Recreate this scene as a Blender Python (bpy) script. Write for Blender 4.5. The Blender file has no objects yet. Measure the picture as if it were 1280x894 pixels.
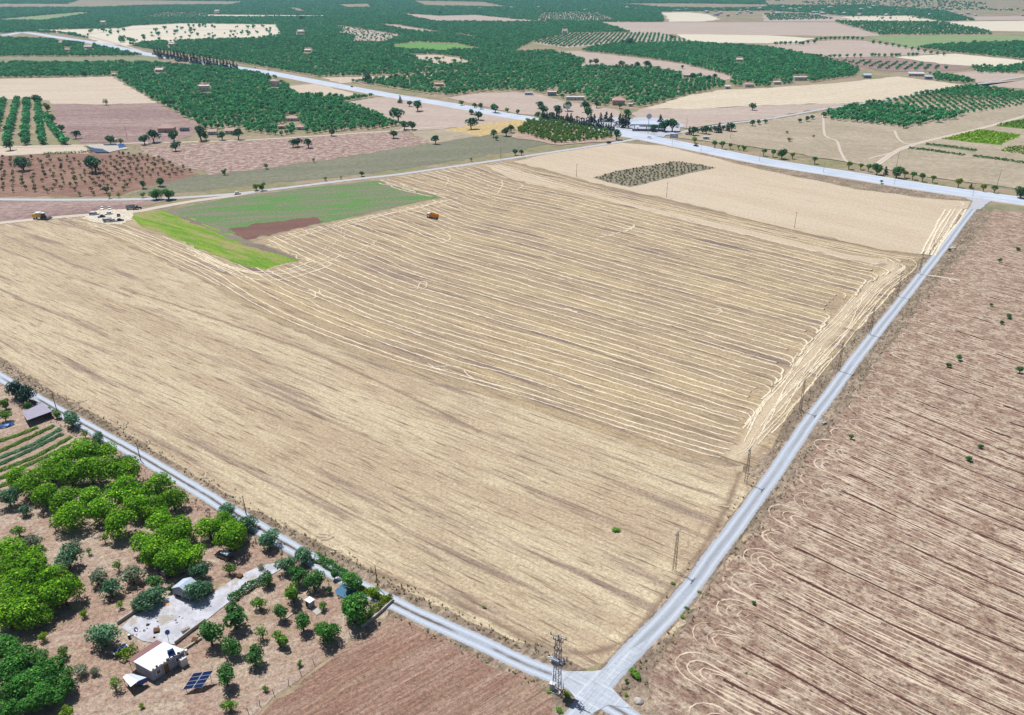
import bpy, math, random
import numpy as np
from mathutils import Vector, Matrix

# ------------------------------------------------------------------ camera, world, sun, exposure
S = bpy.context.scene
COL = S.collection
H = 130.0; F = 1050.0; CX = 640.0; CY = 447.0; YH = -30.0          # survey of the photograph: eye height, focal length in photo pixels, horizon row
TH = math.atan((CY - YH) / F); CT, ST = math.cos(TH), math.sin(TH)
cd = bpy.data.cameras.new('camera'); cam = bpy.data.objects.new('camera', cd); COL.objects.link(cam)
cd.sensor_fit = 'HORIZONTAL'; cd.sensor_width = 36.0; cd.lens = 36.0 * F / 1280.0
cd.clip_start = 1.0; cd.clip_end = 60000.0
cam.location = (0, 0, H); cam.rotation_euler = (math.pi / 2 - TH, 0, 0)
S.camera = cam
SUN_EL = math.radians(64); SUN_AZ = math.radians(-44)              # azimuth from +Y, towards -X
w = bpy.data.worlds.new('World'); S.world = w; w.use_nodes = True
nt = w.node_tree; nt.nodes.clear()
sky = nt.nodes.new('ShaderNodeTexSky'); sky.sky_type = 'NISHITA'; sky.sun_disc = False
sky.sun_elevation = SUN_EL; sky.sun_rotation = SUN_AZ; sky.altitude = 400; sky.air_density = 1.0; sky.dust_density = 1.0
bg = nt.nodes.new('ShaderNodeBackground'); bg.inputs['Strength'].default_value = 0.056
wo = nt.nodes.new('ShaderNodeOutputWorld')
nt.links.new(sky.outputs[0], bg.inputs[0]); nt.links.new(bg.outputs[0], wo.inputs[0])
sl = bpy.data.lights.new('sun', 'SUN'); sl.energy = 5.0; sl.angle = math.radians(0.5); sl.color = (1.0, 0.98, 0.95)
sun = bpy.data.objects.new('sun', sl); COL.objects.link(sun)
sdir = Vector((math.sin(SUN_AZ) * math.cos(SUN_EL), math.cos(SUN_AZ) * math.cos(SUN_EL), math.sin(SUN_EL)))
sun.rotation_euler = sdir.to_track_quat('Z', 'Y').to_euler(); sun.location = sdir * 600
S.view_settings.view_transform = 'Standard'; S.view_settings.look = 'None'
S.view_settings.exposure = 0.22; S.view_settings.gamma = 1.0
S.cycles.max_bounces = 5; S.cycles.diffuse_bounces = 2; S.cycles.transparent_max_bounces = 6
S.cycles.volume_bounces = 0; S.cycles.transmission_bounces = 2

# ------------------------------------------------------------------ survey helpers
def G(x, y, z=0.0):
    """measured point of the photograph -> world position on the level z"""
    u = (x - CX) / F; v = (y - CY) / F
    dz = -ST - v * CT
    t = (z - H) / dz
    return (u * t, (CT - v * ST) * t)
def Gn(P, z=0.0):
    P = np.asarray(P, float)
    u = (P[:, 0] - CX) / F; v = (P[:, 1] - CY) / F
    t = (z - H) / (-ST - v * CT)
    return np.stack([u * t, (CT - v * ST) * t], 1)
def PX(Q):
    """world ground points -> photo pixels (used to choose which survey polygon a point falls in)"""
    X, Y = Q[:, 0], Q[:, 1]
    Z = Y * CT + H * ST; V = Y * ST - H * CT
    return np.stack([CX + F * X / Z, CY - F * V / Z], 1)
def mpp(x, y):
    X, Y = G(x, y); return (Y * CT + H * ST) / F                    # metres per photo pixel, sideways
def inside(P, poly):
    poly = np.asarray(poly, float); x, y = P[:, 0], P[:, 1]; c = np.zeros(len(P), bool); j = len(poly) - 1
    for i in range(len(poly)):
        xi, yi = poly[i]; xj, yj = poly[j]
        m = ((yi > y) != (yj > y)) & (x < (xj - xi) * (y - yi) / (yj - yi + 1e-12) + xi)
        c ^= m; j = i
    return c
def near_line(P, line, d):
    m = np.zeros(len(P), bool); L = np.asarray(line, float)
    for a, b in zip(L[:-1], L[1:]):
        ab = b - a; t = np.clip(((P - a) @ ab) / (ab @ ab), 0, 1)
        q = a + t[:, None] * ab; m |= np.hypot(*(P - q).T) < d
    return m
def smooth(x, a, b):
    t = np.clip((x - a) / (b - a), 0, 1); return t * t * (3 - 2 * t)
def hz(x, y):
    x = np.asarray(x, float); y = np.asarray(y, float)
    side = 0.15 + 0.85 * smooth(x / (np.abs(y) + 1), 0.10, 0.45)
    k = smooth(y, 3400, 8200) * side
    b = 0.75 + 0.25 * np.sin(x / 520.0 + 1.2) * np.cos(y / 710.0) + 0.12 * np.sin(x / 190.0 + y / 260.0)
    return 240.0 * k * b

# ------------------------------------------------------------------ scene tree helpers
def tagp(o, label=None, cat=None, group=None, kind=None):
    if label: o['label'] = label
    if cat: o['category'] = cat
    if group: o['group'] = group
    if kind: o['kind'] = kind
    return o
def thing(name, label, cat, loc=(0, 0, 0), rotz=0.0, group=None):
    o = bpy.data.objects.new(name, None); COL.objects.link(o); o.empty_display_size = 0.3
    o.location = loc; o.rotation_euler = (0, 0, rotz)
    return tagp(o, label, cat, group)
def link(name, me, mat=None, parent=None):
    if mat is not None and len(me.materials) == 0: me.materials.append(mat)
    o = bpy.data.objects.new(name, me); COL.objects.link(o)
    if parent is not None: o.parent = parent
    return o
def mesh_np(name, V, Fq):
    """V (n,3), Fq (m,k) all faces k-gons"""
    V = np.asarray(V, np.float32); Fq = np.asarray(Fq, np.int32); k = Fq.shape[1]
    me = bpy.data.meshes.new(name)
    me.vertices.add(len(V)); me.vertices.foreach_set('co', V.ravel())
    me.loops.add(Fq.size); me.loops.foreach_set('vertex_index', Fq.ravel())
    me.polygons.add(len(Fq)); me.polygons.foreach_set('loop_start', np.arange(0, Fq.size, k, dtype=np.int32))
    me.polygons.foreach_set('loop_total', np.full(len(Fq), k, np.int32))
    me.update(calc_edges=True)
    return me
def copy_tree(o, parent=None):
    c = o.copy(); COL.objects.link(c)
    if parent is not None: c.parent = parent
    for ch in list(o.children): copy_tree(ch, c)
    return c
class MB:
    def __init__(s): s.v = []; s.f = []
    def quadbox(s, c, sx, sy, sz, rz=0.0, taper=1.0, ty=None):
        """box with its base centre at c"""
        n = len(s.v); cs, sn = math.cos(rz), math.sin(rz); ty = taper if ty is None else ty
        for z, k, kk in ((0, 1, 1), (sz, taper, ty)):
            for a, b in ((-1, -1), (1, -1), (1, 1), (-1, 1)):
                x, y = a * sx / 2 * k, b * sy / 2 * kk
                s.v.append((c[0] + x * cs - y * sn, c[1] + x * sn + y * cs, c[2] + z))
        s.f += [(n, n+3, n+2, n+1), (n+4, n+5, n+6, n+7), (n, n+1, n+5, n+4), (n+1, n+2, n+6, n+5), (n+2, n+3, n+7, n+6), (n+3, n, n+4, n+7)]
        return s
    def hexa(s, p):
        """8 points: bottom ring 0-3, top ring 4-7"""
        n = len(s.v); s.v += [tuple(q) for q in p]
        s.f += [(n, n+3, n+2, n+1), (n+4, n+5, n+6, n+7), (n, n+1, n+5, n+4), (n+1, n+2, n+6, n+5), (n+2, n+3, n+7, n+6), (n+3, n, n+4, n+7)]
        return s
    def tube(s, a, b, r0, r1=None, n=6, cap=True):
        r1 = r0 if r1 is None else r1
        a = Vector(a); b = Vector(b); d = (b - a).normalized()
        u = d.orthogonal().normalized(); v = d.cross(u); m = len(s.v)
        for p, r in ((a, r0), (b, r1)):
            for i in range(n):
                t = 2 * math.pi * i / n; s.v.append(tuple(p + (u * math.cos(t) + v * math.sin(t)) * r))
        for i in range(n): s.f.append((m+i, m+(i+1) % n, m+n+(i+1) % n, m+n+i))
        if cap: s.f += [tuple(m+i for i in reversed(range(n))), tuple(m+n+i for i in range(n))]
        return s
    def bar(s, a, b, t): return s.tube(a, b, t, t, 4, False)
    def prism(s, prof, y0, y1, top_in=None, zin=0.0):
        """side profile (x,z) extruded along y; points above zin are pulled in by top_in"""
        n = len(s.v); k = len(prof)
        for y in (y0, y1):
            for x, z in prof:
                yy = y
                if top_in and z > zin: yy = y - math.copysign(top_in, y - (y0 + y1) / 2)
                s.v.append((x, yy, z))
        for i in range(k): s.f.append((n+i, n+(i+1) % k, n+k+(i+1) % k, n+k+i))
        s.f += [tuple(n+i for i in reversed(range(k))), tuple(n+k+i for i in range(k))]
        return s
    def face(s, pts):
        n = len(s.v); s.v += [tuple(p) for p in pts]; s.f.append(tuple(range(n, n+len(pts)))); return s
    def mesh(s, name):
        me = bpy.data.meshes.new(name); me.from_pydata(s.v, [], s.f); me.update(); return me
    def build(s, name, mat, parent=None, smooth_=False, loc=None):
        me = s.mesh(name); me.materials.append(mat)
        if smooth_:
            for p in me.polygons: p.use_smooth = True
        o = link(name, me, None, parent)
        if loc: o.location = loc
        return o

# ------------------------------------------------------------------ node helpers
def C(r, g, b, k=0.66):
    """surface colour: photo value of a sunlit level surface turned into its albedo"""
    f = lambda c: (c / 255 / 12.92 if c <= 10 else ((c / 255 + 0.055) / 1.055) ** 2.4) * k
    return (f(r), f(g), f(b), 1.0)
class N:
    def __init__(s, name, rough=0.9):
        s.m = bpy.data.materials.new(name); s.m.use_nodes = True; s.t = s.m.node_tree
        s.b = s.t.nodes['Principled BSDF']; s.b.inputs['Roughness'].default_value = rough
        s.b.inputs['Specular IOR Level'].default_value = 0.15
        s._pos = None
    def n(s, ty, **kw):
        o = s.t.nodes.new(ty)
        for k, v in kw.items(): setattr(o, k, v)
        return o
    def l(s, a, b): s.t.links.new(a, b)
    def put(s, sock, v):
        if isinstance(v, bpy.types.NodeSocket): s.l(v, sock)
        else: sock.default_value = v
    def pos(s):
        if s._pos is None: s._pos = s.n('ShaderNodeNewGeometry').outputs['Position']
        return s._pos
    def obj(s): return s.n('ShaderNodeTexCoord').outputs['Object']
    def math(s, op, a, b=0.0, c=0.0, clamp=False):
        o = s.n('ShaderNodeMath', operation=op, use_clamp=clamp)
        s.put(o.inputs[0], a); s.put(o.inputs[1], b); s.put(o.inputs[2], c); return o.outputs[0]
    def mapv(s, vec, rot=0.0, scale=(1, 1, 1), loc=(0, 0, 0)):
        r = s.n('ShaderNodeVectorRotate', rotation_type='Z_AXIS'); s.put(r.inputs['Vector'], vec); r.inputs['Angle'].default_value = -rot
        o = s.n('ShaderNodeMapping'); s.l(r.outputs[0], o.inputs['Vector'])
        o.inputs['Scale'].default_value = scale; o.inputs['Location'].default_value = loc
        return o.outputs[0]
    def noise(s, vec, scale=1.0, detail=3.0, rough=0.55, dist=0.0):
        o = s.n('ShaderNodeTexNoise'); s.put(o.inputs['Vector'], vec)
        o.inputs['Scale'].default_value = scale; o.inputs['Detail'].default_value = detail
        o.inputs['Roughness'].default_value = rough; o.inputs['Distortion'].default_value = dist
        return o.outputs['Fac']
    def ramp(s, v, a, b, lo=0.0, hi=1.0, smooth=True):
        o = s.n('ShaderNodeMapRange', interpolation_type='SMOOTHSTEP' if smooth else 'LINEAR')
        s.put(o.inputs['Value'], v); o.inputs['From Min'].default_value = a; o.inputs['From Max'].default_value = b
        o.inputs['To Min'].default_value = lo; o.inputs['To Max'].default_value = hi; return o.outputs[0]
    def mix(s, f, a, b, mode='MIX'):
        o = s.n('ShaderNodeMix', data_type='RGBA', blend_type=mode)
        s.put(o.inputs[0], f); s.put(o.inputs[6], a); s.put(o.inputs[7], b); return o.outputs[2]
    def gain(s, col, f):
        o = s.n('ShaderNodeVectorMath', operation='SCALE'); s.put(o.inputs[0], col if isinstance(col, bpy.types.NodeSocket) else col[:3]); s.put(o.inputs['Scale'], f); return o.outputs[0]
    def attr(s, name): return s.n('ShaderNodeAttribute', attribute_name=name)
    def bump(s, h, strength=0.4, dist=0.1):
        o = s.n('ShaderNodeBump'); s.put(o.inputs['Height'], h); o.inputs['Strength'].default_value = strength
        o.inputs['Distance'].default_value = dist; s.l(o.outputs[0], s.b.inputs['Normal'])
    def out(s, col): s.put(s.b.inputs['Base Color'], col); return s.m

def soil(s, base, alt, dark, ang=0.0, L=30.0, W=2.0, patch=60.0, ka=0.8, kd=0.5, fine=0.35, fs=2.2, rows=None, da=0.53, extra=None, sd=5.0):
    """colour of a field: broad patches, streaks along the working direction, clod-sized speckle. Returns colour and speckle"""
    p = s.pos()
    el = L > 4 * W and patch > 20
    n1 = s.noise(s.mapv(p, ang, (0.35 / patch, 2.2 / patch, 0.02)) if el else p, 1.0 if el else 1.0 / patch, 3.0, 0.6)
    st = s.noise(s.mapv(p, ang, (1.0 / L, 1.0 / W, 0.02)), 1.0, sd, 0.7)
    st2 = s.noise(s.mapv(p, ang, (2.2 / L, 1.9 / W, 0.02), (7, 3, 0)), 1.0, sd, 0.72)
    sp = s.noise(p, fs * 0.42, 5.0, 0.95)
    fa = s.ramp(s.math('ADD', s.math('MULTIPLY', n1, 0.5), s.math('MULTIPLY', st, 0.5)), 0.44, 0.58)
    col = s.mix(s.math('MULTIPLY', fa, ka), base, alt)
    if extra:
        n4 = s.noise(s.mapv(p, ang, (0.5 / patch, 8.0 / patch, 0.02), (11, 5, 0)), 1.0, 3.0, 0.6)
        col = s.mix(s.ramp(n4, 0.54, 0.68, 0, extra[1]), col, extra[0])
    fd = s.ramp(s.math('ADD', s.math('MULTIPLY', st2, 0.68), s.math('MULTIPLY', sp, 0.32)), da, da + 0.12)
    col = s.mix(s.math('MULTIPLY', fd, kd), col, dark)
    if rows:
        per, rang, amt = rows[:3]
        r = s.n('ShaderNodeSeparateXYZ'); s.l(s.mapv(p, rang), r.inputs[0])
        wob = s.math('MULTIPLY', s.noise(p, 0.05, 2.0), 2.0)
        ph = s.math('MULTIPLY', s.math('ADD', r.outputs[1], wob), 2 * math.pi / per)
        sn = s.ramp(s.math('SINE', ph), -0.2, 0.7)
        col = s.mix(s.math('MULTIPLY', s.math('MULTIPLY', sn, amt), s.ramp(s.noise(p, 0.6, 3.0), 0.3, 0.6, 0.4, 1)), col, rows[3] if len(rows) > 3 else dark)
    g = s.ramp(sp, 0.38, 0.62, 1 - fine * 1.25, 1 + fine * 1.1, False)
    return s.gain(col, g), sp
def field_mat(name, base, alt, dark, bump=0.5, **kw):
    s = N(name); col, sp = soil(s, base, alt, dark, **kw)
    if bump: s.bump(sp, bump, 0.25)
    return s.out(col)
def plain(name, col, rough=0.7, metal=0.0, var=0.15, sc=1.5, spec=0.3):
    s = N(name, rough); s.b.inputs['Metallic'].default_value = metal; s.b.inputs['Specular IOR Level'].default_value = spec
    o = s.obj(); n = s.noise(o, sc, 4.0, 0.65)
    return s.out(s.gain(col, s.ramp(n, 0.3, 0.7, 1 - var, 1 + var * 0.6, False)))
DEG = math.radians
A_ROW = DEG(-37); A_TOP = DEG(-48)

# colours of the two big field surfaces, used both by the sheets and by the ribbons lying on them
def c_stubble(s): return soil(s, C(204,182,152), C(224,206,173), C(108,84,70), ang=A_ROW, L=26, W=1.6, patch=45, ka=1.0, kd=0.85, fine=0.34, fs=2.6, da=0.505, extra=(C(164,142,126), 0.9))
def c_swathed(s): return soil(s, C(188,166,138), C(206,184,146), C(122,100,86), ang=DEG(-40), L=50, W=3, patch=40, ka=0.9, kd=0.7, fine=0.34, fs=2.2, da=0.49, extra=(C(146,126,120), 0.9))
def c_plough(s): return soil(s, C(171,143,125), C(206,185,163), C(108,74,66), ang=DEG(-43), L=5, W=2.4, patch=6, ka=1.0, kd=0.8, fine=0.42, fs=2.6, da=0.50, extra=(C(172,150,122), 0.8), sd=2.0)
def c_pale(s): return soil(s, C(214,194,168), C(222,205,180), C(180,158,136), ang=A_TOP, L=50, W=3, patch=80, ka=0.8, kd=0.6, fine=0.22, fs=1.6, da=0.51)
def c_verge(s): return soil(s, C(156,138,120), C(190,170,148), C(96,80,70), ang=DEG(55), L=8, W=2.5, patch=14, ka=0.9, kd=0.8, fine=0.4, fs=1.6, da=0.49, extra=(C(146,134,96), 0.7))
def c_garden(s): return soil(s, C(188,158,140), C(206,186,166), C(132,102,90), ang=DEG(30), L=6, W=3, patch=18, ka=0.9, kd=0.6, fine=0.4, fs=2.4, da=0.51, extra=(C(176,160,122), 0.6))
def c_gplough(s): return soil(s, C(170,134,116), C(196,166,146), C(112,78,66), ang=DEG(38), L=14, W=0.8, patch=25, ka=0.9, kd=0.7, fine=0.4, fs=2.8, da=0.50, extra=(C(176,156,128), 0.6))
def sheet_mat(name, cf, bump=0.6):
    s = N(name); col, sp = cf(s); s.bump(sp, bump, 0.3); return s.out(col)
def ribbon_mat(name, cf, line, line2=None, thr=0.5, soft=0.16, ns=1.3, fine=0.25, bump=0.4, bigk=0.35):
    """strip lying on a field: the strip's own colour in the middle, breaking up into the field's colour at its edges"""
    s = N(name); base, sp = cf(s)
    u = s.attr('across').outputs['Fac']                             # 0 at both edges, 1 in the middle
    n = s.noise(s.pos(), ns, 4.0, 0.7)
    big = s.noise(s.pos(), 0.12, 3.0, 0.7)
    v = s.math('ADD', s.math('MULTIPLY', u, 0.62), s.math('ADD', s.math('MULTIPLY', n, 0.55), s.math('MULTIPLY', s.math('SUBTRACT', big, 0.5), bigk)))
    f = s.ramp(v, thr, thr + soft)
    lc = s.mix(s.ramp(n, 0.35, 0.65), line, line2 or line)
    lc = s.gain(lc, s.ramp(sp, 0.25, 0.75, 1 - fine, 1 + fine, False))
    if bump: s.bump(n, bump, 0.3)
    return s.out(s.mix(f, base, lc))

M = {}
M['land'] = field_mat('land', C(176,156,132), C(150,146,108), C(92,112,74), L=40, W=25, patch=90, ka=0.9, kd=0.9, fine=0.2, fs=0.35, bump=0)
M['stubble'] = sheet_mat('dry_stubble', c_stubble); M['swathed'] = sheet_mat('swathed_stubble', c_swathed)
M['plough'] = sheet_mat('disced_soil', c_plough, 0.8); M['pale'] = sheet_mat('pale_stubble', c_pale, 0.3)
M['verge'] = sheet_mat('dry_verge', c_verge, 0.9); M['garden'] = sheet_mat('garden_soil', c_garden, 0.8); M['gplough'] = sheet_mat('tilled_red_soil', c_gplough, 0.9)
STRAW = C(250,238,214, .74); STRAW2 = C(238,222,194, .68)
M['row_sw'] = ribbon_mat('straw_on_swathed', c_swathed, STRAW, STRAW2, 0.63, 0.2, ns=1.7)
M['row_st'] = ribbon_mat('straw_on_stubble', c_stubble, STRAW, STRAW2, 0.62, 0.16)
M['row_pa'] = ribbon_mat('straw_on_pale', c_pale, STRAW, STRAW2, 0.58, 0.14)
M['row_pl'] = ribbon_mat('straw_on_disced', c_plough, C(238,220,198), C(222,202,178), 0.655, 0.18, bigk=1.15, ns=2.2, bump=0)
M['row_vg'] = ribbon_mat('straw_on_verge', c_verge, C(226,206,180), C(206,184,156), 0.66, 0.18, bump=0)
M['fur_pl'] = ribbon_mat('bare_furrow', c_plough, C(76,48,46), C(102,70,62), 0.56, 0.18, bigk=.7, bump=0)
M['fur_sw'] = ribbon_mat('bare_strip', c_swathed, C(128,104,88), C(150,124,104), 0.64, 0.2)
M['dark_st'] = ribbon_mat('dark_edge', c_stubble, C(132,110,94), C(160,138,116), 0.66, 0.3)
M['fur_gp'] = ribbon_mat('garden_furrow', c_gplough, C(138,104,86), C(150,118,98), 0.8, 0.25)

def gravel_mat(name, body, track, mid, edge_cf, midk=0.8, tr=(0.30, 0.70), body_edge=0.16):
    s = N(name, 0.85); base, sp = edge_cf(s)
    u = s.attr('cross').outputs['Fac']; p = s.pos()
    nz = s.noise(p, 0.9, 4.0, 0.65); nl = s.noise(p, 0.07, 2.0, 0.5); nf = s.noise(p, 3.5, 3.0, 0.7)
    uu = s.math('ADD', u, s.math('MULTIPLY', s.math('SUBTRACT', nl, 0.5), 0.10))
    d = s.math('ABSOLUTE', s.math('SUBTRACT', uu, 0.5))
    trk = s.math('ABSOLUTE', s.math('SUBTRACT', d, (tr[1] - tr[0]) / 2))
    ft = s.ramp(s.math('ADD', trk, s.math('MULTIPLY', nz, 0.05)), 0.05, 0.13, 1, 0)
    fm = s.math('MULTIPLY', s.ramp(s.math('ADD', d, s.math('MULTIPLY', nz, 0.10)), 0.08, 0.14, 1, 0), s.ramp(s.noise(p, 0.04, 3.0, 0.6), 0.34, 0.5, 0, midk))
    col = s.mix(ft, body, track); col = s.mix(fm, col, mid)
    col = s.gain(col, s.ramp(nf, 0.3, 0.7, 0.88, 1.1, False))
    e = s.ramp(s.math('ADD', d, s.math('MULTIPLY', s.math('SUBTRACT', nz, 0.5), 0.16)), 0.5 - body_edge, 0.5 - body_edge + 0.05)
    s.bump(nf, 0.3, 0.1)
    return s.out(s.mix(e, col, base))
M['road_l'] = gravel_mat('gravel_left', C(186,195,208), C(208,216,228), C(118,104,92), c_verge, 1.0)
M['road_r'] = gravel_mat('gravel_right', C(184,191,202), C(208,214,224), C(162,164,170), c_verge, 0.6)
M['road_f'] = gravel_mat('gravel_far', C(196,198,204), C(214,216,222), C(186,182,178), c_verge, 0.3)
M['track'] = gravel_mat('dirt_track', C(216,200,184), C(228,214,200), C(196,178,158), c_verge, 0.4)

def asphalt():
    s = N('highway_asphalt', 0.8); p = s.pos(); u = s.attr('cross').outputs['Fac']
    n = s.noise(p, 0.05, 4.0, 0.6); n2 = s.noise(p, 1.2, 3.0)
    col = s.mix(s.ramp(n, 0.35, 0.65), C(202,212,228), C(216,224,238))
    sh = s.math('ABSOLUTE', s.math('SUBTRACT', u, 0.5))
    col = s.mix(s.ramp(sh, 0.40, 0.46), col, C(206,204,202))
    mk = s.ramp(s.math('ABSOLUTE', s.math('SUBTRACT', sh, 0.36)), 0.004, 0.010, 0.8, 0)
    ln = s.math('ABSOLUTE', s.math('SUBTRACT', s.math('ABSOLUTE', s.math('SUBTRACT', u, 0.5)), 0.19))
    col = s.mix(s.ramp(ln, 0.02, 0.07, 0.35, 0), col, C(176,188,206))
    col = s.mix(mk, col, C(240,242,246))
    return s.out(s.gain(col, s.ramp(n2, 0.3, 0.7, 0.94, 1.05, False)))
M['asphalt'] = asphalt()

# ------------------------------------------------------------------ sheets and ribbons
def rough_poly(P, step, jit, rng):
    out = []
    for a, b in zip(P, np.roll(P, -1, 0)):
        L = np.hypot(*(b - a)); k = max(1, int(L / step)); nrm = np.array([-(b - a)[1], (b - a)[0]]) / (L + 1e-9)
        for i in range(k):
            o = rng.normal() * jit if i else 0
            out.append(a + (b - a) * i / k + nrm * o)
    return np.array(out)
LAYER = [0]; FAR = [0]
def sheet(name, px, mat, z=None, step=None, jit=None, label=None, parent=None):
    rng = np.random.default_rng(len(name) * 7 + len(px) + LAYER[0])
    P = Gn(px); dist = P[:, 1].mean()
    if z is None:
        if dist < 700: LAYER[0] += 1; z = 0.012 + 0.0035 * LAYER[0]
        else: FAR[0] += 1; z = 0.14 + 0.006 * FAR[0]
    step = step or max(3.0, dist / 90); jit = jit if jit is not None else step * 0.16
    P = rough_poly(P, step, jit, rng)
    me = bpy.data.meshes.new(name); me.from_pydata([(x, y, z) for x, y in P], [], [tuple(range(len(P)))]); me.update()
    me.polygons[0].use_smooth = False
    if me.polygons[0].normal.z < 0: me.flip_normals()
    o = link(name, me, mat, parent)
    if parent is None: o['kind'] = 'structure'
    if label: o['label'] = label
    return o
def resample(P, step):
    P = np.asarray(P, float); d = np.r_[0, np.cumsum(np.hypot(*np.diff(P, axis=0).T))]
    n = max(2, int(d[-1] / step) + 1); t = np.linspace(0, d[-1], n)
    return np.stack([np.interp(t, d, P[:, 0]), np.interp(t, d, P[:, 1])], 1), t
def spline(P, n=12):
    P = np.asarray(P, float); Q = np.vstack([2 * P[0] - P[1], P, 2 * P[-1] - P[-2]]); out = []
    for i in range(1, len(Q) - 2):
        for t in np.linspace(0, 1, n, endpoint=False):
            a, b, c, d = Q[i-1:i+3]
            out.append(0.5 * ((2*b) + (c-a)*t + (2*a-5*b+4*c-d)*t*t + (3*b-3*c+d-a)*t**3))
    out.append(P[-1]); return np.array(out)
def ribbon_geo(P, width, z, height=0.0, step=1.5, wob=0.0, wjit=0.0, rng=None, prof=(0, 0.5, 1, 0.5, 0), cross=None):
    rng = rng or np.random.default_rng(1)
    P, t = resample(P, step); n = len(P)
    T = np.gradient(P, axis=0); T /= np.hypot(*T.T)[:, None] + 1e-9
    Nn = np.stack([-T[:, 1], T[:, 0]], 1)
    if wob:
        k = np.cumsum(rng.normal(size=n)); k -= np.linspace(k[0], k[-1], n); k *= wob / (np.abs(k).max() + 1e-6); P = P + Nn * k[:, None]
    wd = np.asarray(width, float) * np.ones(n)
    if wjit: wd = wd * (1 + wjit * rng.normal(size=n))
    m = len(prof); xs = np.linspace(-0.5, 0.5, m); V = []
    hh = height * (1 + 0.3 * rng.normal(size=n)) if height else np.zeros(n)
    for j in range(m):
        q = P + Nn * (wd * xs[j])[:, None]
        V.append(np.column_stack([q, z + hh * prof[j] if 0 < j < m - 1 else np.full(n, -0.02)]))   # the outer edges run down into the ground
    V = np.stack(V, 1).reshape(-1, 3)
    i = np.arange(n - 1)[:, None] * m; j = np.arange(m - 1)[None, :]
    a = (i + j).ravel(); Fq = np.stack([a, a + 1, a + m + 1, a + m], 1)[:, ::-1]
    return V, Fq, np.tile(1 - np.abs(np.linspace(-1, 1, m)), n), np.tile(np.linspace(0, 1, m), n)
RC = [0]
def ribbon(name, P, width, mat, z, parent=None, **kw):
    RC[0] += 1; z = z + 0.0009 * (RC[0] % 53)                       # never two strips in one plane where they cross
    V, Fq, ac, cr = ribbon_geo(P, width, z, **kw)
    me = mesh_np(name, V, Fq)
    me.attributes.new('across', 'FLOAT', 'POINT').data.foreach_set('value', ac.astype(np.float32))
    me.attributes.new('cross', 'FLOAT', 'POINT').data.foreach_set('value', cr.astype(np.float32))
    return link(name, me, mat, parent)

# ground: one sheet out past the horizon, level in front and rising to low hills far behind
def make_ground():
    R = np.r_[0.0, np.geomspace(30, 26000, 110)]; nA = 220
    A = np.linspace(-math.pi, math.pi, nA, endpoint=False)
    X = (R[:, None] * np.sin(A)[None]).ravel(); Y = (R[:, None] * np.cos(A)[None]).ravel()
    V = np.stack([X, Y, hz(X, Y)], 1)
    i = np.arange(len(R) - 1)[:, None] * nA; j = np.arange(nA)[None]; jn = (j + 1) % nA
    Fq = np.stack([(i + j).ravel(), (i + nA + j).ravel(), (i + nA + jn).ravel(), (i + jn).ravel()], 1)[:, ::-1]
    me = mesh_np('ground', V, Fq)
    for p in me.polygons: p.use_smooth = True
    if me.polygons[500].normal.z < 0: me.flip_normals()
    o = link('ground', me, M['land']); o['kind'] = 'structure'
make_ground()

# ---- main fields
SF = sheet('stubble_field', [(-60,256),(0,279),(90,273),(165,268),(300,300),(372,326),(470,320),(700,330),(960,600),(925,650),(845,745),(800,812),(762,832),(700,822),(600,785),(500,737),(400,682),(305,634),(160,546),(66,492),(0,452),(-120,390),(-200,330)], M['stubble'])
W_POLY = [(72,272),(130,271),(172,286),(225,303),(290,330),(335,338),(380,326),(322,302),(370,288),(450,272),(552,249),(468,226),(590,206),(640,226),(720,241),(880,282),(1106,335),(1072,352),(1036,384),(1004,418),(978,450),(950,484),(932,512),(924,545),(905,582),(850,569),(760,541),(640,503),(530,472),(430,437),(320,391),(250,347),(150,301)]
SWF = sheet('swathed_field', [(68,274),(130,268),(165,266),(225,302),(290,329),(335,337),(380,325),(322,301),(370,286),(450,271),(552,247),(466,224),(585,205),(640,199),(700,219),(760,236),(840,253),(960,283),(1100,314),(1155,321),(1120,358),(1090,390),(1052,434),(1004,492),(965,545),(935,582),(905,584),(850,571),(760,543),(640,505),(530,474),(430,439),(320,393),(250,349),(150,303)], M['swathed'])
PALE = sheet('pale_stubble_field', [(642,202),(700,189),(772,178),(832,183),(900,199),(960,214),(1080,238),(1160,248),(1214,252),(1190,285),(1160,319),(1100,312),(960,280),(840,250),(760,233),(700,217)], M['pale'])
sheet('uncut_strip', [(606,207),(628,206),(700,229),(760,247),(880,274),(960,293),(1060,318),(1110,324),(1106,334),(1000,310),(880,281),(720,240),(640,224)], M['pale'])
VERGE = sheet('track_verge', [(1222,258),(1196,290),(1150,345),(1075,440),(1010,525),(930,640),(850,745),(800,805),(760,838),(742,838),(800,812),(838,760),(880,690),(915,640),(928,590),(945,560),(1000,497),(1050,440),(1090,395),(1122,358),(1156,321),(1185,292),(1205,262)], M['verge'], jit=0.9)
PL = sheet('disced_field', [(1232,257),(1300,262),(1420,275),(1700,420),(1700,1100),(900,960),(828,894),(790,862),(800,835),(860,770),(950,650),(1030,540),(1095,440),(1168,345),(1205,300)], M['plough'])
sheet('dry_verge', [(1224,257),(1240,262),(1224,300),(1176,350),(1105,440),(1042,530),(965,640),(872,755),(838,803),(816,838),(812,870),(860,940),(800,905),(752,862),(780,820),(850,740),(930,633),(1010,518),(1075,432),(1150,340),(1200,280)], M['verge'], jit=0.9)
sheet('grassy_verge', [(1228,256),(1278,259),(1330,266),(1330,270),(1270,264),(1232,262)], field_mat('verge_green', C(134,140,104), C(168,156,128), C(98,110,72), patch=12, L=8, W=3))
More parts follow.
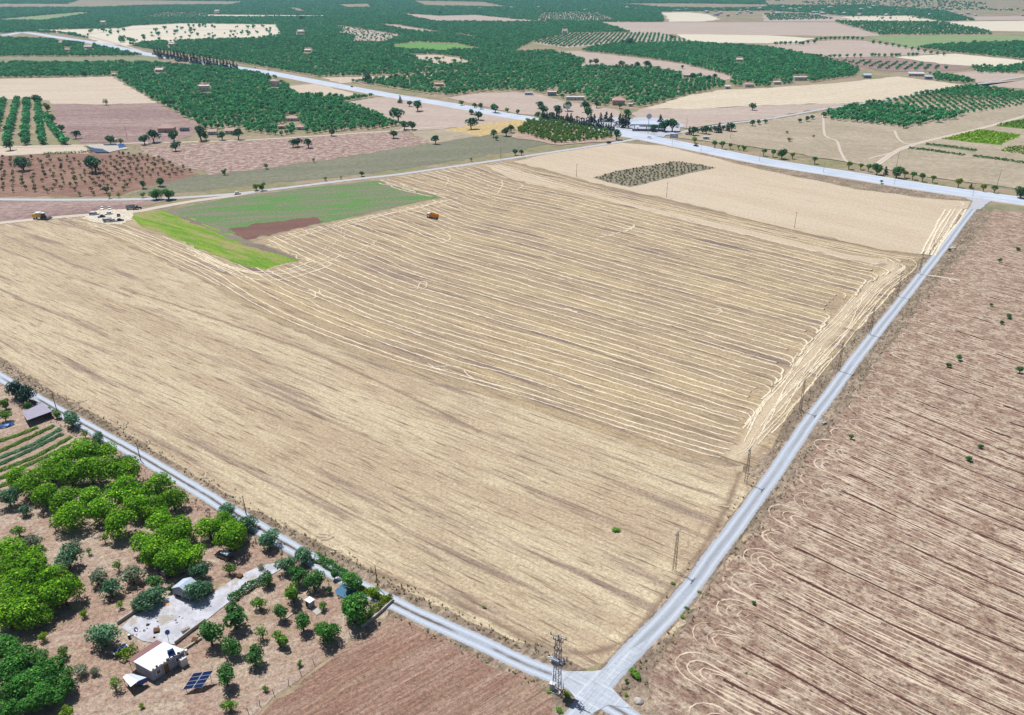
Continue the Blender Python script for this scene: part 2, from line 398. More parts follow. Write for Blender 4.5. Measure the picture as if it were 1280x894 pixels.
sheet('road_shoulder', [(1214,252),(1160,247),(1080,237),(960,213),(900,198),(835,182),(800,178),(772,176),(800,170),(835,176),(900,190),(960,204),(1080,228),(1160,240),(1224,247)], M['verge'], jit=0.8)
GARD = sheet('garden_ground', [(-200,380),(0,470),(66,515),(160,570),(305,660),(400,722),(470,766),(492,752),(486,768),(440,798),(330,884),(280,960),(-300,960),(-400,500)], M['garden'])
GP = sheet('tilled_field', [(492,756),(560,790),(640,826),(700,866),(712,900),(690,960),(270,970),(330,890),(440,803),(484,772)], M['gplough'])
sheet('dry_verge', [(478,745),(520,763),(600,802),(690,848),(706,862),(712,900),(704,910),(690,870),(640,842),(560,800),(505,775),(484,772)], M['verge'], jit=0.7)
sheet('dry_verge', [(765,895),(742,880),(752,872),(790,900),(820,925),(760,940)], M['verge'])
sheet('dry_verge', [(-120,372),(0,446),(66,489),(160,543),(305,632),(400,680),(500,735),(600,783),(700,820),(735,838),(700,840),(600,801),(500,755),(400,701),(305,649),(160,561),(66,509),(0,469),(-150,395)], M['verge'], jit=0.35)
def soft(name, px, width, mat, z, parent=None, seed=1, **kw):
    return ribbon(name, spline(Gn(px), 10), width, mat, z, parent, rng=np.random.default_rng(seed), step=2.0, wjit=0.08, prof=(0, .3, .7, 1, .7, .3, 0), **kw)
o = soft('dark_soil_edge', [(400,690),(520,735),(600,768),(660,800),(700,815),(745,815),(790,795),(830,745),(875,690),(905,640),(925,590)], 9, M['dark_st'], 0.05); o['kind'] = 'structure'
o = soft('dark_soil_edge', [(935,592),(905,640),(870,690),(825,750),(785,790)], 20, M['dark_st'], 0.045); o['kind'] = 'structure'
o = soft('dark_soil_edge', [(150,360),(230,385),(300,410),(400,445),(520,500),(600,540)], 8, M['dark_st'], 0.05); o['kind'] = 'structure'

# ---- green plots beside the swathed field
green1 = N('young_green_crop'); _p = green1.pos()
_sp = green1.noise(_p, .9, 5, .9)
_n = green1.noise(green1.mapv(_p, DEG(-38), (1/26, 1/3, .02)), 1, 5, .7)
_c = green1.mix(green1.ramp(_n, .42, .6), C(104,154,34), C(146,176,56)); _c = green1.mix(green1.ramp(green1.noise(green1.mapv(_p, DEG(-38), (1/50, 1/9, .02), (3, 1, 0)), 1, 5, .7), .47, .62), _c, C(176,164,110))
_c = green1.mix(green1.ramp(_sp, .5, .62, 0, .75), _c, C(84,108,44)); _c = green1.mix(green1.ramp(_sp, .48, .38, 0, .6), _c, C(178,172,104)); M['green1'] = green1.out(_c)
s_ = N('patchy_green_crop'); _p = s_.pos(); _sp = s_.noise(_p, .8, 5, .9)
_n = s_.noise(s_.mapv(_p, DEG(14), (1/45, 1/7, .02)), 1, 5, .7)
_c = s_.mix(s_.ramp(_n, .40, .58), C(144,138,116), C(108,146,82)); _c = s_.mix(s_.ramp(s_.noise(s_.mapv(_p, DEG(14), (1/40, 1/16, .02), (4, 2, 0)), 1, 5, .65), .50, .62), _c, C(90,154,60))
_c = s_.mix(s_.ramp(_sp, .5, .6, 0, .65), _c, C(86,100,76)); _c = s_.mix(s_.ramp(_sp, .5, .40, 0, .6), _c, C(166,152,140)); M['green2'] = s_.out(_c)
sheet('patchy_green_plot', [(212,262),(290,247),(400,233),(468,226),(510,235),(554,247),(480,262),(370,286),(305,299),(268,288),(235,272)], M['green2'])
sheet('bright_green_plot', [(163,268),(182,264),(213,263),(250,278),(300,298),(340,312),(374,326),(332,337),(290,328),(222,301),(175,282)], M['green1'])
M['redbrown'] = field_mat('red_brown_soil', C(134,98,88), C(150,112,100), C(104,74,68), ang=DEG(15), L=30, W=1.5, kd=.6, rows=(2.5, DEG(15), .5))
sheet('red_bare_plot', [(284,287),(330,279),(392,271),(405,277),(345,292),(308,300)], M['redbrown'], step=2.5, jit=.9)
M['graybr'] = field_mat('grey_brown_fringe', C(140,126,112), C(150,142,122), C(112,100,92))
sheet('bare_fringe', [(213,262),(235,272),(268,288),(305,299),(350,315),(374,326),(360,322),(300,304),(250,282),(205,264)], M['graybr'])

# ---- mid-distance fields
sheet('chaff_ground', [(104,273),(112,266),(124,262.5),(150,262),(168,261),(166,268),(163,276),(152,281),(128,280),(112,277)], field_mat('pale_chaff', C(226,212,190), C(238,228,208), C(196,178,154), patch=8, L=6, W=2, fs=1.5), z=.175, step=2, jit=.6)
fm = field_mat
M['sapling'] = fm('sapling_soil', C(148,112,98), C(168,136,116), C(120,88,78), patch=25, L=12, W=4)
M['redpl'] = fm('red_ploughed', C(162,132,122), C(200,178,164), C(114,82,78), ang=DEG(12), L=7, W=3, patch=5, kd=.9, ka=1.0, fs=.7, fine=.5)
M['mauve'] = fm('mauve_ploughed', C(160,132,126), C(184,160,150), C(130,100,98), ang=DEG(8), L=40, W=3, kd=.7, fs=.5)
M['tan'] = fm('tan_field', C(214,194,172), C(222,206,186), C(186,164,144), ang=DEG(5), L=50, W=5, fs=.4, fine=.12)
M['creamrow'] = fm('cream_stubble', C(226,210,184), C(234,220,196), C(196,176,148), ang=DEG(34), L=60, W=5, fs=.5, fine=.15, kd=.6, rows=(11, DEG(34), .5, C(202,182,154)))
M['cream'] = fm('cream_field', C(232,220,196), C(238,228,208), C(210,192,166), ang=DEG(10), L=60, W=6, fs=.4, fine=.1)
M['mauve2'] = fm('pale_mauve_field', C(196,176,162), C(206,188,174), C(168,148,138), ang=DEG(-10), L=80, W=5, fs=.3, fine=.12)
M['fallow'] = fm('grey_green_fallow', C(132,132,110), C(146,144,120), C(108,110,90), ang=DEG(18), L=60, W=3, fs=.6, kd=.6, fine=.25)
M['fallow2'] = fm('dry_fallow', C(180,166,142), C(196,180,158), C(150,140,112), ang=DEG(-20), L=30, W=8, fs=.5, kd=.7, fine=.2)
M['gold'] = fm('gold_field', C(216,186,128), C(206,182,134), C(170,160,112), ang=DEG(20), L=30, W=3, fs=.6)
M['ltgreen'] = fm('light_green_field', C(140,162,110), C(160,172,124), C(120,146,96), ang=DEG(5), L=80, W=6, fs=.2, fine=.15)
M['limegreen'] = fm('lime_field', C(112,160,80), C(126,170,88), C(92,140,68), ang=DEG(5), L=80, W=6, fs=.2, fine=.2)
M['dirt'] = fm('yard_dirt', C(214,202,186), C(226,214,198), C(184,168,150), patch=10, L=8, W=4, fs=.8, fine=.2)
M['veg'] = fm('vegetable_green', C(104,134,42), C(124,152,58), C(70,100,32), ang=DEG(30), L=10, W=1.5, fs=1.2, kd=.8, fine=.35)
M['palepatch'] = fm('olive_grass', C(146,150,116), C(160,158,128), C(120,126,96), patch=20, L=12, W=4)
CLEAR = []
def clr(name, px, m, **kw):
    CLEAR.append(px); return sheet(name, px, M[m], **kw)
clr('sapling_ground', [(-60,192),(0,195),(100,190),(150,190),(190,196),(250,218),(230,224),(190,232),(150,245),(0,246),(-60,248)], 'sapling')
clr('tan_strip', [(-60,182),(0,183),(105,181),(112,192),(60,192),(0,195),(-60,197)], 'tan')
clr('red_ploughed_field', [(163,184),(320,176.5),(420,168.5),(485,165),(512,166),(537,179),(470,190),(400,201),(320,212),(262,219),(222,206)], 'redpl')
clr('fallow_field', [(250,219),(320,212),(400,201),(470,190),(560,177),(615,167),(690,179),(640,190),(540,206),(430,221),(320,231),(215,242),(165,242),(200,230)], 'fallow')
clr('gold_field', [(553,162),(600,155),(650,149),(672,152),(655,160),(600,171),(570,169)], 'gold')
clr('pinkish_field', [(418,131),(470,122),(520,121),(560,128),(640,143),(650,149),(553,162),(500,164),(506,158),(478,146),(456,137)], 'mauve2')
clr('grass_patch', [(512,166),(553,162),(600,170),(560,177),(537,179)], 'fallow2')
clr('brown_field', [(-60,250),(0,251),(150,250),(230,247),(160,262),(90,268),(0,277),(-60,280)], 'mauve')
clr('tan_field', [(-60,98),(0,99),(139,96),(170,113),(196,129),(120,131),(64,130),(50,122),(0,125),(-60,127)], 'tan')
clr('mauve_field', [(66,130),(120,131),(196,129),(246,157),(240,170),(215,177),(175,179),(100,179),(84,170),(68,150)], 'mauve')
clr('far_strip', [(-60,5),(0,6),(85,6),(100,2),(305,3),(290,7),(180,8),(120,10),(0,10.5),(-60,11)], 'tan')
clr('far_strip', [(-20,26),(55,26.5),(118,16.5),(100,15.5)], 'ltgreen')
clr('far_strip', [(174,22.5),(256,22),(258,15.5),(208,15.5)], 'fallow2')
clr('far_strip', [(260,21.5),(330,22),(330,19),(258,18.5)], 'cream')
clr('pale_clearing', [(50,38),(150,35.5),(165,32.5),(230,29.5),(345,31),(352,44),(320,49.5),(270,50),(190,53.5),(155,57.5),(125,53.5),(100,44.5)], 'cream')
clr('grass_strip', [(-20,72),(110,72),(185,70),(205,73.5),(200,77.5),(118,77.5),(-20,75)], 'palepatch')
clr('far_strip', [(420,6.5),(460,6),(463,10),(435,10.5)], 'mauve2')
clr('far_strip', [(318,19),(405,19.5),(405,21.5),(318,21.5)], 'cream')
clr('far_strip', [(360,10),(370,10),(385,15),(372,15)], 'cream')
clr('mixed_clearing', [(417,31),(455,37),(502,44.5),(495,48),(480,54),(440,54.5),(445,46),(422,42.5),(430,38)], 'mauve2')
clr('far_strip', [(469,30.5),(495,31),(548,40),(600,46.5),(590,48),(560,42),(520,40.5)], 'mauve2')
clr('far_strip', [(500,17),(550,20),(595,19),(640,24),(700,27.5),(640,28),(545,27.5),(520,22.5)], 'mauve2')
clr('far_strip', [(515,2.5),(602,4),(640,10),(532,8.5)], 'cream')
clr('bright_field', [(490,57),(520,53),(570,55),(602,62),(545,65),(497,62.5)], 'limegreen')
clr('pale_clearing', [(512,69),(545,69),(575,73),(592,80),(547,83.5),(525,76)], 'tan')
clr('far_strip', [(402,97),(458,96),(505,94),(565,90.5),(573,92.5),(480,99.5),(425,104.5)], 'tan')
clr('roadside_clearing', [(358,108),(395,105),(448,118),(430,122.5),(372,118.5)], 'tan')
clr('pale_strip', [(560,122),(600,117),(640,115.5),(675,118),(700,126),(745,133),(775,139),(770,150),(740,152),(700,148),(640,141),(590,130)], 'mauve2')
clr('far_strip', [(675,16.5),(712,14.5),(748,15.5),(770,25),(740,27.5),(672,25.5)], 'mauve2')
clr('pale_clearing', [(825,16),(860,15.5),(885,18),(900,24),(882,27),(836,27.5),(833,20)], 'cream')
clr('far_strip', [(770,6),(850,6.5),(960,8),(958,11),(890,11.5),(830,10.5)], 'tan')
clr('far_strip', [(955,15),(980,17),(1010,17),(1060,22),(1050,27),(955,27)], 'mauve2')
clr('mauve_field', [(747,28),(920,28),(1042,28),(1100,44),(1080,46),(960,44.5),(835,43),(790,41.5)], 'mauve2')
clr('cream_field', [(845,43),(960,44.5),(1018,48),(1000,53),(960,54.5),(865,53.5)], 'cream')
clr('mauve_field', [(958,56),(1047,50),(1080,51),(1145,62),(1178,67),(1115,70.5),(1030,73),(985,64)], 'mauve2')
clr('cream_strip', [(1055,21),(1135,20),(1172,26.5),(1062,26.5)], 'cream')
clr('cream_field', [(1172,27.5),(1300,26),(1300,40),(1237,39)], 'cream')
clr('mauve_strip', [(1215,21),(1300,20),(1300,25.5),(1217,25.5)], 'mauve2')
clr('light_green_field', [(1080,46.5),(1180,44),(1300,45),(1300,51),(1165,56.5),(1140,60),(1115,54)], 'ltgreen')
clr('cream_field', [(1115,71.5),(1195,67.5),(1300,78),(1255,85),(1185,81)], 'cream')
clr('brown_field', [(1035,74),(1115,72),(1185,81.5),(1228,84),(1200,88),(1145,90),(1100,88.5)], 'mauve')
clr('mauve_strip', [(1190,92),(1222,89),(1270,92),(1290,95),(1220,104)], 'mauve2')
clr('tan_field', [(1150,120),(1245,102.5),(1300,98),(1300,113),(1215,107)], 'mauve2')
clr('tan_field', [(693,66),(722,64),(790,72),(852,80),(915,96),(905,101),(875,97),(815,86),(760,84),(725,85),(733,75)], 'mauve2')
clr('olive_ground', [(665,54),(712,42),(825,42),(868,53.5),(760,56),(705,60.5)], 'mauve2')
clr('cream_stubble', [(805,136),(860,120),(900,113),(960,110.5),(1035,105),(1122,96),(1208,107),(1080,128.5),(1000,131),(935,133),(870,137)], 'creamrow')
clr('brown_field', [(788,143),(805,136),(870,137),(935,133),(1000,131),(1075,128.5),(1035,135),(960,148),(915,153),(860,161),(812,155)], 'mauve2')
clr('dry_grazing', [(925,156),(1040,139),(1090,131),(1230,125),(1300,120),(1420,135),(1420,262),(1300,240),(1160,222),(1040,200),(940,184),(840,172),(860,163)], 'fallow2')
clr('green_fallow', [(1120,206),(1145,190),(1200,196),(1300,208),(1400,222),(1400,262),(1300,243),(1210,228),(1150,218)], 'palepatch')
clr('pinkish_soil', [(640,172),(660,152),(700,148),(775,165),(772,176),(700,182)], 'garden')
for i, px in enumerate(([(1177,174.5),(1222,161.5),(1279,169),(1252,182.5),(1215,179)], [(1240,158),(1262,152),(1300,146),(1300,164)], [(1243,189),(1270,182.5),(1300,184),(1300,198)],
                        [(1142,187.5),(1160,184),(1212,193),(1200,197)], [(1152,181),(1165,180),(1222,188),(1218,191)], [(1213,196),(1225,191.5),(1300,201),(1300,209)])):
    sheet('vegetable_plot', px, M['veg'] if i < 3 else M['palepatch'])

# ---- roads and tracks
def junction_mat():
    s = N('junction_gravel', .9); p = s.pos(); nf = s.noise(p, 1.4, 5, .85); col = C(198,205,216)
    for a in (DEG(-36), DEG(52)):
        t = s.noise(s.mapv(p, a, (1/22, 1/.9, .02)), 1.0, 2.0, .5); col = s.mix(s.ramp(t, .54, .66, 0, .7), col, C(226,231,241))
        t = s.noise(s.mapv(p, a, (1/14, 1/.7, .02), (5, 9, 0)), 1.0, 2.0, .5); col = s.mix(s.ramp(t, .58, .68, 0, .5), col, C(170,168,170))
    return s.out(s.gain(col, s.ramp(nf, .35, .65, .86, 1.1, False)))
def road(name, px, width, mat, z, **kw):
    o = ribbon(name, spline(Gn(px), 10), width, mat, z, None, step=3.0, prof=(0,) * 13, **kw); o['kind'] = 'structure'; return o
HWY = [(-150,48),(-60,45),(0,44.5),(30,41),(70,46.5),(125,55),(185,68),(240,76),(300,85.5),(330,90),(420,107),(500,121.5),(560,131),(640,145.5),(720,157),(800,171),(880,187),(960,203),(1080,222),(1160,235),(1280,252),(1420,272)]
road('track_left', [(-200,352),(-100,412),(0,471.5),(66,510),(160,562),(235,606),(305,649),(400,706),(470,744),(540,777),(600,804),(660,832),(705,850),(745,872),(790,899),(860,945)], 5.6, M['road_l'], 0.15, wjit=0.02)
road('track_right', [(640,1010),(700,922),(728,887),(755,853),(790,815),(850,752),(890,698),(930,645),(970,589),(1010,530),(1042,487),(1075,442),(1112,395),(1150,347),(1182,306),(1205,275),(1222,254),(1228,247)], 6.2, M['road_r'], 0.16, wjit=0.02)
sheet('road_junction', [(690,838),(712,840),(740,840),(765,833),(790,812),(812,800),(800,818),(772,846),(762,858),(775,872),(790,886),(760,882),(742,892),(725,905),(700,915),(716,895),(722,878),(712,864),(690,850)], junction_mat(), z=0.215, step=2, jit=.25)
sheet('road_junction', [(1212,262),(1216,252),(1205,247.5),(1240,251),(1232,256),(1226,262)], plain('junction_apron', C(200,200,206), .9, 0, .12, .5), z=0.22, step=3, jit=.3)
road('gravel_road', [(-120,247),(0,249.5),(100,250),(200,248.5),(290,243),(350,236),(430,226),(500,218),(570,208),(640,198),(700,189),(740,183),(775,177.5),(800,173)], 7.0, M['road_f'], 0.16)
road('dirt_track', [(330,238),(290,245),(240,252),(200,259),(170,264.5),(120,268),(60,273),(0,279),(-80,287)], 8.0, M['track'], 0.15)
road('farm_track', [(-60,185),(0,184.5),(70,183),(105,182),(175,179),(250,177.5),(320,175),(400,170),(460,166),(490,164),(520,161),(560,158)], 5.5, M['track'], 0.23)
road('side_road', [(1330,87),(1280,96),(1205,108),(1135,120),(1080,129.5),(1035,136),(960,149),(915,154.5),(870,162),(835,169)], 7.0, M['road_f'], 0.4)
road('field_path', [(1029,143),(1030,165),(1034,172),(1046,177),(1050,188),(1056,200),(1062,204)], 3.0, M['track'], 0.45)
road('field_path', [(1118,164),(1123,174),(1132,180),(1145,181),(1120,190),(1085,199)], 3.0, M['track'], 0.45)
road('field_path', [(1095,207),(1120,190),(1150,179),(1230,160),(1300,140)], 7.0, M['track'], 0.44)
road('far_track', [(50,38),(100,43.5),(155,57.5),(185,68)], 9, M['track'], 0.5)
road('far_track', [(100,44),(180,36),(250,38),(340,35)], 5, M['track'], 0.5)
road('highway', HWY, 25.0, M['asphalt'], 0.5)
road('farm_path', [(1150,344),(1172,346),(1200,351)], 2.6, M['track'], 0.15)
SHO = sheet('station_forecourt', [(742,159),(716,155),(722,150),(760,147),(800,147),(846,150),(856,158),(846,166),(830,172),(790,168)], plain('forecourt_paving', C(200,202,212), .8, 0, .1, .2), z=0.44)

# ------------------------------------------------------------------ straw windrows
def lerp_curve(A, B, t): return A * (1 - t) + B * t
def eq(P, n):
    P = np.asarray(P, float); d = np.r_[0, np.cumsum(np.hypot(*np.diff(P, axis=0).T))]; t = np.linspace(0, d[-1], n)
    return np.stack([np.interp(t, d, P[:, 0]), np.interp(t, d, P[:, 1])], 1)
rng = np.random.default_rng(5)
def windrows():
    topr = spline(Gn([(300,133),(420,163),(520,188),(591,208),(640,224.5),(720,241),(800,261),(880,281),(960,300),(1040,320),(1125,341),(1160,350)]), 10)
    botr = spline(Gn([(75,275),(110,284),(150,299),(200,321),(250,344),(320,386),(430,434),(530,469),(640,500),(760,538),(850,566),(890,577),(915,580),(940,572)]), 10)
    n = 260; A = eq(topr, n); B = eq(botr, n); rows = 49
    Wp = W_POLY
    for k in range(rows):
        t = (k + 0.3) / rows; t = 1.24 * t - .24 * t * t + rng.normal() * 0.0018
        P = lerp_curve(A, B, t)
        px = PX(P); m = inside(px, Wp)
        bow = np.sin(np.linspace(0, 3 + k % 5, n) + k * .7) * 0.7
        P[:, 1] += bow
        idx = np.where(m)[0]
        if len(idx) < 8: continue
        splits = np.split(idx, np.where(np.diff(idx) > 1)[0] + 1)
        for seg in splits:
            if len(seg) < 6: continue
            Q = P[seg]
            # harvester turns downhill at the right-hand end
            end = PX(Q[-1:])[0]
            if end[0] > 880 and end[1] < 520 and rng.random() < .55:
                d = np.array([-0.60, -0.80]); L = 1 + 8 * rng.random(); last = Q[-1]; q0 = last + np.array([.75, -.55]) * 2.2; q1 = q0 + np.array([.35, -.9]) * 2.4; q2 = q1 + np.array([-.2, -.98]) * 2.2
                Q = np.vstack([Q, [q0, q1, q2, q2 + d * L]])
            o = ribbon('straw_windrow', Q, (2.35 - .65 * t) * (1 + .14 * rng.normal()), M['row_sw'], 0.135, SWF, height=.36 - .26 * t, step=1.8, wob=1.1, wjit=.2, rng=rng)
    # upper three swaths above the uncut strip
    a = spline(Gn([(628,203),(700,221),(760,237),(840,256),(960,284),(1100,316),(1148,322)]), 10)
    b = spline(Gn([(606,206),(690,229),(760,246),(840,265),(960,292),(1060,315),(1104,322),(1118,330)]), 10)
    for t in (0.12, 0.42, 0.72, 0.97):
        ribbon('straw_windrow', lerp_curve(eq(a, 200), eq(b, 200), t), 2.0, M['row_sw'], 0.14, SWF, height=0.22, step=2.0, wob=1.2, wjit=.12, rng=rng)
    ribbon('bare_strip', spline(Gn([(640,203),(700,219),(760,235),(840,252),(960,281),(1100,313),(1140,318)])), 4.5, M['fur_sw'], 0.133, SWF, step=2.5, wob=.5, rng=rng)
    ribbon('bare_strip', spline(Gn([(591,209),(640,225.5),(720,241.5),(880,282),(1040,320.5),(1104,335.5)])), 3.0, M['fur_sw'], 0.133, SWF, step=2.5, wob=.5, rng=rng)
windrows()
def bundle(pa, pb, n, width, mat, parent, wob=1.6, z=0.14, seed=2, name='straw_windrow', cross=0.25, h=0.05, trim=True):
    width = width * .72; h = min(h, .06); z = .14
    r = np.random.default_rng(seed); A = eq(spline(Gn(pa)), 160); B = eq(spline(Gn(pb)), 160); k = np.linspace(0, 1, 160)
    for i in range(n):
        t0 = (i + .5) / n + r.normal() * cross * .3; t1 = (i + .5) / n + r.normal() * cross
        t = np.clip(t0 + (t1 - t0) * k + min(.12, cross) * np.sin(k * (4 + 5 * r.random()) + r.random() * 6), -0.05, 1.05)[:, None]
        P = A * (1 - t) + B * t
        a, b = (int(r.random() * 30), 160 - int(r.random() * 30)) if trim else (0, 160)
        ribbon(name, P[a:b], width * (1 + .2 * r.normal()), mat, z + 0.002 * i, parent, height=h, step=1.5, wob=wob, wjit=.15, rng=r)
# turning ground along the right-hand edge
M['chaff'] = ribbon_mat('chaff', c_swathed, C(222,202,172), C(204,184,154), 0.50, 0.3, ns=.9, bump=0)
ribbon('chaff_patch', spline(Gn([(1118,330),(1100,350),(1075,372),(1046,405),(1010,446),(985,478),(955,520),(938,552),(915,575)])), np.interp(np.linspace(0, 1, 400)[:1], [0, 1], [15, 15])[0], M['chaff'], .128, SWF, step=3, wob=1, prof=(0, .3, .6, .8, 1, .8, .6, .3, 0))
bundle([(1062,342),(1090,330),(1118,331),(1085,352),(1062,380),(1040,405),(1015,430),(985,465),(950,500),(934,530),(926,550),(912,566)], [(1104,322),(1135,322),(1148,332),(1122,358),(1090,392),(1058,432),(1030,462),(1004,492),(972,530),(952,554),(938,570),(916,580)], 10, 1.75, M['row_sw'], SWF, seed=4, cross=.16, wob=.8)
bundle([(1010,430),(985,458),(955,495),(938,520),(932,545)], [(1052,436),(1020,472),(996,500),(968,535),(945,560)], 5, 1.8, M['row_sw'], SWF, seed=9, cross=.4, wob=.6)
bundle([(1085,345),(1060,375),(1030,405)], [(1125,350),(1095,385),(1062,420)], 3, 1.7, M['row_sw'], SWF, seed=12, cross=.4, wob=.6)
# trampled straw round the green plots
bundle([(325,303),(370,289),(450,272),(520,256),(575,240)], [(330,310),(380,296),(455,279),(530,262),(592,246)], 5, 2.2, M['row_sw'], SWF, seed=21, z=.27, wob=1.0)
bundle([(468,227),(510,239),(560,250)], [(485,225),(530,237),(590,246)], 3, 2.2, M['row_sw'], SWF, seed=22)
bundle([(225,304),(290,332),(335,340),(385,328),(420,312)], [(230,312),(285,340),(335,350),(395,338),(440,318)], 5, 2.4, M['row_sw'], SWF, seed=23, z=.27, wob=1.0)
bundle([(325,303),(345,312),(375,326),(400,330)], [(335,302),(365,312),(395,324),(425,332)], 3, 2.0, M['row_sw'], SWF, seed=24)
bundle([(80,274),(140,283),(185,297),(250,322),(300,338)], [(78,278),(130,292),(180,312),(250,345),(310,380)], 5, 2.0, M['row_sw'], SWF, seed=25, wob=.8, z=.26, cross=.05)
bundle([(430,282),(422,295),(408,310),(402,322)], [(437,282),(428,296),(415,310),(410,322)], 2, 1.0, M['row_sw'], SWF, seed=26, z=.3)
bundle([(470,295),(462,305),(440,315),(405,325)], [(475,297),(468,308),(445,318),(412,328)], 2, 1.4, M['row_sw'], SWF, seed=27, z=.3)
def loop(px, wdt, parent, mat, z=.15, seed=1, name='straw_windrow'):
    ribbon(name, spline(Gn(px), 8), wdt, mat, z, parent, height=.05, step=1.2, wob=.5, wjit=.12, rng=np.random.default_rng(seed))
loop([(545,290),(556,291),(562,296),(560,301),(548,304),(520,304)], 1.8, SWF, M['row_sw'])
loop([(384,364),(392,365),(394,370),(390,374),(382,373)], 1.6, SWF, M['row_sw'])
loop([(398,362),(402,370),(410,373),(425,370)], 1.4, SWF, M['row_sw'])
loop([(522,362),(526,353),(533,354),(532,360),(523,361),(512,360)], 1.4, SWF, M['row_sw'])
loop([(745,297),(760,295),(775,291),(788,286),(793,281),(790,285),(780,291)], 2.2, SWF, M['row_sw'])
loop([(626,226),(628,230),(625,238),(622,243)], 2.0, SWF, M['row_sw']); loop([(646,228),(653,232),(648,237),(640,238)], 2.0, SWF, M['row_sw']); loop([(556,220),(560,226),(556,232)], 1.6, SWF, M['row_sw'])
loop([(892,387),(900,387),(902,390),(895,393),(880,392)], 1.6, SWF, M['row_sw'])
loop([(706,386),(716,389),(722,391)], 3.0, SWF, M['row_sw']); loop([(560,463),(545,461),(535,455)], 1.2, SWF, M['row_sw']); loop([(540,459),(570,459),(583,468),(592,474)], 1.2, SWF, M['row_sw'])
bundle([(1178,262),(1168,282),(1158,300),(1150,318)], [(1212,262),(1200,278),(1182,302),(1170,320)], 5, 2.4, M['row_pa'], PALE, seed=31, wob=.4, cross=.03, h=.06, trim=False)
loop([(1195,252),(1202,253),(1204,256),(1198,258)], 1.4, PALE, M['row_pa'])
# reddish bare spots in the turning ground
# ---- disced field on the right: back furrows and racetrack straw lines
def disced():
    r = np.random.default_rng(8)
    base = eq(spline(Gn([(832,838),(862,800),(893,762),(925,722),(960,672),(1000,617),(1042,560),(1075,510),(1115,450),(1160,385),(1195,340),(1225,300)])), 400)
    L = np.hypot(*np.diff(base, axis=0).T).sum(); per = 10.3; n = int(L / per)
    for k in range(-2, n):
        f = (k + .5) / n
        if f < 0: p0 = base[0] + (base[0] - base[8]) / np.hypot(*(base[0] - base[8])) * (-f * L)
        else: p0 = base[int(f * 399)]
        ang = DEG(-40.5 - 13 * min(1, max(0, (p0[1] - 130) / 110))); d = np.array([math.cos(ang), math.sin(ang)]); q = np.array([-d[1], d[0]])
        far = p0[1] > 255
        X = np.arange(0, 330, 4.0)
        def line(off, start, end=330, amp=.6):
            x = np.arange(start, end, 4.0); y = off + amp * np.sin(x / 23 + k) + .4 * np.sin(x / 9 + off) + 0.00045 * x * x * (1 - f * .6)
            return p0 + x[:, None] * d + y[:, None] * q
        st = 6 + 5 * r.random() + (14 if k < 0 else 0)
        # dark back furrow, broken in the far part
        if not far:
            ribbon('back_furrow', line(0, st), 1.65 * (1 + .2 * r.normal()), M['fur_pl'], 0.13, PL, height=-0.02, step=2.0, wob=.3, wjit=.2, rng=r)
        else:
            x = 14 + 10 * r.random()
            while x < 150:
                ln = 6 + 10 * r.random()
                if r.random() < .75: ribbon('back_furrow', line(0, x, x + ln + 4), 2.3, M['fur_pl'], 0.13, PL, height=-.02, step=1.6, wob=.3, wjit=.2, rng=r)
                x += ln + 8 + 10 * r.random()
        # straw racetracks: long lines either side joined by a turn near the road
        if k % 1 == 0:
            for j, rad in enumerate((1.0, 1.9, 3.0, 4.3)):
                if far and j % 2: continue
                turn = np.linspace(math.pi / 2, 3 * math.pi / 2, 9)
                cx_ = st - 2 - 1.2 * j + r.normal() * .8
                T = np.array([p0 + (cx_ + rad * 1.3 * math.cos(a)) * d + (rad * math.sin(a)) * q for a in turn])
                E1 = (330 * r.random() + 30) * (1, .8, .9, .9)[j]
                up = line(rad, cx_ + 1, E1)[::-1]; dn = line(-rad, cx_ + 1, (30 + 300 * r.random()) * (.9, .6, .7, .8)[j])
                ribbon('straw_line', np.vstack([up, T, dn]), .8 * (1 + .25 * r.normal()), M['row_pl'], 0.135 + .003 * j, PL, step=1.8, wob=.6, wjit=.25, rng=r)
    return
disced()
def tilled():
    r = np.random.default_rng(3)
    for off in (0, 1.6, 9.0):
        p = Gn([(560,768 + 0), (360,900)]); d = p[1] - p[0]; d /= np.hypot(*d); q = np.array([-d[1], d[0]])
        P = np.array([p[0] + d * x + q * (off + .2 * math.sin(x / 5)) for x in np.arange(8, 80, 3.0)])
        ribbon('tyre_rut', P, 1.2, M['fur_gp'], 0.13, GP, step=1.5, wob=.2, rng=r)
tilled()
# pale straw scatter along the track verges
ROADS = [Gn([(0,471.5),(66,510),(160,562),(235,606),(305,649),(400,706),(470,744),(540,777),(600,804),(660,832),(705,850),(745,872)]), Gn([(728,887),(755,853),(790,815),(850,752),(890,698),(930,645),(970,589),(1010,530),(1042,487),(1075,442),(1112,395),(1150,347),(1182,306),(1205,275)])]
def wisps():
    r = np.random.default_rng(6)
    edges = [([(1170,330),(1075,425),(1000,520),(925,625),(860,712)], 16), ([(1215,290),(1110,420),(1040,515),(970,610),(905,700),(850,778)], 22), ([(60,480),(160,538),(300,625),(420,682),(520,737)], 8)]
    for px, n in edges:
        P = eq(Gn(px), 400)
        for i in range(n):
            c = P[int(r.random() * 399)] + r.normal(size=2) * 1.3
            if any(near_line(c[None], LN, 4.6)[0] for LN in ROADS): continue
            a = r.random() * 3; Q = np.array([c + np.array([math.cos(a + .2 * t), math.sin(a + .2 * t)]) * t * 2.0 for t in np.linspace(0, 1.6, 6)])
            o = ribbon('straw_wisp', Q, 1.6, M['row_vg'], 0.13 + i * .001, VERGE, step=.8, wob=.4, wjit=.3, rng=r)
wisps()
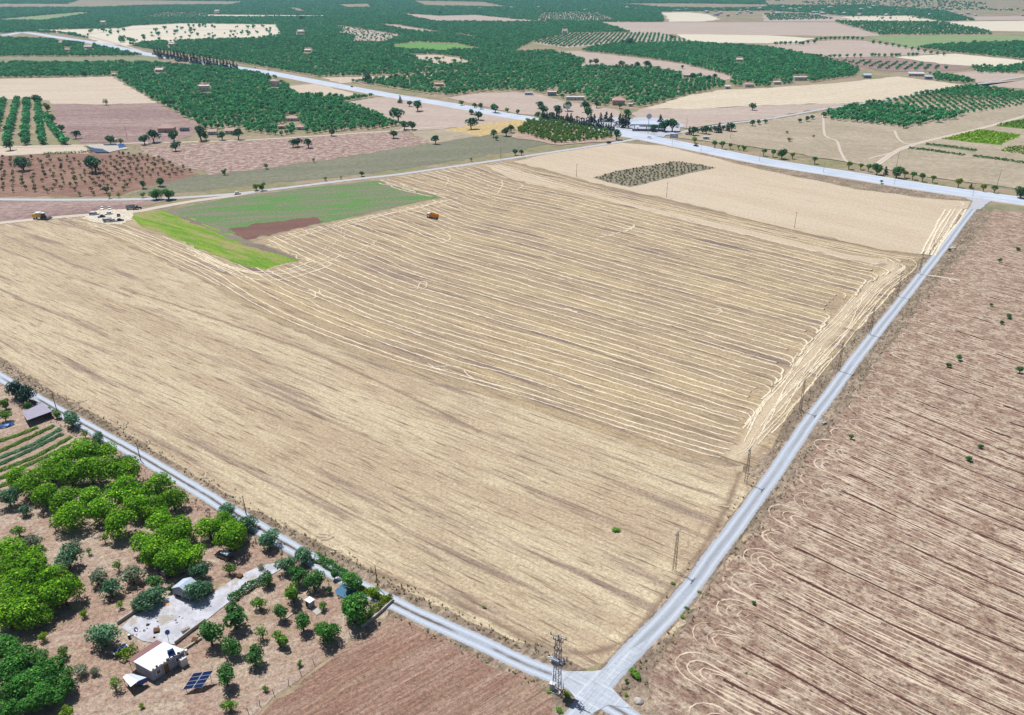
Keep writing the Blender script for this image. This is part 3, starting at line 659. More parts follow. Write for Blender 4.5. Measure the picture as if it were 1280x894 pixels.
# ------------------------------------------------------------------ foliage
def leaf_mat(name, dark, light, tip=None, trans=0.25, var=0.25):
    s = N(name, 0.75); a = s.attr('tone').outputs['Fac']
    oi = s.n('ShaderNodeObjectInfo').outputs['Random']
    col = s.mix(a, dark, light)
    if tip: col = s.mix(s.ramp(a, 0.75, 1.0), col, tip)
    col = s.gain(col, s.ramp(oi, 0, 1, 1 - var, 1 + var, False))
    s.put(s.b.inputs['Base Color'], col)
    tr = s.n('ShaderNodeBsdfTranslucent'); s.put(tr.inputs['Color'], s.mix(0.5, col, light))
    mx = s.n('ShaderNodeMixShader'); mx.inputs[0].default_value = trans
    s.l(s.b.outputs[0], mx.inputs[1]); s.l(tr.outputs[0], mx.inputs[2])
    s.l(mx.outputs[0], s.t.nodes['Material Output'].inputs['Surface'])
    return s.m
def LG(r, g, b): return C(r, g, b, 0.85)
M['lf_walnut'] = leaf_mat('leaf_walnut', LG(62,122,14), LG(148,204,36), LG(190,230,70), var=.2)
M['lf_dkwalnut'] = leaf_mat('leaf_dark_walnut', LG(36,98,40), LG(94,158,62), LG(132,184,82))
M['lf_fruit'] = leaf_mat('leaf_fruit', LG(36,90,40), LG(88,146,70), LG(124,174,94))
M['lf_fruit2'] = leaf_mat('leaf_fruit_light', LG(62,114,34), LG(126,172,62), LG(156,196,82))
M['lf_olive'] = leaf_mat('leaf_blue_green', LG(50,100,68), LG(116,160,118), LG(158,190,152))
M['lf_grey'] = leaf_mat('leaf_grey_green', LG(98,116,88), LG(158,172,142), LG(188,198,172))
M['lf_pine'] = leaf_mat('needles', LG(14,44,40), LG(46,88,72), LG(66,108,90), 0.1)
M['lf_lime'] = leaf_mat('leaf_lime', LG(92,136,20), LG(158,196,56), LG(186,214,80))
M['lf_yellow'] = leaf_mat('leaf_yellow_green', LG(92,126,22), LG(156,168,44), LG(184,190,64))
M['lf_orch'] = leaf_mat('leaf_orchard', LG(26,112,72), LG(92,184,114), LG(136,208,132), 0.25, 0.35)
M['lf_orch2'] = leaf_mat('leaf_roadside', LG(22,82,50), LG(64,132,80), LG(90,152,94), 0.2, 0.2)
M['lf_shrub'] = leaf_mat('leaf_shrub', LG(60,76,46), LG(104,114,72), LG(130,134,92), 0.15)
M['lf_sap'] = leaf_mat('leaf_sapling', LG(58,76,42), LG(104,122,66), LG(134,144,88), 0.2)
M['lf_crop'] = leaf_mat('leaf_crop', LG(70,128,34), LG(140,190,66), LG(176,214,96), 0.3)
M['lf_cropb'] = leaf_mat('leaf_crop_blue', LG(56,128,84), LG(120,180,128), LG(160,208,164), 0.3)
M['lf_dry'] = leaf_mat('leaf_dry', LG(90,86,60), LG(150,142,102), LG(176,166,126), 0.2)
M['bark'] = plain('bark', C(118,98,80, .6), .9, 0, .3, 4)

def crown_mesh(name, seed, n, lobes, size, flat=1.0, conical=False, lob=(0.34, 0.52), spread=0.62, zlo=-0.55, ragged=0.0):
    """many small leaf-clump faces through the outer volume of several lobes; crown radius 1, centred on 0"""
    r = np.random.default_rng(seed)
    if conical:
        h = np.linspace(-.9, .85, lobes); c = np.stack([r.normal(size=lobes) * .12 * (1 - h), r.normal(size=lobes) * .12 * (1 - h), h], 1)
        rad = 0.16 + 0.42 * (0.95 - h) / 1.9
    else:
        c = r.normal(size=(lobes, 3)); c /= np.linalg.norm(c, axis=1)[:, None]
        c *= (spread * r.random(lobes) ** 0.4)[:, None]; c[:, 2] = np.maximum(c[:, 2] * 0.85, zlo * 0.6); c[0] = 0
        rad = r.uniform(*lob, lobes)
    k = r.choice(lobes, n, p=rad ** 2 / (rad ** 2).sum())
    d = r.normal(size=(n, 3)); d[:, 2] += 0.35; d /= np.linalg.norm(d, axis=1)[:, None]
    dep = 1 - 0.35 * r.random(n) ** 1.6 + ragged * r.random(n) ** 3
    P = c[k] + d * (rad[k] * dep)[:, None]
    D = np.linalg.norm(P[:, None] - c[None], axis=2) / rad[None]
    keep = (D.min(1) > 0.55) | (r.random(n) < .2); P = P[keep]; d = d[keep]; n = len(P)
    nr = d + r.normal(size=(n, 3)) * 0.55; nr[:, 2] += .25; nr /= np.linalg.norm(nr, axis=1)[:, None]
    u = np.cross(nr, r.normal(size=(n, 3))); u /= np.linalg.norm(u, axis=1)[:, None] + 1e-9; v = np.cross(nr, u)
    s1 = size * r.uniform(.55, 1.3, n)[:, None]; s2 = size * r.uniform(.35, .9, n)[:, None]
    Q = np.stack([P - u * s1, P - v * s2, P + u * s1, P + v * s2 * r.uniform(.5, 1.1, n)[:, None]], 1).reshape(-1, 3)
    Q[:, 2] = Q[:, 2] * flat
    me = mesh_np(name, Q, np.arange(4 * n).reshape(-1, 4))
    tone = np.clip(0.45 + 0.28 * r.normal(size=n) + 0.2 * (r.random(lobes)[k[keep] if len(k) != n else k] - .5), 0, 1)
    me.attributes.new('tone', 'FLOAT', 'FACE').data.foreach_set('value', tone.astype(np.float32))
    return me
def trunk_mesh(name, seed, h=0.9, r0=0.09, limbs=5, reach=.55, top=.55):
    """unit tree: crown radius 1; the foot is at -h below the crown centre"""
    r = random.Random(seed); m = MB(); j = Vector((r.uniform(-.06, .06), r.uniform(-.06, .06), -h + h * .38))
    m.tube((0, 0, -h - .05), j, r0, r0 * .75, 6)
    for i in range(limbs):
        a = 2 * math.pi * (i + r.random() * .6) / limbs; e = Vector((math.cos(a) * reach, math.sin(a) * reach, r.uniform(-.05, top)))
        mid = j.lerp(e, .45) + Vector((0, 0, -.07)); m.tube(j, mid, r0 * .6, r0 * .4, 5); m.tube(mid, e, r0 * .4, r0 * .12, 5)
        q = mid.lerp(e, .5) + Vector((r.uniform(-.25, .25), r.uniform(-.25, .25), .2)); m.tube(mid.lerp(e, .3), q, r0 * .25, r0 * .08, 4)
    return m.mesh(name)
KIND = {}
def kind(key, mat, nvar, n, lobes, size, h=0.95, **kw):
    tk = kw.pop('trunk', {}); L_ = []
    for i in range(nvar):
        cm = crown_mesh(key + '_crown', 100 * len(KIND) + i, n, lobes, size, **kw); cm.materials.append(M[mat])
        tm = trunk_mesh(key + '_trunk', i, h, **tk); tm.materials.append(M['bark']); L_.append((cm, tm))
    KIND[key] = (L_, h)
kind('walnut', 'lf_walnut', 4, 3200, 15, 0.075, 0.85, lob=(.34, .52), spread=.68, flat=.86, ragged=.2)
kind('dkwalnut', 'lf_dkwalnut', 3, 3200, 15, 0.075, 0.85, lob=(.34, .52), spread=.68, flat=.86, ragged=.2)
kind('fruit', 'lf_fruit', 3, 1500, 11, 0.095, 0.95, lob=(.3, .48), flat=.95, ragged=.25)
kind('fruit2', 'lf_fruit2', 2, 900, 9, 0.10, 0.95, lob=(.28, .44), flat=.95, ragged=.35)
kind('olive', 'lf_olive', 3, 1900, 12, 0.085, 0.85, lob=(.32, .5), flat=.88, ragged=.3)
kind('grey', 'lf_grey', 2, 1000, 10, 0.095, 0.75, lob=(.3, .46), flat=.8, ragged=.5)
kind('pine', 'lf_pine', 2, 1500, 12, 0.085, 0.95, lob=(.3, .45), ragged=.5, flat=1.05)
kind('lime', 'lf_lime', 2, 500, 7, 0.12, 0.95, lob=(.3, .5), ragged=.3)
kind('sparse', 'lf_fruit2', 2, 330, 9, 0.11, 1.1, lob=(.25, .45), ragged=.5)
kind('dry', 'lf_dry', 2, 420, 8, 0.10, 0.7, lob=(.3, .45), ragged=.6, flat=.7)
kind('round', 'lf_orch2', 3, 420, 9, 0.17, 1.05, lob=(.38, .55), flat=.85, ragged=.1, trunk=dict(r0=.10, limbs=4))
kind('ball', 'lf_yellow', 2, 380, 6, 0.17, 1.25, lob=(.5, .62), spread=.42, flat=.68, trunk=dict(r0=.10, limbs=4))
kind('ballg', 'lf_dkwalnut', 2, 380, 6, 0.17, 1.25, lob=(.5, .62), spread=.42, flat=.68, trunk=dict(r0=.10, limbs=4))
kind('cone', 'lf_pine', 3, 420, 9, 0.14, 1.02, conical=True, trunk=dict(r0=.07, limbs=3, reach=.15, top=.4))
kind('orch', 'lf_orch', 4, 150, 7, 0.27, 0.95, lob=(.38, .56), flat=.8, trunk=dict(r0=.09, limbs=3))
kind('sap', 'lf_sap', 3, 60, 5, 0.30, 1.1, lob=(.4, .6), trunk=dict(r0=.07, limbs=3))
kind('shrub', 'lf_shrub', 3, 60, 5, 0.30, 0.5, lob=(.4, .6), flat=.7, trunk=dict(r0=.08, limbs=3))
TREES = []
GROW = dict(walnut=1.26, dkwalnut=1.22, fruit=1.2, fruit2=1.2, olive=1.18, ball=1.08, ballg=1.08, round=1.08, orch=1.2)
def tree(k, x, y, R, name, label, cat='tree', group=None, seed=0, zs=1.0, z0=0.1, hs=None, wide=1.0):
    L_, h = KIND[k]; cm, tm = L_[seed % len(L_)]; r = random.Random(seed * 17 + 3)
    zc = h * R * zs * (hs or 1.0)
    t = thing(name, label, cat, (x, y, z0), r.random() * 6.28, group)
    c = link('crown', cm, None, t); c.location = (0, 0, zc); c.scale = (R * wide * r.uniform(.94, 1.06), R * wide * r.uniform(.94, 1.06), R * zs)
    s = link('trunk', tm, None, t); s.location = (0, 0, zc); s.scale = (R, R, zc / h)
    t['_k'] = 0; del t['_k']
    TREES.append((x, y, R)); return t
def tree_px(k, px, py, rpx, name, label, cat='tree', group=None, seed=0, zs=1.0, **kw):
    """px, py: where the crown's centre shows; rpx: its radius there"""
    R = rpx * mpp(px, py) * GROW.get(k, 1.12); h = KIND[k][1] * R * zs * (kw.get('hs') or 1)
    x, y = G(px, py, h + .1); return tree(k, x, y, R, name, label, cat, group, seed, zs, **kw)
ORD = ['first','second','third','fourth','fifth','sixth','seventh','eighth','ninth','tenth','eleventh','twelfth','thirteenth','fourteenth','fifteenth','sixteenth','seventeenth','eighteenth','nineteenth','twentieth','twenty-first','twenty-second','twenty-third','twenty-fourth','twenty-fifth','twenty-sixth']
def clump(k, pts, name, desc, where, group, seed=0, cat='tree', **kw):
    pts = sorted(pts)
    for i, (x, y, r) in enumerate(pts):
        pos = 'leftmost' if i == 0 else 'rightmost' if i == len(pts) - 1 else ORD[i] + ' from the left'
        tree_px(k, x, y, r, name, f'{desc}, {pos} {where}', cat, group, seed + i, **kw)
# --- the garden's trees
clump('walnut', [(75,579,16),(100,567,17),(128,565,14),(88,592,16),(112,588,18),(150,588,20),(42,604,17),(62,588,14),(18,596,12),(56,619,15)], 'walnut_tree', 'broad bright walnut', 'in the grove below the vegetable rows', 'bright walnut grove below the vegetable rows')
clump('walnut', [(79,626,16),(88,645,17),(116,624,14),(129,638,16),(146,655,17),(157,617,19),(174,632,15)], 'walnut_tree', 'bright walnut', 'of seven in the middle of the garden', 'walnut trees in the middle of the garden', 20)
clump('walnut', [(196,610,17),(191,636,14),(203,650,15),(226,663,17),(212,676,18),(180,681,15),(194,692,16),(234,694,17),(215,701,16),(216,624,14)], 'walnut_tree', 'lush bright walnut', 'of ten behind the small gabled shed', 'walnut grove behind the gabled shed', 40)
clump('walnut', [(262,661,14),(281,655,13),(285,673,18),(298,666,12)], 'walnut_tree', 'bright walnut', 'of four behind the parked dark car', 'walnut trees behind the parked car', 60)
clump('walnut', [(8,687,15),(30,697,18),(8,714,16),(42,712,18),(64,722,15),(80,739,20),(60,746,16),(26,728,18),(36,748,18),(10,750,18),(34,768,19),(8,770,18),(52,770,12)], 'walnut_tree', 'bright walnut', 'in the big grove at the left edge', 'big walnut grove at the left edge', 80)
clump('dkwalnut', [(6,814,16),(25,826,19),(12,840,18),(48,828,14),(60,843,19),(75,853,17),(42,858,20),(18,862,18),(62,871,17),(36,880,15),(8,886,14)], 'walnut_tree', 'darker green tree', 'in the bottom left corner grove', 'dark grove in the bottom left corner', 100)
one = [
 ('pine', 18, 486, 12, 'pine_tree', 'dark blue-green pine, left one of the pair above the grey shed', 'tree'),
 ('pine', 30, 491, 13, 'pine_tree', 'dark blue-green pine, right one of the pair above the grey shed', 'tree'),
 ('fruit', 34, 507, 5, 'bush', 'small dark bush between the pine pair and the grey shed', 'bush'),
 ('fruit2', 70, 517, 6, 'bush', 'green bush against the right end of the grey shed', 'bush'),
 ('olive', 88, 524, 11, 'fruit_tree', 'round tree with bare trunk beside the wheel track, right of the grey shed', 'tree'),
 ('sparse', 106, 541, 6, 'young_tree', 'thin young tree standing alone right of the vegetable rows', 'tree'),
 ('olive', 122, 547, 9, 'bush', 'blue-green bush beside the left track above the walnut grove', 'bush'),
 ('fruit2', 6, 504, 8, 'bush', 'green shrub at the left edge, upper of two above the blue tarpaulin', 'bush'),
 ('fruit2', 5, 519, 8, 'bush', 'green shrub at the left edge, lower of two above the blue tarpaulin', 'bush'),
 ('olive', 157, 574, 8, 'bush', 'blue-green low bush under the second utility pole', 'bush'),
 ('olive', 10, 621, 14, 'olive_tree', 'dark blue-green tree at the left edge below the first grove', 'tree'),
 ('olive', 31, 637, 8, 'young_tree', 'small blue-green tree casting a round shadow on bare soil at the left', 'tree'),
 ('fruit2', 23, 662, 8, 'young_tree', 'small pale green tree above the grey shrub at the left', 'tree'),
 ('sparse', 68, 656, 7, 'young_tree', 'thin sapling alone on bare soil below the middle walnut trees', 'tree'),
 ('sparse', 130, 671, 7, 'young_tree', 'thin pale sapling between the middle walnuts and the gabled shed', 'tree'),
 ('grey', 42, 675, 13, 'grey_shrub', 'large silver-grey shrub beside the big left walnut grove', 'bush'),
 ('olive', 83, 697, 17, 'olive_tree', 'large round blue-green olive tree on open soil, right of the big walnut grove', 'tree'),
 ('grey', 95, 680, 9, 'grey_shrub', 'grey-green shrub just above the large round olive tree', 'bush'),
 ('sparse', 110, 688, 5, 'young_tree', 'tiny pale sapling right of the large round olive tree', 'tree'),
 ('grey', 121, 720, 14, 'grey_shrub', 'grey-green shrub touching a darker small tree on the central bare soil', 'bush'),
 ('olive', 138, 735, 13, 'fruit_tree', 'dark bluish small tree with a sharp shadow below the grey-green shrub', 'tree'),
 ('grey', 165, 719, 16, 'grey_shrub', 'broad olive-grey shrub left of the car under the trees', 'bush'),
 ('sparse', 147, 706, 8, 'young_tree', 'pale thin tree between two grey shrubs', 'tree'),
 ('lime', 104, 767, 6, 'lime_bush', 'lime green small bush right of the big left grove shadow', 'bush'),
 ('lime', 150, 756, 5, 'lime_bush', 'lime green small bush under the dark bluish tree', 'bush'),
 ('lime', 53, 796, 7, 'lime_bush', 'lime green small bush between the two left groves', 'bush'),
 ('fruit2', 80, 814, 8, 'young_tree', 'light green young tree on dry ground right of the bottom left grove', 'tree'),
 ('olive', 128, 792, 20, 'olive_tree', 'wide grey-green tree at the left corner of the concrete yard', 'tree'),
 ('grey', 102, 837, 10, 'grey_shrub', 'low dry grey shrub, left of two near the bottom', 'bush'),
 ('grey', 119, 838, 7, 'grey_shrub', 'low dry grey shrub, right of two near the bottom', 'bush'),
 ('sparse', 143, 854, 10, 'young_tree', 'thin leafy young tree beside the white awning', 'tree'),
 ('lime', 85, 889, 10, 'lime_bush', 'yellow-green bush at the bottom edge right of the dark grove', 'bush'),
 ('olive', 180, 751, 14, 'fruit_tree', 'blue-green tree at the yard wall, lowest of four left of the gabled shed', 'tree'),
 ('olive', 192, 743, 13, 'fruit_tree', 'blue-green tree at the yard edge, middle right of four left of the gabled shed', 'tree'),
 ('olive', 172, 758, 9, 'fruit_tree', 'small blue-green tree at the left end of the row by the yard wall', 'tree'),
 ('fruit', 194, 727, 9, 'fruit_tree', 'green tree just below the car under the walnut trees', 'tree'),
 ('fruit', 213, 736, 5, 'bush', 'small bush against the left wall of the gabled shed', 'bush'),
 ('olive', 250, 713, 11, 'fruit_tree', 'blue-green tree behind the roof of the gabled shed', 'tree'),
 ('olive', 245, 736, 15, 'fruit_tree', 'blue-green tree hiding the right side of the gabled shed', 'tree'),
 ('olive', 258, 733, 9, 'fruit_tree', 'small blue-green tree right of the one hiding the gabled shed', 'tree'),
 ('fruit2', 286, 711, 8, 'bush', 'bright round bush just below the parked dark car', 'bush'),
 ('olive', 282, 638, 12, 'olive_tree', 'dark round tree beside the left track above the four walnuts', 'tree'),
 ('olive', 308, 653, 12, 'olive_tree', 'dark tree beside the track at the foot of the third utility pole', 'tree'),
 ('olive', 337, 674, 13, 'olive_tree', 'round blue-green tree alone on bare soil right of the four walnuts', 'tree'),
 ('grey', 325, 708, 5, 'bush', 'small grey bush beside the pale driveway', 'bush'),
 ('olive', 378, 693, 13, 'olive_tree', 'dark grey-green tree by the garden entrance post', 'tree'),
 ('olive', 358, 706, 12, 'olive_tree', 'silvery blue-green tree at the head of the driveway', 'tree'),
 ('fruit', 334, 724, 9, 'fruit_tree', 'small round dark tree at the right edge of the driveway', 'tree'),
 ('fruit', 372, 719, 12, 'fruit_tree', 'green tree right of the driveway head', 'tree'),
 ('fruit2', 366, 740, 14, 'fruit_tree', 'tall bright green tree left of the small white hut', 'tree'),
 ('fruit', 392, 726, 13, 'fruit_tree', 'green tree above the small white hut', 'tree'),
 ('fruit', 411, 737, 5, 'bush', 'small dark bush between the white hut and the blue tarpaulin', 'bush'),
 ('fruit', 418, 719, 6, 'bush', 'small bush under the roadside hedge', 'bush'),
 ('dkwalnut', 440, 726, 12, 'fruit_tree', 'dark dense tree beside the track over the blue tarpaulin', 'tree'),
 ('dkwalnut', 442, 762, 19, 'fruit_tree', 'largest green tree of the lower garden corner', 'tree'),
 ('lime', 466, 740, 9, 'yellow_bush', 'yellow-green bush under the fourth utility pole', 'bush'),
 ('fruit2', 404, 757, 6, 'bush', 'low green bush right of the small white hut', 'bush'),
 ('fruit', 293, 771, 16, 'fruit_tree', 'large dark green tree at the right corner of the concrete yard', 'tree'),
 ('fruit', 263, 793, 16, 'fruit_tree', 'large dark green tree right of the house', 'tree'),
 ('fruit', 290, 808, 12, 'fruit_tree', 'dark tree below the two large ones by the yard corner', 'tree'),
 ('fruit2', 324, 752, 9, 'fruit_tree', 'small light green tree with a round shadow', 'tree'),
 ('fruit', 350, 766, 10, 'fruit_tree', 'small blue-dark tree left of the white kerb by the hut', 'tree'),
 ('sparse', 327, 789, 10, 'young_tree', 'sparse yellowish tree in the middle of the lower orchard', 'tree'),
 ('fruit2', 350, 799, 11, 'fruit_tree', 'yellow-green round tree right of the sparse yellowish one', 'tree'),
 ('fruit', 378, 778, 12, 'fruit_tree', 'round green tree just below the small white hut', 'tree'),
 ('dkwalnut', 408, 789, 15, 'fruit_tree', 'large round green tree beside the wire fence', 'tree'),
 ('fruit', 318, 820, 13, 'fruit_tree', 'dark tree nearest the wire fence below the orchard middle', 'tree'),
 ('fruit', 282, 845, 14, 'fruit_tree', 'dark tree at the right edge of the solar panels', 'tree'),
 ('fruit2', 287, 880, 9, 'fruit_tree', 'small light green tree below the solar panels', 'tree'),
 ('fruit2', 374, 829, 4, 'bush', 'tiny green bush between two fence posts', 'bush'),
 ('fruit2', 331, 861, 4, 'bush', 'tiny green bush left of the wire fence near the bottom', 'bush'),
 ('lime', 177, 881, 4, 'bush', 'tiny yellow-green weed clump below the white awning', 'bush'),
]
for i, (k, x, y, r, nm, lb, ct) in enumerate(one): tree_px(k, x, y, r, nm, lb, ct, None, i + 7)
# --- hedges and vine
def hedge(name, px, wid, hgt, mat, label, seed=1, cat='hedge', n=150, group=None, parent=None, lsize=.16):
    P = Gn(px); Q, t = resample(P, .25); r = np.random.default_rng(seed); n = int(t[-1] * n)
    k = r.integers(0, len(Q), n); T = np.gradient(Q, axis=0); T /= np.hypot(*T.T)[:, None]; Nn = np.stack([-T[:, 1], T[:, 0]], 1)
    a = r.uniform(-.2, math.pi + .2, n); wv = 1 + .25 * np.sin(t[k] * 1.7) + .2 * r.normal(size=n); hv = 1 + .18 * np.sin(t[k] * 1.1 + 2)
    off = np.cos(a) * wid / 2 * wv; zz = np.abs(np.sin(a)) ** .7 * hgt * hv * r.uniform(.6, 1.05, n)
    c = np.column_stack([Q[k] + Nn[k] * off[:, None], zz + .1])
    d = r.normal(size=(n, 3)); d[:, 2] += (2.2 if name == 'vegetable_row' else 1.0); d /= np.linalg.norm(d, axis=1)[:, None]; u = np.cross(d, r.normal(size=(n, 3))); u /= np.linalg.norm(u, axis=1)[:, None]; v = np.cross(d, u)
    s = lsize * r.uniform(.6, 1.5, n)[:, None]; V = np.stack([c - u * s, c - v * s * .7, c + u * s, c + v * s * .7], 1).reshape(-1, 3)
    me = mesh_np(name, V, np.arange(4 * n).reshape(-1, 4)); me.attributes.new('tone', 'FLOAT', 'FACE').data.foreach_set('value', np.clip(.45 + .28 * r.normal(size=n), 0, 1).astype(np.float32))
    o = link(name, me, M[mat], parent)
    if parent is None: tagp(o, label, cat, group)
    return o
hedge('hedge', [(396,699),(410,707),(433,722)], 2.0, 1.7, 'lf_dkwalnut', 'dense dark hedge between the left track and the lower garden', 1)
hedge('hedge', [(452,780),(470,765),(489,749)], 1.5, 1.5, 'lf_yellow', 'narrow yellow-green hedge along the white corner wall of the garden', 2)
hedge('hedge', [(288,752),(300,744),(312,735),(328,728)], 1.8, 1.6, 'lf_fruit', 'low dark hedge along the right side of the driveway', 3)
hedge('hedge', [(446,736),(462,742),(478,750),(488,750)], 1.4, 1.2, 'lf_yellow', 'yellowish roadside hedge under the fourth utility pole', 4)
hedge('vine', [(150,826),(160,818),(170,812)], 2.2, 1.9, 'lf_lime', 'bright green vine bush spreading beside the reddish roof edge of the house', 5, 'vine')
hedge('hedge', [(35,527),(50,520),(64,514)], 1.3, 2.0, 'lf_dkwalnut', 'dark green creeper hanging along the front of the grey shed', 6, 'creeper')
# vegetable rows
vr = [([(-14,560),(0,552),(24,544),(47,535)], 'lf_crop', 'short green row farthest up, next to the grey shed'), ([(-14,571),(2,564),(34,549),(67,533)], 'lf_crop', 'yellow-green row second from the shed'),
      ([(-14,580),(0,573),(40,557),(76,537)], 'lf_cropb', 'bluish green row third from the shed'), ([(-14,588),(0,581),(39,563),(78,543)], 'lf_cropb', 'bluish green row fourth from the shed'),
      ([(-14,596),(0,589),(46,571),(89,547)], 'lf_crop', 'longest green row, fifth from the shed'), ([(-14,606),(0,599),(30,584),(62,570),(95,553)], 'lf_crop', 'green row sixth from the shed, touching the walnut grove'),
      ([(-14,616),(0,609),(20,600)], 'lf_crop', 'short broken green row nearest the walnut trees')]
for i, (px, m_, lb) in enumerate(vr): hedge('vegetable_row', px, 1.3, .55, m_, lb, 30 + i, 'crop row', 130, 'rows of the vegetable garden', lsize=.15)

# ------------------------------------------------------------------ materials of built things
M['white'] = plain('white_paint', C(246,246,248, .78), .5, 0, .08); M['wall'] = plain('white_wall', C(228,226,226, .7), .8, 0, .12, .8)
M['greyw'] = plain('grey_wall', C(170,176,190, .7), .8, 0, .15, .8); M['lilac'] = plain('lilac_sheet', C(170,166,184, .7), .6, 0, .1)
M['conc'] = None
s_ = N('yard_concrete', .85); _p = s_.pos(); _n = s_.noise(_p, .25, 6, .7); _c = s_.mix(s_.ramp(_n, .38, .6), C(196,196,204), C(222,222,230))
_c = s_.mix(s_.ramp(s_.noise(_p, .16, 5, .7), .54, .62, 0, .8), _c, C(188,176,160)); M['conc'] = s_.out(s_.gain(_c, s_.ramp(s_.noise(_p, 2.5, 4, .75), .35, .65, .86, 1.08, False)))
M['pinkroof'] = plain('pink_tile_roof', C(214,176,164, .7), .8, 0, .15, .8); M['redroof'] = plain('red_brown_roof', C(150,112,110, .7), .8, 0, .15, 2)
M['greyroof'] = plain('grey_sheet_roof', C(168,162,182, .7), .6, 0, .12, 1); M['blueroof'] = plain('pale_blue_roof', C(206,220,238, .7), .5, 0, .1)
M['glass'] = plain('dark_glass', (0.03, .045, .06, 1), .15, 0, .1, 1, .6); M['dark'] = plain('dark_paint', (.02, .022, .03, 1), .5, 0, .2, 3)
M['tyre'] = plain('tyre_rubber', (.015, .015, .016, 1), .8); M['rim'] = plain('wheel_rim', (.5, .5, .52, 1), .3, .7)
M['steel'] = plain('galvanised_steel', (.28, .29, .31, 1), .5, .6, .3, 3); M['pole_wood'] = plain('pole_wood', (.09, .075, .06, 1), .9, 0, .3, 3)
M['blue'] = plain('blue_plastic', C(40,96,176, .6), .4); M['navy'] = plain('navy_paint', C(28,44,92, .6), .25, 0, .1, 2, .6); M['teal'] = plain('blue_tarp', C(66,122,160, .6), .6, 0, .25, 2)
M['car_dark'] = plain('dark_car_paint', C(46,56,78, .5), .22, 0, .05, 2, .7); M['car_white'] = plain('white_car_paint', C(250,250,252, .92), .25, 0, .05, 2, .6)
M['car_silver'] = plain('silver_car_paint', C(214,224,236, .75), .3, .1, .05, 2, .6); M['car_blue'] = plain('blue_car_paint', C(70,100,150, .55), .25, 0, .05, 2, .6); M['car_red'] = plain('red_car_paint', C(150,60,58, .5), .3)
M['orange'] = plain('orange_paint', C(240,150,36, .85), .5, 0, .2, 1.5); M['yellow'] = plain('yellow_paint', C(232,190,84, .85), .5, 0, .2, 1.5); M['green'] = plain('green_paint', C(60,110,84, .5), .4)
M['panel'] = plain('solar_cell', C(46,66,120, .5), .12, 0, .1, 3, .8); M['stone'] = plain('pale_stone', C(206,198,188, .66), .9, 0, .25, 1.5); M['insul'] = plain('insulator', (.05, .03, .025, 1), .3, 0, .1, 3, .7)
M['cab'] = plain('cabinet_paint', C(214,224,236, .7), .5, 0, .06); M['lamp'] = plain('headlight_glass', (.6, .62, .65, 1), .1, 0, .05, 3, .8); M['redl'] = plain('tail_light', (.25, .01, .01, 1), .2)
M['brown'] = plain('brown_wood', C(150,108,70, .55), .8, 0, .3, 2)

# ------------------------------------------------------------------ vehicles
def wheel(t, x, y, r, wd=.22, rim='rim'):
    w_ = MB().tube((x, y - wd / 2, r), (x, y + wd / 2, r), r, r, 14).build('wheel', M['tyre'], t)
    MB().tube((x, y - wd / 2 - .01, r), (x, y + wd / 2 + .01, r), r * .58, r * .58, 10).build('rim', M[rim], w_)
def car(px, py, px2, py2, paint, label, name='parked_car', cat='car', L=4.5, W=1.8, Hh=1.5, suv=False, group=None, z=.1, roofm=None):
    """faces from the first point towards the second"""
    a = G(px, py); b = G(px2, py2); rz = math.atan2(b[1] - a[1], b[0] - a[0])
    t = thing(name, label, cat, (a[0], a[1], z), rz, group); h = L / 2; hb = .98 if suv else .86; Hh = 1.68 if suv else Hh
    body = [(-h, .38), (-h + .05, hb - .06), (-h + .35, hb), (h - 1.25, hb), (h - .35, hb - .14), (h - .04, hb - .32), (h, .36), (h - .2, .24), (-h + .2, .24)]
    bd = MB().prism(body, -W / 2, W / 2, .05, .6).build('body', M[paint], t)
    bv = bd.modifiers.new('bevel', 'BEVEL'); bv.width = .06; bv.segments = 2
    rf = -h + (.12 if suv else .75); cabin = [(rf, hb - .02), (rf + .3, Hh - .06), (rf + .6, Hh - .02), (h - 2.1, Hh - .02), (h - 1.95, Hh - .05), (h - 1.15, hb - .02)]
    MB().prism(cabin, -W / 2 + .07, W / 2 - .07, .16, hb).build('windows', M['glass'], t)
    rp = [(rf + .33, Hh - .05), (rf + .5, Hh + .01), (h - 2.1, Hh + .01), (h - 1.95, Hh - .04)]
    MB().prism(rp, -W / 2 + .22, W / 2 - .22).build('roof', M[roofm or paint], t)
    for s_ in (-1, 1):
        for xx in (rf + .25, h - 1.5, -.15): MB().bar((xx, s_ * (W / 2 - .07), hb), (xx + (.12 if xx < 0 else -.42 if xx > .2 else 0), s_ * (W / 2 - .22), Hh - .02), .04).build('window_pillar', M[paint], t)
    for x in (-h + .85, h - .85):
        for y in (-W / 2 + .1, W / 2 - .1): wheel(t, x, y, .34)
    for y in (-W / 2 + .3, W / 2 - .3):
        MB().quadbox((h - .1, y, .55), .12, .35, .16).build('headlight', M['lamp'], t); MB().quadbox((-h + .06, y, .66), .1, .3, .18).build('tail_light', M['redl'], t)
    return t
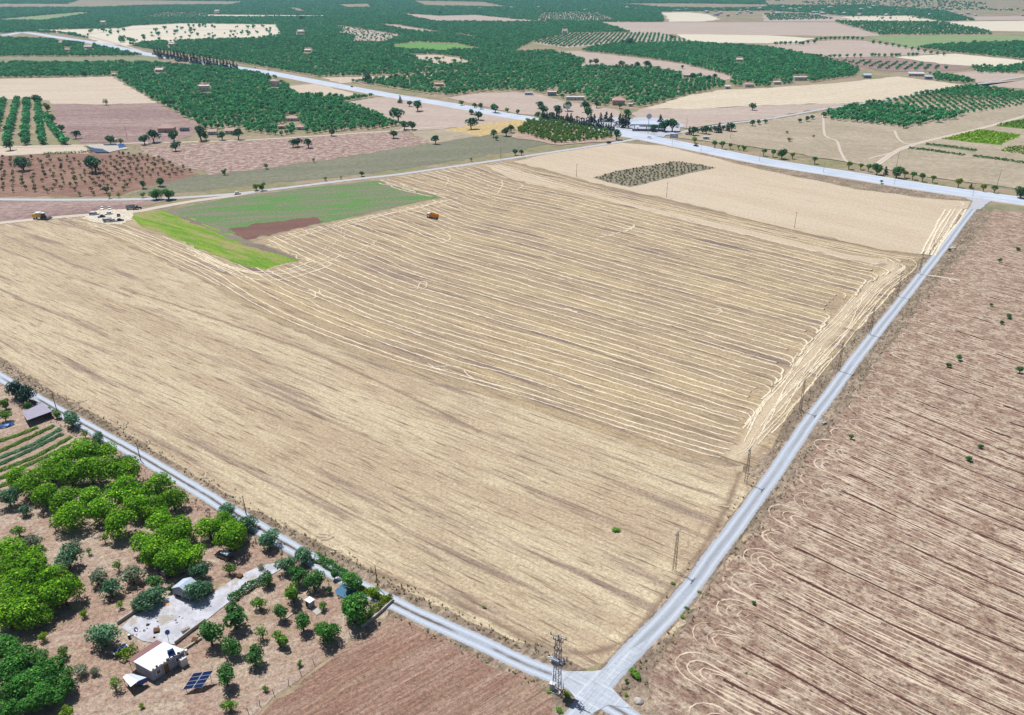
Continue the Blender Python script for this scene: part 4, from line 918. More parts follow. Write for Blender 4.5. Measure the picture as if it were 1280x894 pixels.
def tractor(px, py, px2, py2, paint, label, z=.1):
    a = G(px, py); b = G(px2, py2); rz = math.atan2(b[1] - a[1], b[0] - a[0]); t = thing('tractor', label, 'tractor', (a[0], a[1], z), rz)
    MB().hexa([(.1, -.35, .7), (2.0, -.3, .7), (2.0, .3, .7), (.1, .35, .7), (.1, -.35, 1.5), (1.95, -.28, 1.35), (1.95, .28, 1.35), (.1, .35, 1.5)]).build('bonnet', M[paint], t)
    MB().hexa([(-1.2, -.6, .8), (.1, -.6, .8), (.1, .6, .8), (-1.2, .6, .8), (-1.1, -.55, 2.3), (0, -.5, 2.3), (0, .5, 2.3), (-1.1, .55, 2.3)]).build('cab', M['glass'], t)
    MB().quadbox((-.55, 0, 2.3), 1.4, 1.3, .12).build('cab_roof', M[paint], t)
    for y in (-.8, .8): wheel(t, -.8, y, .78, .4); wheel(t, 1.5, y, .45, .28)
    MB().tube((1.2, 0, 1.4), (1.2, 0, 2.2), .05).build('exhaust', M['dark'], t)
    return t
def trailer(px, py, px2, py2, paint, label, L=4.2, W=2.1, hh=1.0, cover=None, z=.1):
    a = G(px, py); b = G(px2, py2); rz = math.atan2(b[1] - a[1], b[0] - a[0]); t = thing('farm_trailer', label, 'trailer', (a[0], a[1], z), rz)
    MB().quadbox((0, 0, .75), L, W, .14).build('chassis', M['dark'], t)
    for sx, sy, dx, dy in ((0, W / 2, L, .06), (0, -W / 2, L, .06), (L / 2, 0, .06, W), (-L / 2, 0, .06, W)):
        MB().quadbox((sx, sy, .89), dx, dy, hh, ).build('side_board', M[paint], t)
    if cover: MB().quadbox((0, 0, .9), L - .15, W - .15, hh * .85, 0, .9).build('load', M[cover], t)
    for x in (-L / 3, L / 3):
        for y in (-W / 2 + .1, W / 2 - .1): wheel(t, x, y, .42, .26)
    MB().tube((L / 2, 0, .8), (L / 2 + 1.3, 0, .6), .06).build('drawbar', M['dark'], t)
    return t
car(280, 697, 268, 692, 'car_dark', 'dark blue estate car parked at the edge of the walnut trees, clear of the shade', suv=True, L=4.7, roofm='car_silver')
car(207, 719, 196, 712, 'car_dark', 'dark car half hidden under the walnut trees beside the gabled shed', roofm='car_silver')
car(128, 261.8, 126, 268, 'car_white', 'white car facing the camera, left of the pair behind the harvest crew', L=4.2)
car(137, 261.8, 140, 268, 'car_white', 'white car with dark windscreen, right of the pair behind the harvest crew', L=4.0)
car(136, 268.2, 128, 269, 'car_white', 'white car parked side-on in the middle of the harvest crew vehicles', L=4.6)
car(118, 268.8, 130, 268, 'car_silver', 'pale blue-grey pickup at the left end of the harvest crew vehicles', name='pickup', cat='pickup', L=5.6, W=2.0, suv=True)
car(127, 272, 120, 273, 'navy', 'navy blue car just in front of the pale pickup', L=4.2)
trailer(134.5, 277.5, 141, 277, 'greyw', 'grey boxed trailer at the front of the harvest crew vehicles', L=4.6, hh=1.3, cover='white')
car(142, 277.5, 148, 277, 'car_silver', 'light blue van coupled beside the grey trailer', name='small_van', cat='van', L=4.4, suv=True)
car(150, 276.5, 156, 276, 'dark', 'black car at the right end beside the green plot corner', L=4.4)
car(148.5, 270.5, 150, 266, 'navy', 'small dark blue car standing alone on the pale track', L=3.6)
trailer(163.5, 262, 172, 261, 'greyw', 'dark grey high-sided trailer behind the dark tractor on the track', L=5.2, hh=1.6, cover='dark')
tractor(173, 262, 180, 261, 'dark', 'dark tractor on the dirt track pulling towards the right')
car(297, 243.3, 307, 242, 'car_white', 'white car driving alone on the gravel road left of the green plot', L=4.6, z=.3)
car(761, 179.5, 772, 177, 'dark', 'dark pickup on the gravel road just before the highway', name='pickup', cat='pickup', L=5.2, suv=True, z=.3)
car(812, 173.5, 825, 176, 'car_white', 'white car on the highway opposite the fuel station sign', L=4.6, z=.55)
car(870, 183.8, 890, 187.5, 'dark', 'black car driving on the highway right of the fuel station', L=4.8, z=.55)
car(336, 88.3, 345, 90, 'car_red', 'dark red car far along the highway on the left', L=4.6, z=.55)
car(440, 109.5, 450, 111.5, 'dark', 'dark car on the highway between the orchards', L=4.6, z=.55)
car(319, 85.5, 330, 87.5, 'car_red', 'small dark car farthest along the highway', L=4.6, z=.55)
car(728, 149.5, 736, 149.5, 'car_red', 'red car parked left on the station forecourt', L=4.6, z=.5)
car(722, 147.8, 730, 147.5, 'dark', 'dark car parked behind the red car at the forecourt', L=4.6, z=.5)
car(790, 158, 800, 160, 'car_white', 'white car waiting by the fuel pumps', L=4.6, z=.5)
car(820, 160.5, 828, 161.5, 'navy', 'dark blue car under the fuel station canopy', L=4.6, z=.5)

def lorry():
    a = G(541, 273); b = G(552, 275.2); rz = math.atan2(b[1] - a[1], b[0] - a[0]); t = thing('grain_truck', 'orange tipper truck with white cab standing on the swathed field', 'truck', (a[0], a[1], .1), rz)
    MB().quadbox((0, 0, .7), 7.6, .9, .25).build('chassis', M['dark'], t)
    for sx, sy, dx, dy in ((.8, 1.2, 5.6, .08), (.8, -1.2, 5.6, .08), (3.6, 0, .08, 2.4), (-2.0, 0, .08, 2.4)): MB().quadbox((sx, sy, 1.0), dx, dy, 1.75).build('side_board', M['orange'], t)
    p = MB()
    for i in range(7):
        for s_ in (-1, 1): p.quadbox((-1.95 + i * .92, s_ * 1.26, 1.0), .12, .1, 1.78)
    p.build('side_ribs', M['orange'], t)
    MB().quadbox((.8, 0, 1.0), 5.4, 2.3, .7).build('grain_load', M['yellow'], t)
    MB().hexa([(-4.1, -1.15, .6), (-2.2, -1.15, .6), (-2.2, 1.15, .6), (-4.1, 1.15, .6), (-3.8, -1.1, 2.7), (-2.2, -1.1, 2.7), (-2.2, 1.1, 2.7), (-3.8, 1.1, 2.7)]).build('cab', M['car_white'], t)
    MB().hexa([(-4.07, -1.0, 1.7), (-4.0, -1.0, 1.7), (-4.0, 1.0, 1.7), (-4.07, 1.0, 1.7), (-3.9, -.95, 2.5), (-3.8, -.95, 2.5), (-3.8, .95, 2.5), (-3.9, .95, 2.5)]).build('windscreen', M['glass'], t)
    for s_ in (-1, 1): MB().quadbox((-3.0, s_ * 1.14, 1.7), .9, .04, .7).build('side_window', M['glass'], t)
    for x in (-3.1, 1.6, 2.8):
        for y in (-1.05, 1.05): wheel(t, x, y, .5, .35)
lorry()
def combine():
    a = G(51, 274); b = G(66, 274.3); rz = math.atan2(b[1] - a[1], b[0] - a[0]); t = thing('combine_harvester', 'yellow and green combine harvester with black header at the field corner', 'combine harvester', (a[0], a[1], .1), rz)
    MB().hexa([(-4.4, -1.3, 1.4), (1.2, -1.3, 1.2), (1.2, 1.3, 1.2), (-4.4, 1.3, 1.4), (-4.0, -1.2, 3.1), (1.2, -1.2, 3.4), (1.2, 1.2, 3.4), (-4.0, 1.2, 3.1)]).build('body', M['yellow'], t)
    MB().hexa([(-2.0, -1.1, 3.3), (.4, -1.1, 3.3), (.4, 1.1, 3.3), (-2.0, 1.1, 3.3), (-2.4, -1.4, 4.0), (.6, -1.4, 4.0), (.6, 1.4, 4.0), (-2.4, 1.4, 4.0)]).build('grain_tank', M['white'], t)
    MB().hexa([(1.25, -.95, 1.7), (2.9, -.85, 1.7), (2.9, .85, 1.7), (1.25, .95, 1.7), (1.25, -.9, 3.6), (2.6, -.8, 3.6), (2.6, .8, 3.6), (1.25, .9, 3.6)]).build('cab', M['glass'], t)
    MB().quadbox((1.95, 0, 3.6), 1.9, 2.0, .16).build('cab_roof', M['white'], t)
    MB().hexa([(2.6, -.7, .5), (4.4, -.7, .3), (4.4, .7, .3), (2.6, .7, .5), (2.6, -.7, 1.5), (4.4, -.7, .9), (4.4, .7, .9), (2.6, .7, 1.5)]).build('feeder_house', M['green'], t)
    hd = MB().hexa([(4.4, -2.8, .15), (5.8, -2.8, .1), (5.8, 2.8, .1), (4.4, 2.8, .15), (4.4, -2.8, 1.1), (4.9, -2.8, .6), (4.9, 2.8, .6), (4.4, 2.8, 1.1)]).build('header', M['dark'], t)
    m = MB().tube((5.4, -2.7, .95), (5.4, 2.7, .95), .08)
    for i in range(6):
        a_ = i * math.pi / 3; m.bar((5.4 + .5 * math.cos(a_), -2.7, .95 + .5 * math.sin(a_)), (5.4 + .5 * math.cos(a_), 2.7, .95 + .5 * math.sin(a_)), .03)
    m.build('reel', M['steel'], hd)
    for y in (-1.5, 1.5): wheel(t, 1.8, y, .95, .6, 'green'); wheel(t, -3.2, y * .85, .55, .35, 'green')
    MB().tube((-1.5, 1.4, 3.2), (-4.8, 1.7, 3.6), .18).build('unloading_auger', M['green'], t)
combine()

# ------------------------------------------------------------------ poles and masts
def wood_pole(px, py, h, label, group, name='utility_pole', arms=True, r=.14, lean=(0, 0), z=.1):
    x, y = G(px, py); t = thing(name, label, 'pole', (x, y, z), 0, group)
    MB().tube((0, 0, -.2), (lean[0], lean[1], h), r, r * .62, 8).build('shaft', M['pole_wood'], t)
    if arms:
        ca = MB().quadbox((lean[0], lean[1], h - .35), 1.3, .1, .12, DEG(50)).build('crossarm', M['pole_wood'], t)
        for s_ in (-.5, 0, .5): MB().tube((lean[0] + s_ * math.cos(DEG(50)), lean[1] + s_ * math.sin(DEG(50)), h - .23), (lean[0] + s_ * math.cos(DEG(50)), lean[1] + s_ * math.sin(DEG(50)), h), .06).build('insulator', M['insul'], ca)
    return t
for px, py, h, lb in ((70.5, 511, 5.6, 'behind the grey shed'), (176, 576, 6.4, 'above the walnut grove, second from the left edge'), (308, 644, 6.0, 'beside the dark tree, third from the left edge'), (472.5, 736, 6.6, 'above the yellow hedge corner, nearest the crossroads')):
    wood_pole(px, py, h, f'dark wooden pole {lb}', 'poles along the left gravel track', lean=(-.3, .1), arms=False)
for px, py, h, lb, nm in ((626, 199.5, 9, 'wooden pole beside the far gravel road at the top of the swathed field', 'utility_pole'), (720.5, 221.5, 9, 'wooden pole on the strip left of the shrub block', 'utility_pole'), (833, 247, 9.5, 'wooden pole just below the shrub block', 'utility_pole'), (993, 285, 9, 'wooden pole alone on the pale stubble field', 'utility_pole'),
                          (1119.5, 212, 13, 'tall wooden pole in the roadside tree row, taller of the two right of the highway', 'utility_pole'), (1246, 232.5, 11, 'leaning wooden pole behind the highway at the far right', 'utility_pole'), (159, 174.5, 10, 'wooden pole at the near edge of the mauve field', 'utility_pole'), (858, 161, 9, 'wooden pole beside the side road behind the hedge of conifers', 'utility_pole'), (913, 174, 8, 'short pole on the dry grazing land right of the conifers', 'utility_pole')):
    wood_pole(px, py, h, lb, None, nm, lean=(.6 if px > 1100 else .05, 0))
wood_pole(1166, 312, 5, 'short dark post beside the parallel swaths at the right track', None, arms=False)
def street_lamp(px, py, h, label, group):
    x, y = G(px, py); t = thing('lamp_post', label, 'lamp post', (x, y, .3), 0, group)
    MB().tube((0, 0, 0), (0, 0, h), .11, .06, 6).build('shaft', M['steel'], t); MB().tube((0, 0, h), (1.2, -1.2, h + .4), .05).build('arm', M['steel'], t)
    MB().quadbox((1.4, -1.4, h + .3), .7, .3, .14, DEG(-45)).build('lamp_head', M['white'], t)
for i, (px, py) in enumerate(((1029, 216.5), (1117.5, 232), (1215.5, 246.5), (876, 191), (949, 202.5), (840, 183))):
    street_lamp(px, py, 8.5, ['slim lamp post at the near kerb of the highway, third from the station', 'slim lamp post at the near kerb, opposite the tall wooden pole', 'slim lamp post where the right track meets the highway', 'slim lamp post near the black car on the highway', 'slim lamp post between the black car and the first ball trees', 'slim lamp post under the blue road sign'][i], 'lamp posts along the highway')
def lattice(m, h, w0, w1, n, r=.05, dirs=None):
    P = lambda k, i: Vector(((w0 + (w1 - w0) * k) / 2 * (-1, 1, 1, -1)[i], (w0 + (w1 - w0) * k) / 2 * (-1, -1, 1, 1)[i], h * k))
    for i in range(4): m.bar(P(0, i), P(1, i), r)
    for k in range(n):
        for i in range(4):
            j = (i + 1) % 4; a, b = (i, j) if k % 2 else (j, i); m.bar(P(k / n, a), P((k + 1) / n, b), r * .6)
    return m
def lattice_pole(px, py, h, label, seed):
    x, y = G(px, py); t = thing('lattice_pole', label, 'power pole', (x, y, .1), DEG(55), 'lattice power poles along the right track')
    lattice(MB(), h, .7, .38, 9, .04).build('lattice_shaft', M['pole_wood'], t)
    ca = MB().quadbox((0, 0, h), 2.6, .12, .12).quadbox((0, 0, h - .5), .9, .1, .1).build('crossarm', M['steel'], t)
    for s_ in (-1.2, 0, 1.2): MB().tube((s_, 0, h + .1), (s_, 0, h + .45), .08, .05).build('insulator', M['insul'], ca)
for i, (px, py) in enumerate(((842.7, 714), (932, 604), (1000, 514), (1048, 464), (1087, 419), (1121.5, 371), (1149, 343))):
    lattice_pole(px, py, 11.0, f'lattice power pole by the right track, {["nearest the crossroads", "second from the crossroads, at the swath ends", "third from the crossroads", "fourth from the crossroads", "fifth from the crossroads", "sixth from the crossroads", "farthest, at the pale field corner"][i]}', i)
def pylon():
    x, y = G(696, 864); t = thing('transformer_tower', 'tall steel lattice tower carrying a transformer at the crossroads', 'power tower', (x, y, .1), DEG(-28))
    h = 13.8
    lattice(MB(), h, 1.3, .8, 10, .085).build('lattice_shaft', M['steel'], t)
    p = MB().quadbox((0, 0, 7.6), 3.0, 1.7, .14)
    for a, b in (((-1.5, -.85), (1.5, -.85)), ((-1.5, .85), (1.5, .85)), ((-1.5, -.85), (-1.5, .85)), ((1.5, -.85), (1.5, .85))):
        p.bar((*a, 8.5), (*b, 8.5), .04); p.bar((*a, 7.7), (*a, 8.5), .04)
    p.build('platform', M['steel'], t)
    tr = MB().quadbox((0, -.9, 7.8), 1.5, .9, 1.3).build('transformer', M['greyw'], t)
    f = MB()
    for i in range(7): f.quadbox((-.66 + i * .22, -1.42, 7.9), .05, .16, 1.0)
    f.build('cooling_fins', M['greyw'], tr)
    for s_ in (-.45, 0, .45): MB().tube((s_, -.9, 9.1), (s_, -.9, 9.6), .08, .05).build('bushing', M['insul'], tr)
    for s_ in (-1, 0, 1): MB().tube((1.75 if s_ else 1.3, s_ * .5, 8.0), (1.75 if s_ else 1.3, s_ * .5, 9.2), .11, .09).build('fuse', M['insul'], t)
    for zz, wd in ((h, 3.4), (h - .9, 2.2), (h - 3.2, 1.8)):
        ca = MB().quadbox((0, 0, zz), wd, .16, .16).quadbox((0, 0, zz), .16, wd * .6, .14).build('crossarm', M['steel'], t)
        for s_ in (-wd / 2 + .1, 0, wd / 2 - .1): MB().tube((s_, 0, zz + .12), (s_, 0, zz + .65), .12, .07).build('insulator', M['insul'], ca)
    MB().tube((-.75, .5, h - 5.6), (-2.9, 1.6, h - 7.6), .09).build('white_stay', M['white'], t)
    MB().quadbox((.0, 0, -.2), 1.9, 1.9, .35).build('footing', M['stone'], t)
    c = thing('electric_cabinet', 'white metal electric cabinet at the foot of the transformer tower', 'cabinet', (*G(690.5, 862.5), .1), DEG(-20))
    MB().quadbox((0, 0, .15), 1.0, .75, 1.5).build('body', M['cab'], c); MB().quadbox((0, 0, 1.65), 1.12, .87, .1).build('lid', M['white'], c); MB().quadbox((0, 0, -.1), 1.1, .85, .25).build('plinth', M['stone'], c)
    for s_ in (-.24, .24): MB().quadbox((s_, -.385, .25), .42, .03, 1.25).build('door', M['cab'], c)
pylon()
def cables():
    P = [(*G(696, 864), 13.9)] + [(*G(px, py), 11.2) for px, py in ((842.7, 714), (932, 604), (1000, 514), (1048, 464), (1087, 419), (1121.5, 371), (1149, 343))]
    for j, o in enumerate((-1.2, 0, 1.2)):
        m = MB(); c, s_ = math.cos(DEG(-35)), math.sin(DEG(-35))
        for a, b in zip(P[:-1], P[1:]):
            q = [Vector((a[0] + (b[0] - a[0]) * t + o * c, a[1] + (b[1] - a[1]) * t + o * s_, a[2] + (b[2] - a[2]) * t + .3 - 3.2 * t * (1 - t))) for t in np.linspace(0, 1, 9)]
            for u, v in zip(q[:-1], q[1:]): m.tube(u, v, .016, .016, 3, False)
        tagp(m.build('power_cable', M['steel']), ['thin power cable along the right track, the one nearest the stubble field', 'thin middle power cable along the right track', 'thin power cable along the right track, the one nearest the road'][j], 'cable', 'cables along the right track')
cables()
sheetP = wood_pole(704, 862, 1.6, 'short leaning marker post right of the transformer tower', None, 'marker_post', arms=False, r=.08)

# ------------------------------------------------------------------ the farmyard
def wp(px, z=.0): return [G(a, b, z) for a, b in px]
def slab(name, px, z0, z1, mat, label=None, cat=None, parent=None, kind=None):
    P = wp(px); n = len(P); m = MB(); m.v = [(x, y, z0) for x, y in P] + [(x, y, z1) for x, y in P]
    ar = sum(P[i][0] * P[(i + 1) % n][1] - P[(i + 1) % n][0] * P[i][1] for i in range(n))
    if ar < 0: P = P[::-1]; m.v = [(x, y, z0) for x, y in P] + [(x, y, z1) for x, y in P]
    m.f = [tuple(range(n, 2 * n))] + [(i, (i + 1) % n, n + (i + 1) % n, n + i) for i in range(n)]
    o = m.build(name, mat, parent); return tagp(o, label, cat, None, kind)
YARD = [(152,786),(166,771),(180,764),(198,755),(214,744),(240,753),(256,748),(272,738),(290,726),(308,716),(330,707),(348,704),(352,712),(338,720),(322,730),(304,740),(288,752),(268,768),(256,778),(238,792),(219,806),(205,806),(178,802)]
slab('concrete_yard', YARD, .0, .2, M['conc'], kind='structure')
def wall(px, hgt, th, mat, label, name='garden_wall'):
    P = resample(Gn(px), 3.0)[0]; m = MB()
    for a, b in zip(P[:-1], P[1:]):
        d = (b - a) / np.hypot(*(b - a)); q = np.array([-d[1], d[0]]) * th / 2
        m.hexa([(*(a - q), 0), (*(b - q), 0), (*(b + q), 0), (*(a + q), 0), (*(a - q), hgt), (*(b - q), hgt), (*(b + q), hgt), (*(a + q), hgt)])
    return tagp(m.build(name, mat), label, 'wall')
wall([(147,781),(160,772),(172,764)], .9, .25, M['stone'], 'low pale wall along the left side of the concrete yard')
wall([(219,806),(238,791),(257,777)], .9, .25, M['stone'], 'low wall along the lower right side of the concrete yard')
wall([(228,815),(240,808),(252,799)], .6, .3, M['stone'], 'short white wall running away from the house corner')
wall([(452,785),(470,772),(491,752)], .8, .35, M['stone'], 'white stone wall at the lower garden corner')
wall([(346,782),(360,772),(372,762)], .25, .35, M['stone'], 'low white kerb beside the small white hut', 'garden_kerb')

def gable_house(px, py, rz, W, D, hh, rise, wallm, roofm, label, name='house', cat='house', flat=False, z=.1, win=((-.3, .3), (-.3, .3)), over=.35, hip=False, chim=False, door=True, ws=1.0):
    x, y = G(px, py); t = thing(name, label, cat, (x, y, z), rz)
    MB().quadbox((0, 0, 0), W, D, hh).build('wall', M[wallm], t)
    if flat: rf = MB().quadbox((0, 0, hh), W + .3, D + .3, .22).build('roof', M[roofm], t)
    else:
        a, b = W / 2 + over, D / 2 + over; k = (a - b * .9 if hip else a); z0, z1 = hh + .003, hh + rise
        v = [(-a, -b, z0), (a, -b, z0), (a, b, z0), (-a, b, z0), (-k, 0, z1), (k, 0, z1)]
        m = MB(); m.v = v; m.f = [(0, 1, 5, 4), (2, 3, 4, 5), (1, 2, 5), (3, 0, 4), (0, 3, 2, 1)]; rf = m.build('roof', M[roofm], t)
        so = rf.modifiers.new('thick', 'SOLIDIFY'); so.thickness = .12; so.offset = -1
    if chim: MB().quadbox((W * .2, 0, hh + (0 if flat else rise * .5)), .6, .6, 1.2).build('chimney', M[wallm], rf)
    for s_, lst in ((-1, win[0]), (1, win[1])):
        for u in lst:
            f = MB().quadbox((u * W, s_ * (D / 2 + .02), hh * .42), 1.1 * ws, .08, 1.1 * ws).build('window', M['white'], t)
            MB().quadbox((u * W, s_ * (D / 2 + .05), hh * .42 + .1), .86 * ws, .06, .86 * ws).build('pane', M['glass'], f)
    for s_ in (-1, 1):
        f = MB().quadbox((s_ * (W / 2 + .02), 0, hh * .42), .08, 1.0 * ws, 1.0 * ws).build('window', M['white'], t)
        MB().quadbox((s_ * (W / 2 + .05), 0, hh * .42 + .1), .06, .8 * ws, .8 * ws).build('pane', M['glass'], f)
    if door: MB().quadbox((0, -D / 2 - .03, .02), .95, .08, 2.05).build('door', M['brown'], t)
    return t
def farmhouse():
    # roof corners read off the photograph at eaves height
    z = 2.8; A, B, Cc, D = [Vector((*G(px, py, z), z)) for px, py in ((167, 828), (204.6, 803.5), (231, 813.5), (189, 840))]
    ctr = (A + B + Cc + D) / 4; t = thing('farmhouse', 'white flat-roofed farmhouse with a reddish side roof at the lower end of the yard', 'house', (ctr.x, ctr.y, .1), 0)
    L = lambda v, zz=None, k=1.0: ((v.x - ctr.x) * k, (v.y - ctr.y) * k, (v.z if zz is None else zz))
    m = MB(); m.hexa([L(D, 0, .96), L(Cc, 0, .96), L(B, 0, .96), L(A, 0, .96), L(D, z - .1, .96), L(Cc, z - .1, .96), L(B, z - .1, .96), L(A, z - .1, .96)]); m.build('wall', M['greyw'], t)
    r = MB(); r.hexa([L(D, z - .1), L(Cc, z - .1), L(B, z - .1), L(A, z - .1), L(D, z + .12), L(Cc, z + .12), L(B, z + .12), L(A, z + .12)]); rf = r.build('roof', M['white'], t)
    # ragged parapet stones along the front edge, dish and boiler on the roof
    rr = random.Random(4)
    for i in range(9):
        p = D.lerp(Cc, (i + .5) / 9); q = L(p, z + .12, .97); MB().quadbox(q, rr.uniform(.35, .7), rr.uniform(.3, .5), rr.uniform(.15, .4), rr.random() * 3).build('roof_stone', M[('stone', 'dark', 'white')[i % 3]], rf)
    tk = thing('water_tank', 'blue water heater tank on the roof of the farmhouse', 'tank', (*G(214, 818, z + .3), z + .3), DEG(40))
    MB().tube((-.6, 0, 1.0), (.6, 0, 1.0), .32, .32, 12).build('drum', M['blue'], tk); MB().hexa([(-.7, -1.2, .05), (.7, -1.2, .05), (.7, .0, .75), (-.7, .0, .75), (-.7, -1.2, .1), (.7, -1.2, .1), (.7, 0, .8), (-.7, 0, .8)]).build('collector', M['panel'], tk)
    fr = MB()
    for s_ in (-.55, .55): fr.bar((s_, 0, 0), (s_, 0, .8), .03); fr.bar((s_, -1.1, 0), (s_, 0, .0), .03)
    fr.build('frame', M['steel'], tk)
    # lean-to roof on the left side
    z2 = 2.45; E = Vector((*G(159, 825.5, z2), z2)); F_ = Vector((*G(196, 800.5, z2), z2))
    m = MB(); m.hexa([L(E, z2 - .06), L(A, z - .25), L(B, z - .25), L(F_, z2 - .06), L(E, z2 + .04), L(A, z - .13), L(B, z - .13), L(F_, z2 + .04)]); m.build('side_roof', M['redroof'], t)
    m = MB()
    for k in (.03, .35, .68, .97):
        p = E.lerp(F_, k); m.bar(L(p, 0, .97), L(p, z2 - .06, .97), .06)
    m.build('veranda_post', M['dark'], t)
    # windows and door in the lit front wall (D-C side)
    d = (Cc - D).normalized(); nrm = Vector((d.y, -d.x, 0))
    ang = math.atan2(d.y, d.x); Ln = (Cc - D).length
    for k, kind_ in ((.18, 'w'), (.42, 'd'), (.78, 'w')):
        p = D.lerp(Cc, k) ; q = ((p.x - ctr.x) * .96 + nrm.x * .03, (p.y - ctr.y) * .96 + nrm.y * .03)
        if kind_ == 'w':
            f = MB().quadbox((*q, 1.1), 1.0, .08, 1.1, ang).build('window', M['white'], t); MB().quadbox((q[0] + nrm.x * .03, q[1] + nrm.y * .03, 1.2), .8, .06, .9, ang).build('pane', M['glass'], f)
        else: MB().quadbox((*q, .02), .95, .08, 2.1, ang).build('door', M['brown'], t)
    # step-out annex
    c = D.lerp(Cc, .86) + nrm * .9; MB().quadbox((c.x - ctr.x - nrm.x * .3, c.y - ctr.y - nrm.y * .3, 0), 1.4, 1.1, 2.0, ang).build('annex', M['wall'], t)
    # dish beside the roof
    x, y = G(212, 806, 0); dd = thing('satellite_dish', 'blue-grey satellite dish standing at the far corner of the farmhouse', 'dish', (x, y, .16))
    MB().tube((0, 0, 0), (0, 0, 3.2), .05).build('mast', M['steel'], dd); MB().tube((0, 0, 3.2), (.15, -.1, 3.35), .1, .55, 12).build('bowl', M['car_blue'], dd)
farmhouse()
def gabled_shed():
    a = Vector((*G(217.5, 745.5), 0)); b = Vector((*G(238, 753), 0)); d = (b - a).normalized(); n = Vector((-d.y, d.x, 0)); ctr = (a + b) / 2 + n * 1.7
    W = (b - a).length; t = thing('gabled_shed', 'small gabled shed with lilac front and pale blue roof at the top of the yard', 'shed', (ctr.x, ctr.y, .16), math.atan2(d.y, d.x))
    h, r, D = 2.2, 1.25, 3.4; w = W / 2
    for s_ in (-1, 1): MB().quadbox((s_ * (w - .06), 0, 0), .1, D, h).build('side_wall', M['greyw'], t)
    MB().quadbox((0, D / 2 - .05, 0), W - .25, .1, h).build('back_wall', M['greyw'], t)
    m = MB(); m.v = [(-w, -D / 2, .75), (w, -D / 2, .75), (w, -D / 2, h), (0, -D / 2, h + r), (-w, -D / 2, h), (-w, -D / 2 + .08, .75), (w, -D / 2 + .08, .75), (w, -D / 2 + .08, h), (0, -D / 2 + .08, h + r), (-w, -D / 2 + .08, h)]
    m.f = [(0, 1, 2, 3, 4), (9, 8, 7, 6, 5)] + [(i, 5 + i, 5 + (i + 1) % 5, (i + 1) % 5) for i in range(5)]; m.build('front_panel', M['lilac'], t)
    m = MB().hexa([(-w - .2, -D / 2 - .15, h - .12), (0, -D / 2 - .15, h + r), (0, D / 2 + .15, h + r), (-w - .2, D / 2 + .15, h - .12), (-w - .2, -D / 2 - .15, h), (0, -D / 2 - .15, h + r + .12), (0, D / 2 + .15, h + r + .12), (-w - .2, D / 2 + .15, h)])
    m.build('roof_slope', M['blueroof'], t)
    m = MB().hexa([(0.004, -D / 2 - .15, h + r), (w + .2, -D / 2 - .15, h - .12), (w + .2, D / 2 + .15, h - .12), (0.004, D / 2 + .15, h + r), (0.004, -D / 2 - .15, h + r + .12), (w + .2, -D / 2 - .15, h), (w + .2, D / 2 + .15, h), (0.004, D / 2 + .15, h + r + .12)])
    m.build('roof_slope', M['blueroof'], t)
    m = MB()
    for x in (-w + .05, 0, w - .05): m.bar((x, -D / 2, 0), (x, -D / 2, .75), .05)
    m.build('front_post', M['white'], t)
gabled_shed()
def open_shed():
    z = 2.5; P = [Vector((*G(a, b, z), z)) for a, b in ((28, 516), (53, 504), (65, 513.5), (33.5, 525))]; ctr = sum(P, Vector()) / 4
    t = thing('open_shed', 'long shed with a flat grey-lilac sheet roof between the pines and the vegetable rows', 'shed', (ctr.x, ctr.y, .1))
    L = lambda v, zz: (v.x - ctr.x, v.y - ctr.y, zz)
    MB().hexa([L(P[3], z - .35), L(P[2], z - .35), L(P[1], z), L(P[0], z), L(P[3], z - .25), L(P[2], z - .25), L(P[1], z + .1), L(P[0], z + .1)]).build('roof', M['greyroof'], t)
    I = [ctr + (p - ctr) * .93 for p in P]
    for a, b, nm in ((0, 1, 'back_wall'), (1, 2, 'side_wall')):
        u, v = I[a], I[b]; d = (v - u).normalized(); q = Vector((-d.y, d.x, 0)) * .06
        MB().hexa([L(u - q, 0), L(v - q, 0), L(v + q, 0), L(u + q, 0), L(u - q, z - .36), L(v - q, z - .36), L(v + q, z - .36), L(u + q, z - .36)]).build(nm, M['brown'], t)
    for k in (0.02, .34, .66, .98): p = I[3].lerp(I[2], k); MB().bar(L(p, 0), L(p, z - .3), .07).build('post', M['brown'], t)
open_shed()
o = thing('timber_stack', 'brown stack of boards beside the grey shed and the pines', 'timber', (*G(42, 503), .1), DEG(-35))
for i in range(6): MB().quadbox((.05 * (i % 2), -.25 + .25 * (i % 3), .28 * (i // 3)), 3.4, .22, .24, .02 * i).build('board', M['brown'], o)
